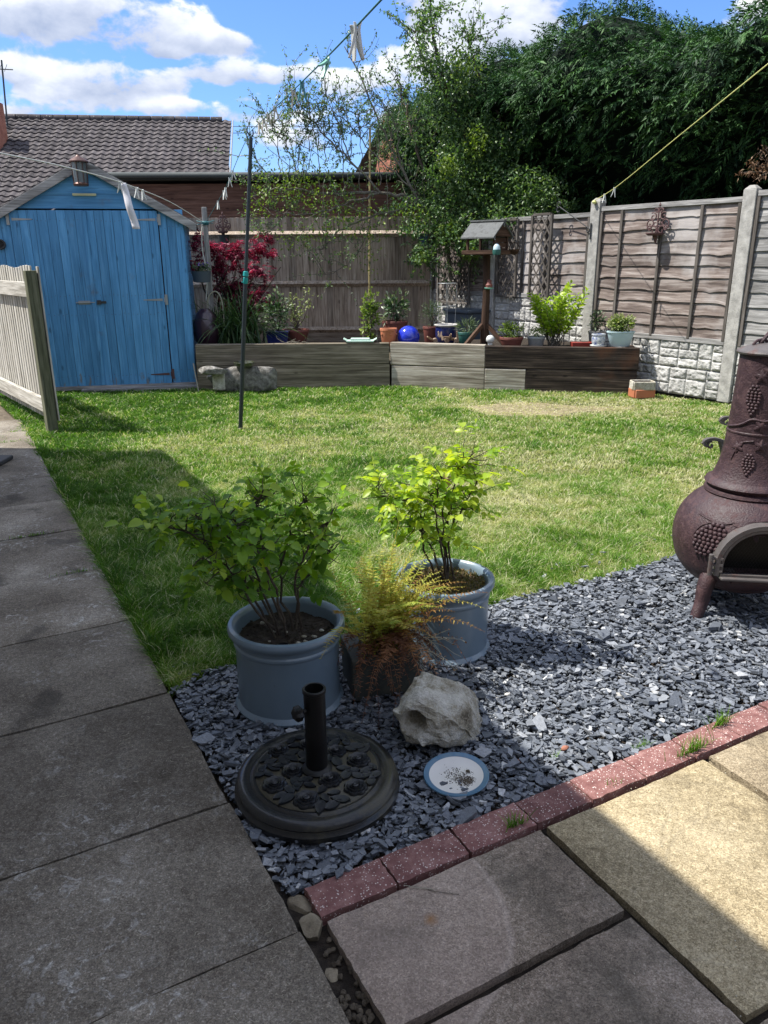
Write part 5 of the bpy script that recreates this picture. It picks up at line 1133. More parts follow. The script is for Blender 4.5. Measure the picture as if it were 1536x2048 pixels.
# maple
xm = gx(470, 11.9, 560); T = thing('red_maple', 'crimson Japanese maple with feathery leaves beside the shed', 'tree', (xm, 11.9, ZB)); rs = np.random.RandomState(6)
mb = MB(); tips = []
for i in range(11):
    a = i * .6; P = twig((xm - .15, 11.9, ZB), (cos(a) * .6 + .1, sin(a) * .4, 1.3), rs.uniform(.9, 1.4), rs, .15, 8, .16); mb.tube(P, np.linspace(.022, .006, len(P)), 6)
    for k in range(9): Q = twig(P[rs.randint(2, 8)], rdir(1, rs, .3)[0] + (.2, 0, 0), rs.uniform(.25, .5), rs, -.1, 5, .25); mb.tube(Q, np.linspace(.006, .002, len(Q)), 4); tips += list(Q[1:])
obj('branches', mb, m_bark, T); tips = np.array(tips); cl = []
for (px, py, rx, ry, n) in ((420, 492, 34, 16, 260), (455, 505, 30, 20, 260), (500, 498, 36, 18, 330), (528, 478, 16, 12, 120), (538, 505, 14, 14, 90), (440, 535, 34, 18, 260), (480, 548, 44, 20, 360), (520, 545, 26, 22, 200), (470, 580, 40, 18, 230), (515, 590, 22, 16, 130), (540, 612, 18, 14, 90), (500, 615, 26, 14, 100), (398, 485, 18, 24, 110), (400, 530, 20, 20, 90)):
    sc_r = 1 / 138.; d = rdir(n, rs); c_ = PY(px, py, 11.75 + rs.uniform(-.25, .25)) + d * np.array([rx * sc_r * 1.25, .22, ry * sc_r * 1.15]) * rs.rand(n)[:, None] ** .5; cl.append(c_[fbm(c_[:, 0] * 8, c_[:, 2] * 9, 4, 3) > .40])
cl = np.concatenate(cl + [tips[rs.randint(len(tips), size=500)]]); mb = MB(); cl = cl[cl[:, 2] > .62]; n = len(cl); base_d = rdir(n, rs, -.2); rv = np.clip(rs.rand(n) * .8 + .25 * (cl[:, 2] > 1.45), 0, 1)
for k in range(5):
    a = (k - 2) * .62; side = np.cross(base_d, (0, 0, 1)); side /= np.linalg.norm(side, axis=1)[:, None]; D = base_d * cos(a) + side * sin(a); add_leaves(mb, cl, D, .075 * (1 - .12 * abs(k - 2)), .016, kind='thin', seed=k, rnd=rv, droop=.25)
obj('leaves', mb, l_maple, T)
# climber
x = gx(740, 11.0); T = thing('climbing_plant', 'leafy green climber on canes behind the pale green tray', 'plant', (x, 11, ZB)); bushy(T, (x, 11, ZB + .36), (.12, .10, .36), 520, .055, .032, l_treey, seed=9, base=(x, 11, ZB))
mb = MB()
for dx in (-.1, .1, 0): mb.tube([(x + dx, 11 + abs(dx), ZB), (x + dx * .8, 11, ZB + .62)], .006, 5)
obj('canes', mb, m_canew, T)
# variegated in brown pot
x = gx(790, 11.5, 620); T = thing('potted_shrub', 'dark-leaved shrub with white-tipped leaves in a brown pot behind the terracotta one', 'potted plant', (x, 11.5, .46), 'potted plants along the raised bed')
lpot(T, x, 11.5, .43, .19, .32, m_brownpot); rs = np.random.RandomState(3); bushy(T, (x, 11.5, .46 + .48), (.19, .17, .22), 330, .085, .032, l_dk, seed=10, base=(x, 11.5, .46 + .22))
# terracotta
x = gx(777, 10.50); T = thing('terracotta_pot', 'bright orange terracotta strawberry pot on the bed corner', 'pot', (x, 10.50, ZB)); lpot(T, x, 10.50, ZB, .115, .24, m_terra, taper=.7)
mb = MB()
for a in (-2.6, -1.35, -.3): mb.lathe([(.012, 0), (.024, .01), (.022, .025), (.01, .02)], (x + cos(a) * .095, 10.50 + sin(a) * .095, ZB + .15), 10)
obj('pocket', mb, m_terra, T, smooth='auto')
x = gx(817, 10.55); mb = MB(); a_ = np.linspace(-pi / 2, pi / 2, 16); mb.lathe([(max(1e-5, .152 * cos(a)), .152 * sin(a)) for a in a_], (x, 10.55, ZB + .115), 32); tag(obj('glass_globe', mb, m_cobalt, smooth=True), 'cobalt blue mottled glass globe on the raised bed', 'globe')
# brown pot with round grey-green
x = gx(864, 11.0); T = thing('potted_shrub', 'rounded grey-green shrub in a brown pot left of the navy pot', 'potted plant', (x, 11, ZB), 'potted plants along the raised bed')
lpot(T, x - .01, 11, ZB, .12, .22, m_brownpot); bushy(T, (x, 11, ZB + .40), (.17, .15, .19), 800, .035, .010, l_dull, 'thin', seed=11, base=(x, 11, ZB + .2), stems=14, up=1.2)
# navy pot and wire support
x = gx(893, 10.75); T = thing('glazed_pot', 'large navy glazed pot with pale lip and a wire plant support', 'pot', (x, 10.75, ZB)); mb = MB()
mb.lathe([(0, 0), (.11, 0), (.14, .05), (.155, .14), (.152, .24)], (x, 10.75, ZB), 32); obj('pot', mb, m_navy, T, smooth='auto')
mb = MB(); mb.lathe([(.150, .235), (.168, .25), (.17, .262), (.15, .268), (.138, .255), (.135, .2), (0, .2)], (x, 10.75, ZB), 32, cap=False); obj('rim', mb, m_pale if 0 else m_conc if 0 else s_conc, T, smooth='auto')
mb = MB(); 
for a in np.linspace(0, 2 * pi, 5)[:-1]: mb.tube(smooth_path([(x + cos(a) * .11, 10.75 + sin(a) * .11, ZB + .2), (x + cos(a) * .13, 10.75 + sin(a) * .13, ZB + .8)]), .003, 5)
for z_ in (.5, .8): mb.tube([(x + cos(a) * .125, 10.75 + sin(a) * .125, ZB + z_) for a in np.linspace(0, 2 * pi, 20)], .003, 5)
obj('wire_support', mb, m_galv, T, smooth='auto')
# driftwood figures
x = gx(890, 10.36, 680); mb = MB(); rs = np.random.RandomState(15)
for i in range(11): p = np.array([x + rs.uniform(-.2, .2), 10.36 + rs.uniform(-.03, .05), ZB + .08 + rs.uniform(0, .06)]); P = twig(p, rdir(1, rs, .3)[0], rs.uniform(.08, .16), rs, 0, 3, .4); mb.tube(P, np.linspace(.018, .009, len(P)), 7)
for dx in (-.13, .02, .15): mb.tube([(x + dx, 10.31, ZB + .09), (x + dx, 10.40, ZB + .09)], .03, 10); mb.tube([(x + dx, 10.35, ZB), (x + dx, 10.36, ZB + .09)], .012, 6)
tag(obj('driftwood_ornament', mb, wood('cut_driftwood', (.12, .07, .04), (.28, .19, .13), (.5, .42, .34)), smooth='auto'), 'little stack of cut driftwood logs in front of the navy pot', 'ornament')
# green pot
x = gx(930, 10.42); T = thing('potted_plant', 'small green plastic pot of strappy leaves left of the bird table', 'potted plant', (x, 10.42, ZB), 'potted plants along the raised bed')
lpot(T, x, 10.42, ZB, .10, .19, m_greenpot); bushy(T, (x + .05, 10.44, ZB + .26), (.13, .1, .09), 200, .10, .012, l_dull, 'thin', seed=12, base=(x, 10.42, ZB + .17))
# storage box in corner
a = PY(926, 690, 12.3); T = thing('storage_box', 'slate blue box with pale side in the back corner behind the navy pot', 'box', (a[0], 12.3, .3))
mb = MB(); R_ = np.array([[*FD, 0], [*FN, 0], [0, 0, 1]]).T; c_ = np.array([a[0] + .05, 12.3, .56]); mb.box(c_, (.55, .45, .52), R_); obj('body', mb, m_grbox, T, bevel=.02)
mb = MB(); mb.box(c_ + (0, 0, .275), (.6, .5, .05), R_); obj('lid', mb, m_galv if 0 else m_grbox, T, bevel=.015)
mb = MB(); a_ = np.linspace(-pi / 2, pi / 2, 12); x = gx(980, 10.25, 683); mb.lathe([(max(1e-5, .055 * cos(a)), .055 * sin(a)) for a in a_], (x, 10.23, .60), 20); mb.lathe([(.03, -.08), (.03, -.04)], (x, 10.23, .60), 12); tag(obj('ball_ornament', mb, m_white, smooth=True), 'small white ball ornament at the foot of the bird table', 'ornament')
# right part of the bed
x = gx(1022, 10.25, 685); T = thing('potted_plant', 'feathery green plant in a brown pot just right of the bird table', 'potted plant', (x, 10.25, ZB), 'potted plants along the raised bed')
lpot(T, x, 10.25, ZB, .155, .14, m_brownpot); bushy(T, (x, 10.25, ZB + .22), (.16, .13, .13), 800, .04, .014, l_treey, 'thin', seed=13, base=(x, 10.25, ZB + .1)); 
x = gx(1072, 10.2, 685); T = thing('potted_plant', 'pale clear pot of small yellowish succulents left of the bright shrub', 'potted plant', (x, 10.2, ZB), 'potted plants along the raised bed')
lpot(T, x, 10.2, ZB, .115, .15, m_galv); bushy(T, (x, 10.2, ZB + .2), (.11, .1, .07), 240, .035, .014, l_var, seed=14)
x = gx(1112, 10.35, 640); T = thing('bright_shrub', 'bright yellow-green shrub glowing in the sun on the raised bed', 'shrub', (x, 10.35, ZB)); rs = np.random.RandomState(16); mb = MB(); Cs = []; Ds = []
for i in range(30):
    a = rs.uniform(0, 2 * pi); L_ = rs.uniform(.45, .8) * (1.25 if i in (3, 7) else 1); P = twig((x + rs.normal(0, .05), 10.35 + rs.normal(0, .04), ZB), (cos(a) * .62, sin(a) * .4, 1), L_, rs, .35, 8, .08); mb.tube(P, np.linspace(.007, .003, len(P)), 5)
    m_ = int(26 * L_ / .6)
    for k in range(m_): f_ = .25 + .75 * (k + 1) / m_; j = min(int(f_ * 8), 7); p = P[j] + (P[j + 1] - P[j]) * (f_ * 8 - j if f_ < 1 else 1); ax_ = P[j + 1] - P[j]; ax_ /= np.linalg.norm(ax_); g_ = k * 2.4; s1 = np.cross(ax_, (.3, .2, .1)); s1 /= np.linalg.norm(s1); s2 = np.cross(ax_, s1); Cs.append(p); Ds.append(ax_ * .8 + s1 * cos(g_) + s2 * sin(g_))
obj('stems', mb, m_barkg, T); foliage(T, np.array(Cs), np.array(Ds), .092, .044, l_laurel, seed=16)
x = gx(1165, 10.1, 690); mb = MB(); mb.box((x, 10.1, ZB + .05), (.28, .15, .07), taper=1.08); tag(obj('seed_tray', mb, glaze('red_plastic', (.28, .04, .03), .4, 0, .1), bevel=.006), 'small red plastic tray between the bright shrub and the china pot', 'tray')
x = gx(1193, 10.35, 650); T = thing('potted_plant', 'weathered pot with a small sage plant behind the blue and white pot', 'potted plant', (x, 10.35, ZB), 'potted plants along the raised bed')
lpot(T, x, 10.35, ZB, .10, .20, s_conc); bushy(T, (x, 10.35, ZB + .32), (.09, .08, .13), 130, .06, .024, l_dull, seed=17, base=(x, 10.35, ZB + .2))
q = PY(1197, 695, 9.80); x = q[0]; T = thing('china_pot', 'small blue and white china pot on a saucer on the right sleeper', 'pot', (x, 9.83, .545)); mb = MB(); mb.lathe([(0, 0), (.095, 0), (.10, .012), (.07, .012), (0, .008)], (x, 9.83, .548), 24); obj('saucer', mb, m_white, T, smooth='auto')
mb = MB(); mb.lathe([(0, 0), (.068, 0), (.082, .03), (.085, .09), (.075, .115), (.088, .125), (.086, .14), (.072, .14), (.07, .11), (0, .11)], (x, 9.83, .56), 28); obj('pot', mb, m_china, T, smooth='auto')
q = PY(1240, 700, 9.75); x = q[0]; T = thing('potted_plant', 'pale blue oval planter of trailing plants at the right end of the sleepers', 'potted plant', (x, 9.78, .545), 'potted plants along the raised bed')
mb = MB(); mb.lathe([(0, 0), (.115, 0), (.125, .01), (.165, .165), (.175, .17), (.175, .185), (.155, .185), (.15, .16), (0, .155)], (x, 9.78, .55), 36, sy=.62); obj('pot', mb, m_pale, T, smooth='auto')
bushy(T, (x, 9.8, .83), (.17, .10, .11), 420, .042, .024, l_var, seed=18, base=(x, 9.78, .7), stems=12); bushy(T, (x, 9.8, .80), (.16, .09, .08), 260, .045, .026, l_treey, seed=19, name='green_foliage')
q = PY(720, 680, 10.32); x = q[0]; mb = MB(); mb.box((x, 10.40, .575), (.36, .20, .018)); mb.box((x, 10.40, .595), (.26, .15, .03), taper=.95)
for s_ in (-1, 1): mb.prism([(0, 0), (.05, .03), (.05, .04), (0, .014)], (x + s_ * .17, 10.31, .573), (s_, 0, 0), Z3, (0, 1, 0), .18)
tag(obj('serving_tray', mb, glaze('pale_green_plastic', (.45, .6, .52), .4, 0, .08), bevel=.004), 'pale green tray lying on the sleeper in front of the climber', 'tray')
mb = MB(); rs = np.random.RandomState(20)
for i in range(14): c_ = PY(rs.uniform(560, 615), 690, 10.33); P = twig((c_[0], 10.33, .57), (rs.normal(), rs.normal() * .3, .1), .14, rs, 0, 4, .3); mb.tube(P, .004, 4)
tag(obj('twig_pile', mb, m_barkg), 'dry twigs and offcuts lying on the left sleeper', 'twigs')
# purple urn with cane hoops
x = gx(413, 10.75, 660); T = thing('tall_urn', 'tall purple glazed egg-shaped urn in the shade beside the shed', 'urn', (x, 10.75, ZB - .02)); mb = MB(); mb.lathe([(0, 0), (.10, 0), (.15, .08), (.178, .2), (.165, .34), (.12, .45), (.07, .5), (.05, .51), (.04, .49), (0, .48)], (x, 10.75, ZB - .02), 32); obj('body', mb, m_purple, T, smooth='auto')
T = thing('cane_hoops', 'pale bent cane hoops standing in front of the maple', 'plant support', (x + .12, 10.9, ZB)); mb = MB()
pts = [PY(*a) for a in [(413, 690, 10.9), (415, 620, 10.9), (418, 592, 10.9), (432, 583, 10.9), (443, 600, 10.9), (448, 640, 10.9), (448, 680, 10.9)]]; mb.tube(smooth_path(pts), .009, 6); pts = [PY(*a) for a in [(418, 596, 11.0), (428, 640, 11.0), (432, 594, 11.0)]]; mb.tube([PY(417, 590, 11), PY(428, 645, 11)], .006, 5); mb.tube([PY(436, 590, 11), PY(428, 645, 11)], .006, 5); obj('canes', mb, m_canew, T, smooth='auto')
# pot hung on the shed side
c_ = PY(403, 550, 10.75); T = thing('hanging_planter', 'dark trough of small violet pansies hung on the shed corner', 'planter', c_); mb = MB(); mb.lathe([(0, -.14), (.11, -.13), (.13, .0), (.135, .01), (.12, .01), (.11, -.02), (0, -.02)], c_ + (0, 0, .04), 20, sy=.8); obj('pot', mb, m_grbox, T, smooth='auto')
bushy(T, c_ + (0, 0, .09), (.14, .1, .06), 260, .035, .02, l_dull, seed=21); bushy(T, c_ + (.03, -.03, .13), (.11, .08, .03), 16, .03, .03, l_pansy, 'round', seed=22, name='flowers')
c_ = PY(850, 478, 12.3); T = thing('hanging_planter', 'round blue pot hanging under the bush in the back corner', 'planter', c_); mb = MB(); mb.lathe([(0, -.10), (.06, -.09), (.09, -.02), (.098, .05), (.10, .06), (.088, .06), (.08, .03), (0, .03)], c_, 22); obj('pot', mb, m_cobalt if 0 else glaze('mid_blue_glaze', (.04, .09, .18), .3, .3, .2), T, smooth='auto'); mb = MB()
for a in (0, 2.1, 4.2): mb.tube([c_ + (cos(a) * .09, sin(a) * .09, .06), c_ + (0, 0, .35)], .003, 4)
obj('wire', mb, m_dgrey, T)
# stacked planters bottom right
for (px, py, z_, mat, lb, yw) in ((1285, 795, 0, m_terra, 'lower reddish rectangular planter of the two stacked by the bed end', .15), (1283, 775, .095, s_rock, 'upper grey stone planter of the two stacked by the bed end', -.05)):
    q = PY(1285, 795, 9.35); x = q[0]; T = thing('stone_planter', lb, 'planter', (x, 9.4, z_ - .02), 'stacked rectangular planters'); c2_, s2_ = cos(yw), sin(yw); R_ = np.array([[c2_, -s2_, 0], [s2_, c2_, 0], [0, 0, 1]])
    mb = MB(); w_, d_, h_ = .25, .19, .10
    for (dx, dy, sx_, sy_) in ((0, -d_ / 2, w_, .025), (0, d_ / 2, w_, .025), (-w_ / 2, 0, .025, d_ - .027), (w_ / 2, 0, .025, d_ - .027)): mb.box(np.array([x, 9.4, z_ + .03]) + R_ @ np.array([dx, dy, 0]), (sx_, sy_, h_), R_)
    mb.box((x, 9.4, z_ - .005), (w_ - .03, d_ - .03, .02), R_); obj('trough', mb, mat, T, bevel=.008); mb = MB(); mb.box((x, 9.4, z_ + .04), (w_ - .035, d_ - .035, .05), R_); obj('soil', mb, s_soil, T)
mb = MB(); a_ = np.linspace(-pi / 2, pi / 2, 10); q = PG(1459, 795); mb.lathe([(max(1e-5, .035 * cos(a)), .045 * sin(a)) for a in a_], (q[0], q[1], .03), 16); tag(obj('white_bottle', mb, m_white, smooth=True), 'small white object on the ground at the foot of the near concrete post', 'bottle')

# ================================================================== chiminea
cx_, cy_ = 1.725, 3.49
ch_ = thing('chiminea', 'oxblood cast-iron chiminea with grape reliefs and arched mesh door on the slate', 'chiminea', (cx_, cy_, -.02)); c0_ = (cx_, cy_, 0)
def interp(prof, k=5):
    P = smooth_path(np.array([(r, 0, z) for r, z in prof]), k); return [(max(0.0001, p[0]), p[2]) for p in P]
body_p = [(.07, .085), (.14, .095), (.225, .13), (.28, .19), (.308, .265), (.316, .335), (.304, .41), (.272, .475), (.226, .525), (.178, .558)]
bodyprof = interp(body_p)
mb = MB(); bodyprof = interp(body_p, 7); mb.lathe(bodyprof, c0_, 160, cap=False)
_V = mb.V[0]; _F = mb.lp[0].reshape(-1, 4); _c = _V[_F].mean(1) - np.array([cx_, cy_, .24]); _da = -pi / 2 - .15; _x = _c[:, 0] * -sin(_da) + _c[:, 1] * cos(_da); _f = _c[:, 0] * cos(_da) + _c[:, 1] * sin(_da)
_in = (_f > 0) & (np.abs(_x) < .17) & (_c[:, 2] > .004) & ((_c[:, 2] < .045) | (_x ** 2 + (_c[:, 2] - .045) ** 2 < .17 ** 2)); _F = _F[~_in]; mb.lp = [_F.ravel()]; mb.sz = [np.full(len(_F), 4)]
obj('body', mb, m_chim, ch_, smooth='auto')
mb = MB(); mb.lathe([(.165, .532), (.19, .544), (.20, .555), (.196, .567), (.182, .573), (.188, .583), (.20, .593), (.193, .607), (.17, .62), (.155, .615)], c0_, 56); obj('collar', mb, m_chim, ch_, smooth='auto')
chim_p = interp([(.174, .616), (.158, .65), (.142, .71), (.132, .80), (.126, .91), (.121, 1.05), (.117, 1.195)])
mb = MB(); mb.lathe(chim_p, c0_, 56); mb.lathe([(.129, .835), (.1325, .838), (.1325, .844), (.129, .847)], c0_, 56); chm = obj('chimney', mb, m_chim, ch_, smooth='auto')
mb = MB(); mb.lathe([(.112, 1.188), (.131, 1.190), (.134, 1.198), (.131, 1.204), (.10, 1.218), (.06, 1.232), (.02, 1.238), (0, 1.239)], c0_, 48); lid = obj('lid', mb, m_chimg, ch_, smooth='auto')
mb = MB(); mb.tube(smooth_path([(cx_ - .045, cy_, 1.232), (cx_ - .03, cy_ - .005, 1.255), (cx_ - .005, cy_, 1.285), (cx_ + .02, cy_, 1.290), (cx_ + .035, cy_, 1.272), (cx_ + .03, cy_, 1.235)]), .009, 8)
mb.tube(smooth_path([(cx_ - .075, cy_, 1.228), (cx_ - .06, cy_, 1.245), (cx_ - .03, cy_, 1.250), (cx_ - .01, cy_, 1.240)]), .007, 8); obj('handle', mb, m_chim, lid, smooth='auto')
def prof_r(prof, z):
    zs = [p[1] for p in prof]; rs_ = [p[0] for p in prof]; return float(np.interp(z, zs, rs_))
def on_surf(prof, a, z, lift=0.0): r = prof_r(prof, z) + lift; return np.array([cx_ + cos(a) * r, cy_ + sin(a) * r, z])
def grapes(prof, a0, z0, rows, br, mb, seed, lean=0.0):
    rs = np.random.RandomState(seed); r_ = prof_r(prof, z0)
    for i, k in enumerate(rows):
        for j in range(k):
            a = a0 + ((j - (k - 1) / 2) * br * 1.75 + lean * i) / r_; z = z0 - i * br * 1.55
            c_ = on_surf(prof, a, z, br * .1); t_ = np.linspace(-pi / 2, pi / 2, 6); mb.lathe([(max(1e-4, br * cos(q)), br * sin(q)) for q in t_], c_, 8)
def vleaf(prof, a0, z0, s_, mb, rot_=0.0):
    n = 20; r_ = prof_r(prof, z0); pts = []; 
    for k in range(n): t_ = 2 * pi * k / n; rad = s_ * (.72 + .28 * cos(5 * t_)) ; u, v_ = rad * cos(t_ + rot_), rad * sin(t_ + rot_); pts.append(on_surf(prof, a0 + u / r_, z0 + v_, .0035))
    c_ = on_surf(prof, a0, z0, .011); B = [p - (p - np.array([cx_, cy_, p[2]])) * .05 for p in pts]; V = [c_] + pts + B
    mb.add(V, [(0, 1 + k, 1 + (k + 1) % n) for k in range(n)] + [(1 + k, 1 + n + k, 1 + n + (k + 1) % n, 1 + (k + 1) % n) for k in range(n)])
def vine(prof, A, mb, r=.005): 
    P = smooth_path(np.array([(a, z, 0) for a, z in A]), 6); mb.tube([on_surf(prof, p[0], p[1], r * .3) for p in P], r, 6)
# body: bunch on the left shoulder (seen from the viewer), leaves at its top
va = math.atan2(-cy_, -cx_)
mb = MB(); grapes(bodyprof, va - .36, .445, [3, 5, 6, 7, 7, 6, 6, 4, 3], .0115, mb, 1, -.006); obj('grape_relief', mb, m_chim, ch_, smooth=True)
def relief(parent, f_): mb = MB(); f_(mb); obj('leaf_relief', mb, m_chim, parent, smooth='auto')
relief(ch_, lambda mb: vleaf(bodyprof, va + .0, .465, .055, mb, .5)); relief(ch_, lambda mb: vleaf(bodyprof, va + .19, .44, .045, mb, 1.0))
relief(ch_, lambda mb: vine(bodyprof, [(va - .75, .47), (va - .35, .455), (va - .1, .47), (va + .15, .48), (va + .5, .49)], mb)); relief(ch_, lambda mb: vine(bodyprof, [(va - .45, .455), (va - .62, .425), (va - .7, .38)], mb, .004))
relief(ch_, lambda mb: vleaf(bodyprof, va + .75, .50, .045, mb, .5)); mb = MB(); grapes(bodyprof, va + .95, .46, [3, 4, 4, 3, 2], .0115, mb, 6); obj('grape_relief', mb, m_chim, ch_, smooth=True)
mb = MB(); grapes(chim_p, va - .12, .75, [2, 3, 4, 4, 4, 3, 2, 1], .008, mb, 2); obj('grape_relief', mb, m_chim, chm, smooth=True)
mb = MB(); grapes(chim_p, va - .28, 1.055, [2, 3, 4, 4, 4, 4, 3, 3, 2, 1], .0088, mb, 3); obj('grape_relief', mb, m_chim, chm, smooth=True)
for (a_, z_, s_, r_) in ((-.1, 1.10, .035, .4), (.12, 1.125, .032, 1.5), (-.55, .78, .03, .8), (.18, .795, .032, .2), (.1, .885, .034, 1.2)): relief(chm, lambda mb: vleaf(chim_p, va + a_, z_, s_, mb, r_))
relief(chm, lambda mb: vine(chim_p, [(va - 1.2, .86), (va - .6, .88), (va - .2, .91), (va + .2, .905), (va + .8, .925)], mb, .006)); relief(chm, lambda mb: vine(chim_p, [(va - .05, .815), (va - .5, .795), (va - .7, .72)], mb, .004))
# door
da = -pi / 2 + -.15; ex = np.array([-sin(da), cos(da), 0]) ; ex = ex if ex[0] > 0 else -ex; en = np.array([cos(da), sin(da), 0]); dc = np.array([cx_, cy_, .24]) + en * .302
def arch(r_, z0, n=22): return [(r_ * cos(a), z0 + r_ * 1.0 * sin(a)) for a in np.linspace(0, pi, n)]
def arch_ring(mb, ro, ri, zb, zs, p0, th):
    O = [(ro, zb)] + arch(ro, zs) + [(-ro, zb)]; I = [(ri, zb)] + arch(ri, zs) + [(-ri, zb)]; n = len(O)
    f = lambda P, d: [p0 + ex * x + Z3 * z + en * d for x, z in P]
    V = f(O, 0) + f(I, 0) + f(O, th) + f(I, th); F = []
    for i in range(n - 1): F += [(2 * n + i, 2 * n + i + 1, 3 * n + i + 1, 3 * n + i), (i, i + 1, 2 * n + i + 1, 2 * n + i), (n + i + 1, n + i, 3 * n + i, 3 * n + i + 1), (n + i, n + i + 1, i + 1, i)]
    mb.add(V, F)
door = None
mb = MB(); arch_ring(mb, .197, .176, -.0, .045, dc - en * .17, .185); arch_ring(mb, .198, .178, .0, .045, dc + en * .012, .016); obj('door_surround', mb, m_chimg, ch_, smooth='auto', bevel=.0)
mb = MB(); arch_ring(mb, .174, .162, .0, .045, dc + en * .008, .014); mb.beam(dc - ex * .172 + en * .02, dc + ex * .172 + en * .02, .022, .02); door = obj('door', mb, m_chimg, ch_)
mb = MB(); W_, zs_ = .163, .045
for sg in (1, -1):
    for i in range(-22, 23):
        x0 = i * .014; pts = []
        for t_ in np.linspace(-.0, .24, 70):
            x = x0 + sg * (t_ - .1) * .62; z = t_
            if abs(x) < W_ and z > 0 and (z < zs_ or x * x + (z - zs_) ** 2 < W_ * W_): pts.append((x, z))
        if len(pts) > 2: a, b = pts[0], pts[-1]; mb.tube([dc + ex * a[0] + Z3 * a[1] + en * (.012 + .001 * sg), dc + ex * b[0] + Z3 * b[1] + en * (.012 + .001 * sg)], .0009, 4)
obj('mesh_grille', mb, m_black, door)
mb = MB(); mb.prism(arch(.174, .045) + [(-.174, .0), (.174, .0)], dc - en * .09, ex, Z3, en, .004); obj('firebox_dark_panel', mb, m_black, ch_)  # black panel added for the sooty dark of the hollow
mb = MB(); e0 = dc - ex * .205 + Z3 * .05
for dz in (-.03, .0, .03): mb.beam(e0 + Z3 * dz - ex * .02 + en * .01, e0 + Z3 * dz + ex * .04 + en * .022, .018, .012)
mb.tube([e0 - ex * .012 - Z3 * .05 + en * .02, e0 - ex * .012 + Z3 * .05 + en * .02], .011, 8); obj('hinge', mb, m_chimg, door, bevel=.002)
mb = MB(); P = [(-.19, 0), (.19, 0), (.15, .055), (-.15, .055)]; mb.prism(P, dc - Z3 * .012 - en * .10, ex, en, Z3, -.018); mb.prism([(-.20, 0), (.20, 0), (.17, .15), (-.17, .15)], dc - Z3 * .001 - en * .1, ex, en, Z3, -.014)
obj('hearth_lip', mb, m_chimg, ch_, bevel=.005)
mb = MB(); mb.lathe([(.05, .075), (.14, .08), (.18, .10), (.185, .13), (.12, .15)], c0_ , 32); mb.prism([(-.11, 0), (.11, 0), (.09, .05), (-.09, .05)], dc - Z3 * .05 - en * .12, ex, Z3, en, .11); obj('ash_pan', mb, m_chim, ch_, smooth='auto')
for a_ in (va - .45, va - .45 + 2.094, va - .45 - 2.094):
    d3 = np.array([cos(a_), sin(a_), 0]); B_ = np.array([cx_, cy_, 0]); mb = MB()
    mb.tube(smooth_path([B_ + d3 * .20 + Z3 * .21, B_ + d3 * .255 + Z3 * .18, B_ + d3 * .285 + Z3 * .12, B_ + d3 * .295 + Z3 * .06, B_ + d3 * .325 + Z3 * .0, B_ + d3 * .335 - Z3 * .02], 4), np.interp(np.linspace(0, 1, 21), [0, .25, .6, 1], [.045, .04, .032, .024]), 12); obj('leg', mb, m_chim, ch_, smooth='auto')

# bench beyond the chiminea
bn = PY(1425, 905, 5.2); bn_x = bn[0] + .55
T = thing('garden_bench', 'cast-iron garden bench with scrolled arms, mostly hidden behind the chiminea', 'bench', (bn_x, 5.6, -.03))
for i, (yy, px, py) in enumerate(((5.15, 1402, 878), (6.3, 1434, 834))):
    tip = PY(px + 12, py + 4, yy); mb = MB(); 
    P = smooth_path([tip + (.0, 0, -.035), tip + (-.02, 0, -.01), tip + (.01, 0, .012), tip + (.08, 0, .008), tip + (.2, 0, -.04), tip + (.32, 0, -.06), tip + (.5, 0, .0), tip + (.6, 0, .08)]); 
    for j in range(len(P) - 1): mb.beam(P[j], P[j + 1] + (P[j + 1] - P[j]) * .15, .035, .02)
    scroll(tip + (.03, -.0, -.03), .028, .9, 1.4, np.array([1., 0, 0]), Z3, .009, mb)
    obj('arm_rest', mb, m_chimg, T)
    mb = MB(); mb.tube(smooth_path([tip + (.09, 0, -.0), tip + (.12, 0, -.12), tip + (.06, 0, -.3), (tip[0] + .02, yy, -.03)]), .017, 8); mb.tube(smooth_path([tip + (.62, 0, .3), tip + (.58, 0, .0), tip + (.55, 0, -.25), (tip[0] + .68, yy, -.03)]), .017, 8); obj('leg', mb, m_chimg, T, smooth='auto')
t0, t1 = PY(1414, 882, 5.15), PY(1446, 838, 6.3)
mb = MB()
for k in range(6): a = t0 + (.12 + .085 * k, 0, -.24); b = t1 + (.12 + .085 * k, 0, -.24); mb.beam(a, b, .06, .02)
obj('seat', mb, w_grey, T, bevel=.004); mb = MB()
for k in range(4): a = t0 + (.60 + .03 * k, 0, -.08 + .1 * k); b = t1 + (.60 + .03 * k, 0, -.08 + .1 * k); mb.beam(a, b, .02, .06)
obj('backrest', mb, w_grey, T, bevel=.004)

# ================================================================== parasol base
pbx, pby = -.218, 2.075; T = thing('parasol_base', 'heavy black parasol base cast with roses, its short tube empty', 'parasol base', (pbx, pby, -.01)); c_ = (pbx, pby, -.008)
mb = MB(); mb.lathe([(.0, 0), (.255, 0), (.262, .006), (.262, .022), (.255, .03), (.252, .036), (.256, .042), (.252, .052), (.240, .060), (.228, .062), (.220, .058), (.212, .056), (.208, .060), (.202, .064), (.196, .061), (.0, .066)], c_, 96); obj('base', mb, m_iron, T, smooth='auto')
mb = MB(); mb.lathe([(.0, .0675), (.10, .0655), (.1935, .0628), (.1935, .060)], c_, 96, cap=False); obj('top_field', mb, glaze('olive_field', (.050, .044, .026), .5, 0, .4, scale=18, bstr=.4), T, smooth=True)
mb = MB(); 
mb.lathe([(.045, .06), (.048, .074), (.040, .082), (.034, .084), (.0335, .345), (.0365, .348), (.0365, .358), (.0335, .361), (.029, .360), (.029, .12), (.0, .12)], c_, 40); obj('tube', mb, m_black, T, smooth='auto')
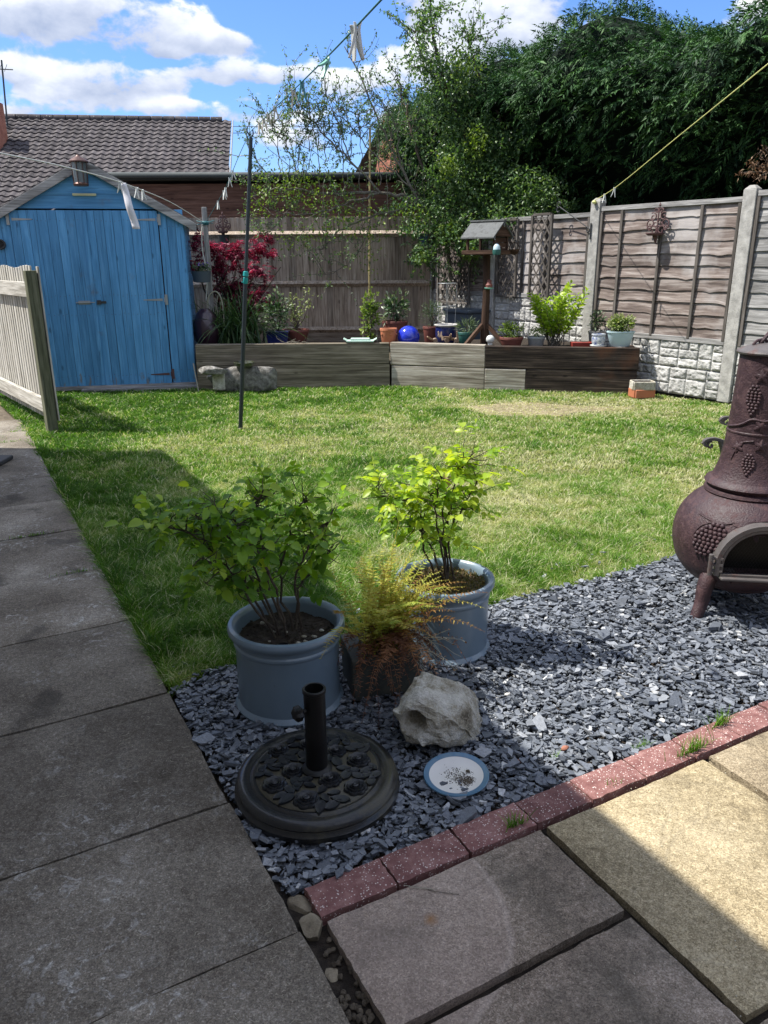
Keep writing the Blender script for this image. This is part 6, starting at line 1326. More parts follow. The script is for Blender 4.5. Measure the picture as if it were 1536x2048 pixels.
kd = np.array([-.80, -.6, 0]); kp = np.array([pbx, pby, .285]); mb = MB(); mb.tube([kp + kd * .03, kp + kd * .055], .008, 10)
n = 30; ringv = []
for dd_ in (.046, .052, .068, .075):
    rr = .022 if dd_ in (.052, .068) else .015
    for k in range(n): a = 2 * pi * k / n; q_ = rr * (1 + .13 * cos(6 * a)); s1 = np.cross(kd, Z3); ringv.append(kp + kd * dd_ + s1 * cos(a) * q_ + Z3 * sin(a) * q_)
mb.add(ringv, [(i * n + j, i * n + (j + 1) % n, (i + 1) * n + (j + 1) % n, (i + 1) * n + j) for i in range(3) for j in range(n)] + [tuple(range(3 * n, 4 * n)), tuple(range(n))[::-1]]); obj('knob', mb, m_black, T, smooth='auto')
def ztop(r): return .0712 + .005 * (1 - r / .196)
rs = np.random.RandomState(31); mb = MB(); placed = []
def rose(mb, x, y, R_):
    z0 = ztop(math.hypot(x, y)) - .008
    for (rr, npet, h, ph) in ((1.0, 7, .0055, 0), (.74, 6, .0085, .4), (.48, 5, .011, .9)):
        for k in range(npet):
            a0 = ph + 2 * pi * k / npet; m_ = 8; outer = []; 
            for j in range(m_ + 1): a = a0 + (j / m_ - .5) * 2 * pi / npet * 1.15; r_ = R_ * rr * (.86 + .16 * sin(pi * j / m_)); outer.append((x + cos(a) * r_, y + sin(a) * r_, z0 + h - .003)); 
            inner_ = [(x + cos(a0 + (j / m_ - .5) * 2 * pi / npet * 1.1) * R_ * rr * .62, y + sin(a0 + (j / m_ - .5) * 2 * pi / npet * 1.1) * R_ * rr * .62, z0 + h - .001) for j in range(m_ + 1)]
            lipv = [(x + cos(a0 + (j / m_ - .5) * 2 * pi / npet * 1.12) * R_ * rr * (.80 + .12 * sin(pi * j / m_)), y + sin(a0 + (j / m_ - .5) * 2 * pi / npet * 1.12) * R_ * rr * (.8 + .12 * sin(pi * j / m_)), z0 + h + .0028) for j in range(m_ + 1)]
            low = [(p[0], p[1], z0 - .004) for p in outer]
            V = [np.array(p) + c_ for p in low + outer + lipv + inner_]; q = m_ + 1
            mb.add(V, [(i * q + j, i * q + j + 1, (i + 1) * q + j + 1, (i + 1) * q + j) for i in range(3) for j in range(m_)])
    mb.lathe([(R_ * .3, 0), (R_ * .26, .013), (R_ * .15, .0155), (R_ * .05, .013), (0, .013)], (x + c_[0], y + c_[1], z0 + c_[2]), 14)
roses = [(-.135, .10, .036), (-.075, -.01, .038), (-.125, -.075, .040), (-.02, -.145, .042), (.045, -.055, .038), (.125, -.09, .038), (.13, .045, .040), (.055, .09, .034), (-.04, .13, .034)]
for x, y, r_ in roses: mb = MB(); rose(mb, x, y, r_); obj('rose_relief', mb, m_ironr, T, smooth='auto')
mb = MB()
for k in range(64):
    for _t in range(40):
        a = rs.uniform(0, 2 * pi); r_ = sqrt(rs.rand()) * .165 + .022; x, y = cos(a) * r_, sin(a) * r_
        if all(math.hypot(x - q[0], y - q[1]) > q[2] + .012 for q in roses) and all(math.hypot(x - q[0], y - q[1]) > .024 for q in placed) and r_ > .055: break
    else: continue
    placed.append((x, y)); d = rs.uniform(0, 2 * pi); L_ = rs.uniform(.042, .066); W_ = L_ * .26; dx, dy = cos(d), sin(d); z0 = ztop(r_) - .008; n = 7; t_ = np.linspace(0, 1, n); w_ = W_ * np.sin(pi * t_ ** .8) ** .8
    cen = np.stack([x + dx * (t_ - .5) * L_, y + dy * (t_ - .5) * L_, np.full(n, z0 + .0045)], 1); sv = np.array([-dy, dx, 0]); A_ = cen + sv * w_[:, None]; B_ = cen - sv * w_[:, None]; A_[:, 2] += .002; B_[:, 2] += .002; A2 = A_ - (0, 0, .008); B2_ = B_ - (0, 0, .008)
    V = np.concatenate([A2, A_, cen, B_, B2_]) + np.array(c_); mb.add(V, np.array([(i * n + j, i * n + j + 1, (i + 1) * n + j + 1, (i + 1) * n + j) for i in range(4) for j in range(n - 1)]))
obj('leaf_relief', mb, m_ironr, T, smooth='auto')

# plate
plx, ply = .229, 2.105; T = thing('plate', 'chipped cream plate with a blue rim and crumbs lying on the slate', 'plate', (plx, ply, .0)); Rp = Matrix.Rotation(radians(4), 4, 'X'); T.rotation_euler = (radians(3), radians(-2), 0)
mb = MB(); mb.lathe([(0, 0), (.06, 0), (.075, .004), (.088, .0105), (.088, .0135), (.072, .0085), (.05, .006), (0, .006)], (0, 0, 0), 72); obj('dish', mb, m_plate, T, smooth='auto', local=True)
mb = MB(); mb.lathe([(.0882, .0095), (.104, .013), (.1065, .0155), (.1045, .0185), (.088, .0140)], (0, 0, 0), 72, cap=False); obj('rim', mb, m_platerim, T, smooth='auto', local=True)
mb = MB(); rs = np.random.RandomState(77)
for i in range(750):
    u_ = rs.normal(0, 1, 2); x, y = .012 + u_[0] * .026, -.008 + u_[1] * .022 - u_[0] * .010
    if i < 330: x, y = .035 + rs.normal(0, .012), -.025 + rs.normal(0, .012)
    if x * x + y * y > .068 ** 2: continue
    s_ = rs.uniform(.0005, .0016); mb.box((x, y, .0072), (s_ * 2.2, s_, s_), np.array([[cos(i), -sin(i), 0], [sin(i), cos(i), 0], [0, 0, 1]]))
for (x, y, s_) in ((.040, .018, .009), (.012, -.045, .005)): V, F = rock((s_, s_ * .8, s_ * .6), 3, 2); mb.add(V + (x, y, .009), F)
o = obj('crumbs', mb, s_soil2, T, local=True); o['kind'] = 'stuff'

# big rock with a hollow
mb = MB(); import bmesh
pts = [PY(785, 1420, 2.30), PY(845, 1345, 2.44), PY(870, 1352, 2.40), PY(940, 1375, 2.42), PY(950, 1395, 2.46), PY(960, 1485, 2.32), PY(905, 1440, 2.24), PY(870, 1400, 2.30), PY(800, 1432, 2.24), PY(815, 1480, 2.27), PY(845, 1487, 2.22), PY(880, 1492, 2.24),
       PY(850, 1360, 2.60), PY(935, 1385, 2.62), PY(950, 1480, 2.62), PY(815, 1450, 2.60), PY(960, 1465, 2.50), PY(835, 1400, 2.26)]
pts = np.array(pts); pts[:, 2] = np.maximum(pts[:, 2], -.02)
bm = bmesh.new()
for p in pts: bm.verts.new(p)
bmesh.ops.convex_hull(bm, input=bm.verts); 
for v in [v for v in bm.verts if not v.link_faces]: bm.verts.remove(v)
bmesh.ops.triangulate(bm, faces=bm.faces); bmesh.ops.subdivide_edges(bm, edges=bm.edges, cuts=9, use_grid_fill=True); bmesh.ops.triangulate(bm, faces=bm.faces); bm.verts.index_update(); bm.normal_update()
V = np.array([v.co[:] for v in bm.verts]); N_ = np.array([v.normal[:] for v in bm.verts]); F = np.array([[v.index for v in f.verts] for f in bm.faces]); bm.free()
nz = fbm(V[:, 0] * 22 + V[:, 2] * 9, V[:, 1] * 22 + V[:, 2] * 17, 4) - .5; nz2 = fbm(V[:, 0] * 70 + V[:, 2] * 50, V[:, 1] * 70 - V[:, 2] * 40, 6) - .5
V += N_ * (nz * .034 + nz2 * .012)[:, None]
Pc = (V - (0, 0, H)) @ RW; pxs = CX - FPX * Pc[:, 0] / Pc[:, 2]; pys = CY + FPX * Pc[:, 1] / Pc[:, 2]
for (hx, hy, hr, hd_) in ((820, 1438, .036, .10), (905, 1462, .022, .02), (940, 1470, .02, .015)):
    kk = np.where(np.hypot(pxs - hx, pys - hy) < 14)[0]; kk = kk[np.argmin(-Pc[kk, 2])]; hc = V[kk]; dd_ = np.linalg.norm((V - hc) / hr, axis=1); V = V + np.array([.45, 1, .05]) * (hd_ * np.exp(-dd_ ** 4))[:, None]
V += N_ * (.010 * (np.abs(np.sin(V[:, 2] * 60 + V[:, 0] * 34 + 6 * nz)) ** .5 - .5) * (N_[:, 2] < .3))[:, None]
lc_ = np.linalg.norm
mb.add(V, F, V, .5); tag(obj('rock', mb, s_rock), 'large angular grey-buff rock with a hollow, behind the plate', 'rock')

# ================================================================== big blue planters, roses, fern
def bigpot(T, x, y, z, R_, h):
    mb = MB(); r0 = R_ * .925; mb.lathe([(0, 0), (r0 * 1.0, 0), (r0 * 1.05, .006), (r0 * 1.055, .014), (r0 * 1.02, .022), (r0 * .985, .03), (r0 * .985, h - .085), (r0 * .99, h - .08), (r0 * 1.015, h - .074), (r0 * 1.015, h - .066), (r0 * .99, h - .06), (r0 * 1.0, h - .045),
        (R_ * .99, h - .035), (R_ * 1.03, h - .022), (R_ * 1.035, h - .010), (R_ * 1.01, h), (R_ * .95, h + .003), (R_ * .90, h - .004), (R_ * .875, h - .018), (R_ * .87, h - .09), (0, h - .09)], (x, y, z), 96); obj('pot', mb, m_blue, T, smooth='auto')
def potsoil(T, x, y, z, R_, seed, mat, name='soil', pebbles=14):
    rs = np.random.RandomState(seed); n = 50; u = np.linspace(-1, 1, n); U, V_ = np.meshgrid(u, u, indexing='ij'); k = np.sqrt(U ** 2 + V_ ** 2)
    X = U * R_; Y_ = V_ * R_; f_ = np.maximum(1, k); X /= f_; Y_ /= f_; Zz = z + .022 * (fbm(U * 4, V_ * 4, seed) - .5) + .012 * (fbm(U * 16, V_ * 16, seed + 3) - .5)
    mb = MB(); mb.add(np.stack([x + X, y + Y_, Zz], 2).reshape(-1, 3), np.array([(i * n + j, (i + 1) * n + j, (i + 1) * n + j + 1, i * n + j + 1) for i in range(n - 1) for j in range(n - 1)]))
    for i in range(160): a = rs.uniform(0, 2 * pi); r_ = R_ * sqrt(rs.rand()) * .95; V, F = rock((.006, .005, .004), i, 1); mb.add(V * rs.uniform(.5, 1.3) + (x + cos(a) * r_, y + sin(a) * r_, z + .008), F)
    obj(name, mb, mat, T)
    if pebbles:
        mb = MB()
        for i in range(pebbles): a = rs.uniform(-2.6, -.2) if i % 2 else rs.uniform(0, 6.28); r_ = R_ * sqrt(rs.rand()) * .85; V, F = rock((.011, .008, .006), i + 40, 2); mb.add(V * rs.uniform(.5, 1.1) + (x + cos(a) * r_, y + sin(a) * r_, z + .014), F)
        o = obj('stones', mb, s_rock, T); o['kind'] = 'stuff'
def rosebush(T, base, main, seed, mat, nleaf, Lf, smat, spread=.12, low=.25):
    """main: list of stem polylines; leaves in fives on fine side shoots"""
    rs = np.random.RandomState(seed); mb = MB(); anchors = []
    for pl in main:
        P = smooth_path(pl, 5, .004, rs); mb.tube(P, np.linspace(.0052, .0022, len(P)), 7); k0 = int(len(P) * low)
        for j in range(k0, len(P)):
            for _ in range(3 if j > len(P) * .55 else 1):
                if rs.rand() < .75:
                    d = rdir(1, rs, .5)[0]; Q = twig(P[j], d, rs.uniform(.05, spread), rs, .15, 4, .25); mb.tube(Q, np.linspace(.0028, .0012, len(Q)), 5); anchors.append((Q[-1], Q[-1] - Q[-2])); anchors.append((Q[2], rdir(1, rs, .2)[0]))
    obj('stems', mb, smat, T, smooth='auto')
    C = []; D = []; Lv = []; R_ = []; pet = MB()
    idx = rs.permutation(len(anchors)); cnt = 0; ii = 0
    while cnt < nleaf:
        a, d = anchors[idx[ii % len(idx)]]; ii += 1; d = np.asarray(d) / (np.linalg.norm(d) + 1e-9); d = d + rs.normal(0, .35, 3); d[2] = d[2] * .5 + .05; d /= np.linalg.norm(d)
        L_ = rs.uniform(.04, .075); e = a + d * L_; pet.tube([a, (a + e) / 2 + (0, 0, .004), e], .0009, 4); sd_ = np.cross(d, Z3); sd_ /= np.linalg.norm(sd_) + 1e-9; rv = rs.rand()
        for (f_, sg) in ((1.0, 0), (.72, 1), (.72, -1), (.38, 1), (.38, -1)):
            if sg and f_ < .5 and rs.rand() < .35: continue
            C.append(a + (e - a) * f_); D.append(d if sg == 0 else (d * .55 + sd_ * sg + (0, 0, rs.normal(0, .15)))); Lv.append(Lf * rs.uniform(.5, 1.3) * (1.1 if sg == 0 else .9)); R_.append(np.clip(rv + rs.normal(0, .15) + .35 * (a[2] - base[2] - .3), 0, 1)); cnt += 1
    C = np.array(C); D = np.array(D); Lv = np.array(Lv); mb = pet; add_leaves(mb, C, D, Lv * 1.05, Lv * .62, kind='round', seed=seed, rnd=np.array(R_), droop=.34, fold=.34); obj('foliage', mb, mat, T, smooth=True)
    return anchors
p1x, p1y = -.368, 2.612; T1 = thing('potted_rose', 'shaded blue-grey glazed planter with a spreading rose bush, front left', 'potted plant', (p1x, p1y, -.015), 'pair of blue-grey planters with rose bushes')
bigpot(T1, p1x, p1y, -.015, .212, .335); potsoil(T1, p1x, p1y, .262, .186, 5, s_soil)
mb = MB(); mb.lathe([(.018, 0), (.021, .012), (.019, .014), (.016, .003)], (p1x + .0, p1y - .12, .266), 20); obj('buried_ring', mb, m_black, T1, smooth='auto')
def pp(px, py, y): return PY(px, py, y)
b1 = np.array([p1x, p1y, .26])
main1 = [[b1 + (-.04, -.03, 0), pp(500, 1180, 2.6), pp(440, 1120, 2.62), pp(385, 1070, 2.6), pp(318, 1050, 2.6)],
         [b1 + (-.03, .0, 0), pp(525, 1180, 2.6), pp(490, 1110, 2.62), pp(430, 1050, 2.62), pp(380, 1025, 2.6)],
         [b1 + (0, .0, 0), pp(532, 1150, 2.62), pp(520, 1060, 2.6), pp(515, 1010, 2.6), pp(530, 985, 2.6)],
         [b1 + (.02, .03, 0), pp(560, 1160, 2.66), pp(575, 1080, 2.66), pp(590, 1025, 2.7), pp(612, 1000, 2.7)],
         [b1 + (.05, .03, 0), pp(590, 1170, 2.62), pp(610, 1110, 2.6), pp(640, 1060, 2.62), pp(660, 1045, 2.62)],
         [b1 + (.0, -.02, 0), pp(545, 1160, 2.5), pp(500, 1090, 2.45), pp(470, 1045, 2.45), pp(430, 1030, 2.45)],
         [b1 + (-.03, .02, 0), pp(500, 1150, 2.75), pp(470, 1090, 2.75), pp(430, 1060, 2.8), pp(370, 1070, 2.7)],
         [b1 + (-.04, .0, 0), pp(490, 1190, 2.55), pp(450, 1150, 2.5), pp(405, 1115, 2.5)], [b1 + (.03, .04, 0), pp(600, 1180, 2.7), pp(635, 1130, 2.72), pp(665, 1100, 2.7)]]
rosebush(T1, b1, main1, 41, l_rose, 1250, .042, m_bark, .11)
p2x, p2y = .258, 3.035; T2 = thing('potted_rose', 'sunlit blue-grey glazed planter with a bright upright rose bush, back right', 'potted plant', (p2x, p2y, -.015), 'pair of blue-grey planters with rose bushes')
bigpot(T2, p2x, p2y, -.015, .206, .33); potsoil(T2, p2x, p2y, .268, .181, 7, s_soil2, pebbles=0)
rs = np.random.RandomState(9); n = 2600; a = rs.uniform(0, 2 * pi, n); r_ = np.sqrt(rs.rand(n)) * .178; C = np.stack([p2x + np.cos(a) * r_, p2y + np.sin(a) * r_, .275 + rs.rand(n) * .012], 1); mb = MB(); add_leaves(mb, C, rdir(n, rs, .8), .014, .007, kind='thin', seed=3); obj('moss_cover', mb, leafm('mossy_weed', [(.05, .07, .015), (.11, .10, .03), (.2, .15, .06), (.14, .06, .035)], .2, (1.2, 1.2, .7), .8), T2)
b2 = np.array([p2x + .01, p2y, .27])
main2 = [[b2 + (-.03, 0, 0), pp(850, 1100, 3.0), pp(840, 1030, 3.0), pp(800, 1000, 3.0), pp(745, 985, 3.0)],
         [b2 + (0, 0, 0), pp(888, 1100, 3.02), pp(885, 1020, 3.0), pp(850, 980, 3.0)],
         [b2 + (.01, .01, 0), pp(893, 1080, 3.03), pp(905, 1000, 3.03), pp(920, 940, 3.0), pp(935, 920, 3.0)],
         [b2 + (.02, .0, 0), pp(900, 1070, 3.0), pp(930, 1010, 3.0), pp(955, 960, 3.0)],
         [b2 + (.0, -.01, 0), pp(880, 1090, 2.95), pp(870, 1000, 2.93), pp(890, 960, 2.93)],
         [b2 + (-.01, .02, 0), pp(860, 1090, 3.1), pp(830, 1050, 3.1), pp(790, 1040, 3.1)]]
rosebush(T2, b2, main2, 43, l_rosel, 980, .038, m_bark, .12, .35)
mb = MB(); q = pp(893, 962, 2.93); rs = np.random.RandomState(2); add_leaves(mb, np.repeat(q[None], 7, 0), rdir(7, rs, .4), .03, .022, kind='round', seed=4); obj('flower', mb, l_petal, T2, smooth=True)
# fern between the pots
fx, fy = float(PG(760, 1385)[0]), 2.72; T3 = thing('potted_fern', 'yellowing fern with rusty dead fronds in a dark square pot between the blue planters', 'potted plant', (fx, fy, -.015))
mb = MB(); c2_, s2_ = cos(.25), sin(.25); mb.box((fx, fy, .075), (.26, .22, .18), np.array([[c2_, -s2_, 0], [s2_, c2_, 0], [0, 0, 1]]), taper=1.05); obj('pot', mb, m_grbox if 0 else glaze('wet_dark_slate_pot', (.045, .05, .045), .6, 0, .4, dirt=((.12, .12, .09), 12, .5, .5)), T3, bevel=.006)
def frond(mb, base, a, L_, le, rs, rv, wl=.03, curl=1.0):
    n = 15; t_ = np.linspace(0, 1, n); hz = L_ * le * t_ ** 1.3; vt = L_ * (t_ * (1.1 - .3 * le) - curl * le * .95 * t_ ** 2.3); jitter = np.cumsum(rs.normal(0, .006, n))
    M_ = base + np.stack([cos(a) * hz - sin(a) * jitter, sin(a) * hz + cos(a) * jitter, vt], 1); mb.tube(M_, np.linspace(.0016, .0006, n), 4, rnd=rv); C = []; D = []; Lp = []
    for i in range(1, n):
        for q_ in (0, .5):
            c_ = M_[i - 1] * (1 - q_) + M_[i] * q_ if q_ else M_[i]; tg = M_[i] - M_[i - 1]; tg /= np.linalg.norm(tg); sd_ = np.cross(tg, (0, 0, 1.)); sd_ /= np.linalg.norm(sd_) + 1e-6; f_ = (i - q_) / n; l_ = wl * sin(pi * min(1, f_ * .9 + .12)) ** .8
            for sg in (1, -1): C.append(c_); D.append(sd_ * sg + tg * .35 + rs.normal(0, .12, 3)); Lp.append(l_ * rs.uniform(.8, 1.15))
    Lp = np.array(Lp); add_leaves(mb, np.array(C), np.array(D), Lp, Lp * .26, kind='thin', seed=rs.randint(9999), rnd=np.clip(rv + rs.normal(0, .08, len(C)), 0, 1), droop=.1)
rs = np.random.RandomState(51); mb = MB(); fb = np.array([fx - .0, fy - .02, .15])
for i in range(100): a = rs.uniform(-2.1, 2.3); up_ = rs.rand() < .6; frond(mb, fb + rs.normal(0, .035, 3) * (1, 1, .2), a, rs.uniform(.34, .58), rs.uniform(.15, .6) if up_ else rs.uniform(.4, .8), rs, np.clip(rs.normal(.72, .18) if up_ else rs.normal(.5, .2), 0, 1), .032, .8)
obj('fronds', mb, l_fern, T3)
mb = MB()
for i in range(46): a = rs.uniform(-2.7, .2); frond(mb, fb + (.03, 0, .03) + rs.normal(0, .05, 3) * (1, 1, .3), a, rs.uniform(.20, .36), rs.uniform(.6, 1.0), rs, rs.rand(), .028, 1.55)
obj('dead_fronds', mb, l_fernd, T3)
mb = MB(); C = []; 
for i in range(26): P = twig(fb + (.08, 0, .02) + rs.normal(0, .03, 3), (1, -.2, .35 + rs.normal(0, .35)), rs.uniform(.10, .27), rs, -.25, 7, .2); mb.tube(P, np.linspace(.0015, .0008, len(P)), 4); C += list(P[3:])
obj('dry_stems', mb, m_canew, T3); C = np.array(C); foliage(T3, C[rs.randint(len(C), size=130)] + rs.normal(0, .005, (130, 3)), rdir(130, rs), .014, .009, l_dry, seed=3, name='dry_leaves')

# ================================================================== weeds and tufts in joints
def tuft(px, py, n, h, label, spread=.035, z=0.0, cat='weed'):
    rs = np.random.RandomState(int(px)); q = PG(px, py); mb = MB()
    for i in range(n):
        a = rs.uniform(0, 2 * pi); L_ = h * rs.uniform(.5, 1.1); le = rs.uniform(.1, .8); k = 6; t_ = np.linspace(0, 1, k); b = q + np.array([*(E1 * rs.normal(0, spread)), z]) + rs.normal(0, .003, 3) * (1, 1, 0)
        M_ = b + np.stack([cos(a) * L_ * le * t_ ** 1.4, sin(a) * L_ * le * t_ ** 1.4, L_ * (t_ - .45 * le * t_ ** 2.2)], 1); sd_ = np.array([-sin(a), cos(a), 0]); w_ = .0014 * (1 - t_ ** 2)[:, None] + .0001
        mb.add(np.concatenate([M_ + sd_ * w_, M_ - sd_ * w_]), np.array([(j, j + 1, k + j + 1, k + j) for j in range(k - 1)]), None, np.clip(rs.normal(.22, .12), 0, .7))
    tag(obj('grass_tuft', mb, m_grass), label, cat, 'grass tufts in the paving joints')
tuft(1030, 1655, 60, .055, 'low grass tuft in the shaded joint between edging blocks and patio', .02)
tuft(1385, 1505, 90, .085, 'biggest grass tuft, sunlit, between the edging blocks and patio'); tuft(1440, 1452, 60, .08, 'sparse sunlit grass tuft among the edging blocks right of the biggest one', .03)
tuft(1285, 1492, 40, .04, 'small weed on the slate above the sunlit edging blocks', .025, -.01); tuft(1232, 1570, 12, .03, 'tiny grass sprig in the joint left of the biggest tuft', .02)
tuft(1112, 1515, 14, .04, 'single green seedling in the sunlit slate beside the orange pebble', .006, -.01)
tuft(62, 1072, 70, .025, 'flat grass growing along the path joint level with the shaded lawn', .07); tuft(172, 1142, 60, .03, 'straggly grass in the next path joint at the lawn edge', .07); tuft(15, 885, 50, .03, 'thin grass in the far path joint beside the sunlit strip', .08)
for i, (px, py) in enumerate([(880, 1788), (830, 1778)]):
    q = PG(px, py); mb = MB(); mb.tube(smooth_path([q + (-.03, .01, .004), q + (0, 0, .006), q + (.05, -.005, .004)]), .0011, 4); tag(obj('dry_stalk', mb, m_canew if i else m_barkg), ['grey-green stalk lying on the pinkish patio slab', 'pale straw lying beside the stalk on the patio slab'][i], 'stalk')
mb = MB(); rs = np.random.RandomState(12)
for i in range(170):
    al = rs.uniform(-4.5, -1.2); pe = rs.uniform(0, .52); q = pw(al, pe); a = rs.uniform(0, 6.28); L_ = rs.uniform(.006, .028); mb.tube([(q[0], q[1], .003), (q[0] + cos(a) * L_ * .5, q[1] + sin(a) * L_ * .5, .0045), (q[0] + cos(a + .5) * L_, q[1] + sin(a + .5) * L_, .003)], .0006, 3)
for i in range(120): q = qw(rs.uniform(0, 1.6), rs.uniform(0, .8)); V, F = rock((.0016, .002, .001), i, 1); mb.add(V * rs.uniform(.5, 1.4) + (q[0], q[1], .004), F)
tag(obj('debris', mb, m_canew, origin=(0, 0, 0)), 'tiny dry grass clippings scattered over the paving', 'clippings', kind='stuff')
q = PG(8, 925); mb = MB(); mb.box((q[0] - .12, q[1], .02), (.30, .24, .035)); tag(obj('boot_tray', mb, m_dgrey, bevel=.01), 'dark tray edge lying on the path at the left frame edge', 'tray')

# ================================================================== sprawling bush in the corner, sparse limbs to the left
rs = np.random.RandomState(61)
def limb_tree(name, label, cat, base, limbs, seed, twigs, leafn, Lf, Wf, mat, smat, ntw=1.0, trunk_r=.03, upb=.35, tl=(.3, .8), kind='oval'):
    T = thing(name, label, cat, base); rs = np.random.RandomState(seed); mb = MB(); A = []
    for pl, r0 in limbs:
        P = smooth_path([PY(*a) for a in pl], 6, .012, rs); mb.tube(P, np.linspace(r0, r0 * .3, len(P)), 7)
        for j in range(4, len(P)):
            for _ in range(rs.poisson(twigs)):
                tg = P[j] - P[j - 1]; tg /= np.linalg.norm(tg) + 1e-9; Q = twig(P[j], tg * .5 + rdir(1, rs, upb)[0] * (1, .6, 1), rs.uniform(*tl), rs, upb * .35, 7, .22); mb.tube(Q, np.linspace(.006, .002, len(Q)), 4); A += list(Q[1:]); 
                if rs.rand() < .5: Q2 = twig(Q[3], rdir(1, rs, upb)[0], rs.uniform(.15, .4), rs, 0, 5, .25); mb.tube(Q2, np.linspace(.004, .002, len(Q2)), 4); A += list(Q2[1:])
    obj('branches', mb, smat, T); A = np.array(A); n = leafn; i0 = rs.randint(len(A), size=n); C = A[i0] + rs.normal(0, .016, (n, 3)); 
    foliage(T, C, rdir(n, rs, .1), Lf * rs.uniform(.6, 1.25, n), Wf * rs.uniform(.7, 1.2, n), mat, kind, seed, rnd=None); return T, A
limbs = [([(905, 560, 12.7), (885, 470, 12.6), (840, 405, 12.5), (760, 385, 12.3), (660, 388, 12.2), (565, 378, 12.1), (505, 392, 12.1)], .035),
         ([(840, 405, 12.5), (760, 430, 12.2), (690, 455, 12.1), (640, 500, 12.0)], .022), ([(760, 385, 12.3), (690, 410, 12.0), (600, 430, 12.0), (540, 420, 11.9)], .018),
         ([(740, 440, 12.1), (720, 500, 12), (680, 540, 12), (640, 550, 12)], .010), ([(600, 395, 12.1), (560, 440, 12.1), (530, 470, 12.)], .012),
         ([(840, 405, 12.5), (800, 330, 12.5), (760, 250, 12.5), (720, 150, 12.5), (690, 95, 12.5)], .022), ([(760, 385, 12.3), (700, 320, 12.3), (630, 250, 12.3), (590, 185, 12.3)], .018),
         ([(800, 330, 12.5), (790, 250, 12.5), (745, 180, 12.5)], .014), ([(700, 320, 12.3), (680, 260, 12.3), (650, 190, 12.3)], .012), ([(630, 388, 12.2), (590, 330, 12.2), (560, 270, 12.2)], .012), ([(840, 390, 12.5), (760, 320, 12.4), (690, 240, 12.4), (650, 220, 12.4)], .012)]
for (a, b, c_, d) in ((560, 360, 540, 215), (600, 370, 572, 200), (640, 375, 612, 190), (690, 380, 668, 175), (720, 385, 712, 205), (650, 330, 640, 240), (760, 370, 742, 170), (780, 360, 770, 190), (700, 330, 690, 215), (575, 300, 548, 245), (545, 385, 500, 300), (620, 300, 600, 235)):
    limbs.append(([(a, b, 12.25), ((a + c_) / 2 + 6, (b + d) / 2, 12.25), (c_, d, 12.25)], .008))
TT, _A = limb_tree('sparse_tree', 'thin sprawling tree with small leaves reaching left against the sky', 'tree', (1.05, 12.7, ZB), limbs, 63, .95, 8200, .042, .020, l_tree, m_barkg, upb=.5)
n = 2600; cc = []
for (px, py, rx, ry, k) in ((560, 372, 60, 35, 230), (625, 395, 95, 50, 400), (520, 405, 35, 35, 130), (700, 440, 95, 45, 320), (640, 345, 90, 30, 180), (600, 475, 70, 30, 150), (740, 500, 35, 65, 90), (820, 430, 40, 30, 160)):
    d = rdir(k, rs); cc.append(PY(px, py, 12.1) + d * np.array([rx / 135, .3, ry / 135]) * rs.rand(k)[:, None] ** .45)
cc = np.concatenate(cc); foliage(TT, cc, rdir(len(cc), rs), .05, .026, l_treey, 'oval', 65, name='young_leaves')
mb = MB(); a = PY(740, 255, 12.45); b = PY(737, 560, 12.45); mb.tube([(a[0], 12.45, a[2]), (b[0], 12.45, ZB)], .016, 7); tag(obj('bamboo_cane', mb, m_cane), 'tall bamboo cane staking the sparse tree against the back fence', 'cane')

limbs2 = [([(1010, 600, 12.9), (985, 450, 12.9), (960, 330, 12.9), (900, 200, 12.9), (870, 90, 12.9), (862, 15, 12.9)], .05), ([(985, 450, 12.9), (900, 400, 12.6), (850, 350, 12.5), (820, 250, 12.6), (800, 170, 12.7)], .03),
          ([(985, 450, 12.9), (1050, 400, 12.7), (1110, 400, 12.5)], .03), ([(960, 330, 12.9), (1000, 250, 12.9), (950, 130, 12.9), (935, 70, 12.9)], .03), ([(960, 440, 12.6), (900, 460, 12.3), (860, 470, 12.2), (845, 520, 12.1)], .02), ([(900, 200, 12.9), (850, 130, 12.8), (830, 60, 12.8)], .015), ([(1000, 430, 12.7), (960, 470, 12.3), (935, 500, 12.2)], .015)]
TB, _A = limb_tree('dense_bush', 'tall dense bush of small green leaves over the corner of the fences', 'bush', (2.0, 12.9, ZB), limbs2, 67, 1.5, 9000, .052, .026, l_tree, m_bark, upb=.2)
cc = []
for (px, py, rx, ry, k, Y_) in ((945, 300, 70, 75, 3600, 12.8), (890, 350, 50, 60, 1300, 12.6), (970, 390, 95, 70, 4600, 12.6), (1060, 390, 75, 60, 3600, 12.4), (1105, 405, 50, 40, 1500, 12.3), (890, 200, 50, 90, 1300, 12.8), (850, 100, 45, 80, 800, 12.8), (930, 150, 60, 80, 1200, 12.9),
                            (1010, 300, 70, 70, 2600, 12.8), (880, 430, 70, 35, 1400, 12.4), (900, 470, 40, 25, 700, 12.2), (840, 510, 22, 20, 260, 12.0), (935, 495, 28, 18, 420, 12.1), (870, 500, 25, 30, 300, 12.1), (825, 460, 35, 14, 280, 12.1), (800, 410, 50, 18, 300, 12.4), (860, 30, 25, 35, 220, 12.8), (1000, 440, 90, 28, 1500, 12.2)):
    d = rdir(k, rs); c_ = PY(px, py, Y_) + d * np.array([rx / 132, .55, ry / 132]) * rs.rand(k)[:, None] ** .38; nzv = fbm(c_[:, 0] * 3.5 + c_[:, 1], c_[:, 2] * 3.5, 12, 3); cc.append(c_[nzv > .42])
cc = np.concatenate(cc); n = len(cc); foliage(TB, cc, rdir(n, rs, -.1), .056 * rs.uniform(.6, 1.2, n), .028, l_tree, 'oval', 68, name='outer_foliage')
cc = []
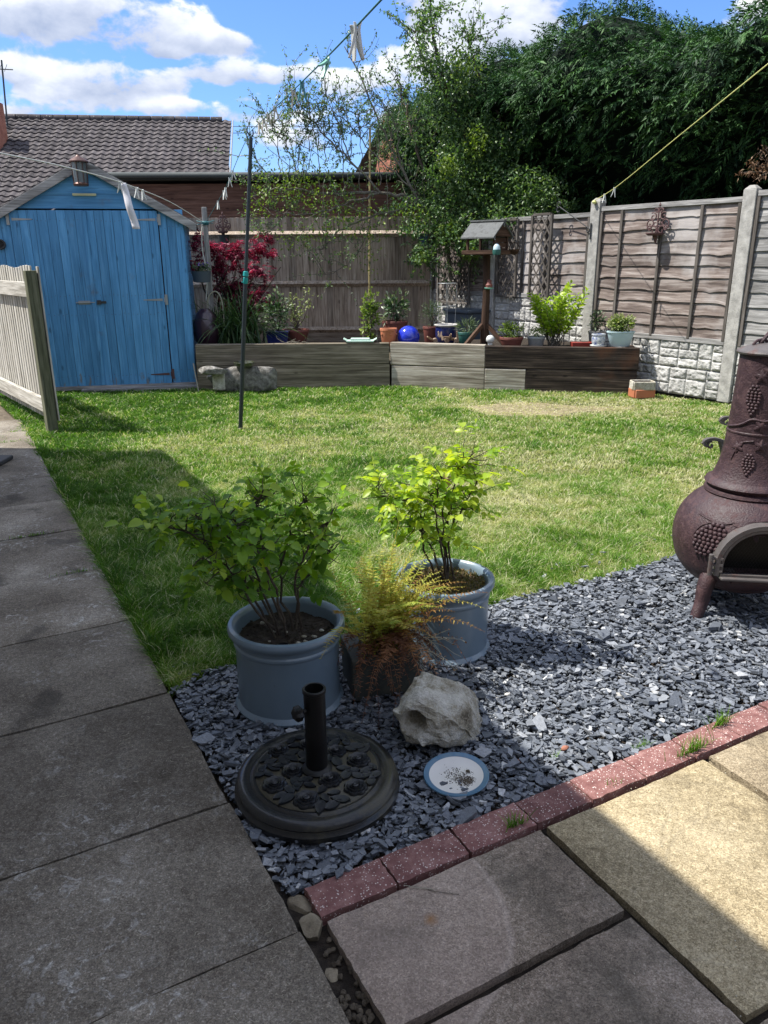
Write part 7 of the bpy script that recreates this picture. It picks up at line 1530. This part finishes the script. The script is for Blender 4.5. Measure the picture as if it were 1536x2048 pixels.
for (px, py, rx, ry, k, Y_) in ((900, 460, 30, 20, 300, 12.1), (950, 285, 25, 35, 260, 12.3), (845, 515, 16, 14, 160, 11.95), (895, 330, 22, 26, 200, 12.1), (930, 130, 40, 40, 200, 12.6), (940, 505, 22, 14, 240, 12.0)):
    d = rdir(k, rs); cc.append(PY(px, py, Y_) + d * np.array([rx / 132, .25, ry / 132]) * rs.rand(k)[:, None] ** .5)
cc = np.concatenate(cc); foliage(TB, cc, rdir(len(cc), rs), .055, .027, l_treey, 'oval', 69, name='bright_foliage')

# ================================================================== conifer hedge
T = thing('conifer_hedge', 'towering dark green conifer hedge behind the right-hand fence', 'hedge', (*(FP0 + FD * 3 - FN * 2.4), 0)); rs = np.random.RandomState(71)
FP2 = FP0
def hedge_top(s): return 4.26 + .45 * np.exp(-((s - 3.6) / 1.6) ** 2) + .28 * np.exp(-((s - 6) / 1.1) ** 2) + .16 * np.sin(s * 2.6) - .25 * np.exp(-((s - 1.05) / .45) ** 2) - .5 * np.clip(s - 7.2, 0, 3)
def hedge_front(s, z): 
    zt = hedge_top(s); f_ = 1.75 - 1.7 * np.clip((z - 2.2) / 1.6, 0, 1) ** 1.1; r_ = np.clip((z - (zt - 1.0)) / 1.0, 0, 1); f_ = f_ + 1.5 * (1 - np.sqrt(np.clip(1 - r_ ** 2, 0, 1)))
    f_ = f_ - .55 * (fbm(s * 1.1 + 3, z * 1.1, 21, 3) - .5) * 1.5 - .25 * (fbm(s * 3.5, z * 3.5, 22, 2) - .5)
    return f_ + 1.2 * np.clip(s - 7.4, 0, 2) ** 1.4
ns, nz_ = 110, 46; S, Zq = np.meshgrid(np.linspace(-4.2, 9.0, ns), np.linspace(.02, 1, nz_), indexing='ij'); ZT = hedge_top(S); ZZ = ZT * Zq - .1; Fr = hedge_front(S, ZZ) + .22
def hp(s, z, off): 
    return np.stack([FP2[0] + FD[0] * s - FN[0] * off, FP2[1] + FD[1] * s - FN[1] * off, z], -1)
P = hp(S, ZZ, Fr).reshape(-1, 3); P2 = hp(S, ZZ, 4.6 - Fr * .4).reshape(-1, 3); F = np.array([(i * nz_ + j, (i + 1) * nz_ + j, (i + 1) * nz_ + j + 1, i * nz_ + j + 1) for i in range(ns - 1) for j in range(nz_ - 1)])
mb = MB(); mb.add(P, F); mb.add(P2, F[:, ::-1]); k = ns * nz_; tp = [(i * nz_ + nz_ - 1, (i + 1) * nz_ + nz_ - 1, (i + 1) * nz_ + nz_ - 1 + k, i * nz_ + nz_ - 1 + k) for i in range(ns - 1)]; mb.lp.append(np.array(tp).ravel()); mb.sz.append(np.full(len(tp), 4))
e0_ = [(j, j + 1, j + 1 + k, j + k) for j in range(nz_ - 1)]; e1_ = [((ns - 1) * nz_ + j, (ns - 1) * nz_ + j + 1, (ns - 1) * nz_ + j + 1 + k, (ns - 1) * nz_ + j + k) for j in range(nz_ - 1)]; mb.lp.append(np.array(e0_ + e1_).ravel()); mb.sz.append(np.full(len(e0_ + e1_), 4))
obj('inner_shade_shell', mb, l_conin, T, smooth=True)  # dark shell added behind the sprays to block light
def sprays(n, seed, zlo, zhi, L0, topmode=False):
    rs = np.random.RandomState(seed); s = rs.uniform(-4.1, 8.9, n); zt = hedge_top(s); 
    if topmode: z = zt - rs.uniform(-.02, .12, n); off = rs.uniform(.9, 4.0, n)
    else: z = .3 + (zt - .3) * (1 - rs.rand(n) ** 1.25 * (1 - zlo)); off = hedge_front(s, z) + rs.uniform(-.12, .2, n)
    B = hp(s, z, off); g = fbm(s * 2.3, z * 2.3, 5, 3); out = np.array([FN[0], FN[1], 0]); D = out[None] * rs.uniform(.3, 1.1, n)[:, None] + np.stack([FD[0] * (q := rs.normal(0, .5, n)), FD[1] * q, rs.normal(-.05, .4, n) + (.55 if topmode else .0)], 1)
    D[:, 2] += .55 * np.clip((z - (zt - .7)) / .7, 0, 1); D /= np.linalg.norm(D, axis=1)[:, None]; L = L0 * rs.uniform(.5, 1.2, n)
    k = g > .36; B, D, L = B[k], D[k], L[k]; n = len(B); C = []; DD = []; LL = []; RR = []; rv = np.clip(rs.normal(.5, .25, n), 0, 1)
    side = np.cross(D, rdir(n, rs, 1.5)); side /= np.linalg.norm(side, axis=1)[:, None]
    for f_ in np.linspace(0.05, .92, 8):
        dr = np.array([0, 0, -1.]) * (f_ ** 2 * .28) * L[:, None]; p = B + D * L[:, None] * f_ + dr; dirn = D + np.array([0, 0, -.5]) * f_
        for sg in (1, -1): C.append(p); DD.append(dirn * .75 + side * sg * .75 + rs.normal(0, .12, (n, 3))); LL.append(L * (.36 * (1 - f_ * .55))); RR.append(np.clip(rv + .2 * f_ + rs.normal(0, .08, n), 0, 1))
    C.append(B + D * L[:, None] * .85 - np.array([0, 0, .2]) * L[:, None] ); DD.append(D + (0, 0, -.4)); LL.append(L * .3); RR.append(rv)
    return np.concatenate(C), np.concatenate(DD), np.concatenate(LL), np.concatenate(RR)
mb = MB()
for args in ((10500, 72, .0, 1, .30, False), (3200, 73, 0, 1, .28, True)):
    C, D, L, R_ = sprays(*args); add_leaves(mb, C, D, L, L * .2 + .004, kind='thin', seed=args[1], rnd=R_, droop=.25, fold=.1)
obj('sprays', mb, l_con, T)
# wispy branch over the near fence
q0 = PY(1560, 345, 9.2); T = thing('flowering_branch', 'dry brownish-pink flowering branch poking over the near fence panel', 'branch', q0); rs = np.random.RandomState(81); mb = MB(); C = []
for (px, py) in ((1480, 345), (1495, 320), (1510, 355), (1515, 305), (1520, 335), (1530, 298)): P = smooth_path([q0, (q0 + PY(px, py, 9.2)) / 2 + rs.normal(0, .03, 3), PY(px, py, 9.2)], 5); mb.tube(P, np.linspace(.008, .002, len(P)), 5); C += list(P[4:])
mb.tube([q0, q0 + (.5, .3, -1.0)], .012, 6); obj('stems', mb, m_barkg, T); C = np.array(C); foliage(T, C[rs.randint(len(C), size=260)] + rs.normal(0, .02, (260, 3)), rdir(260, rs, -.2), .05, .016, l_dry, 'thin', 82)
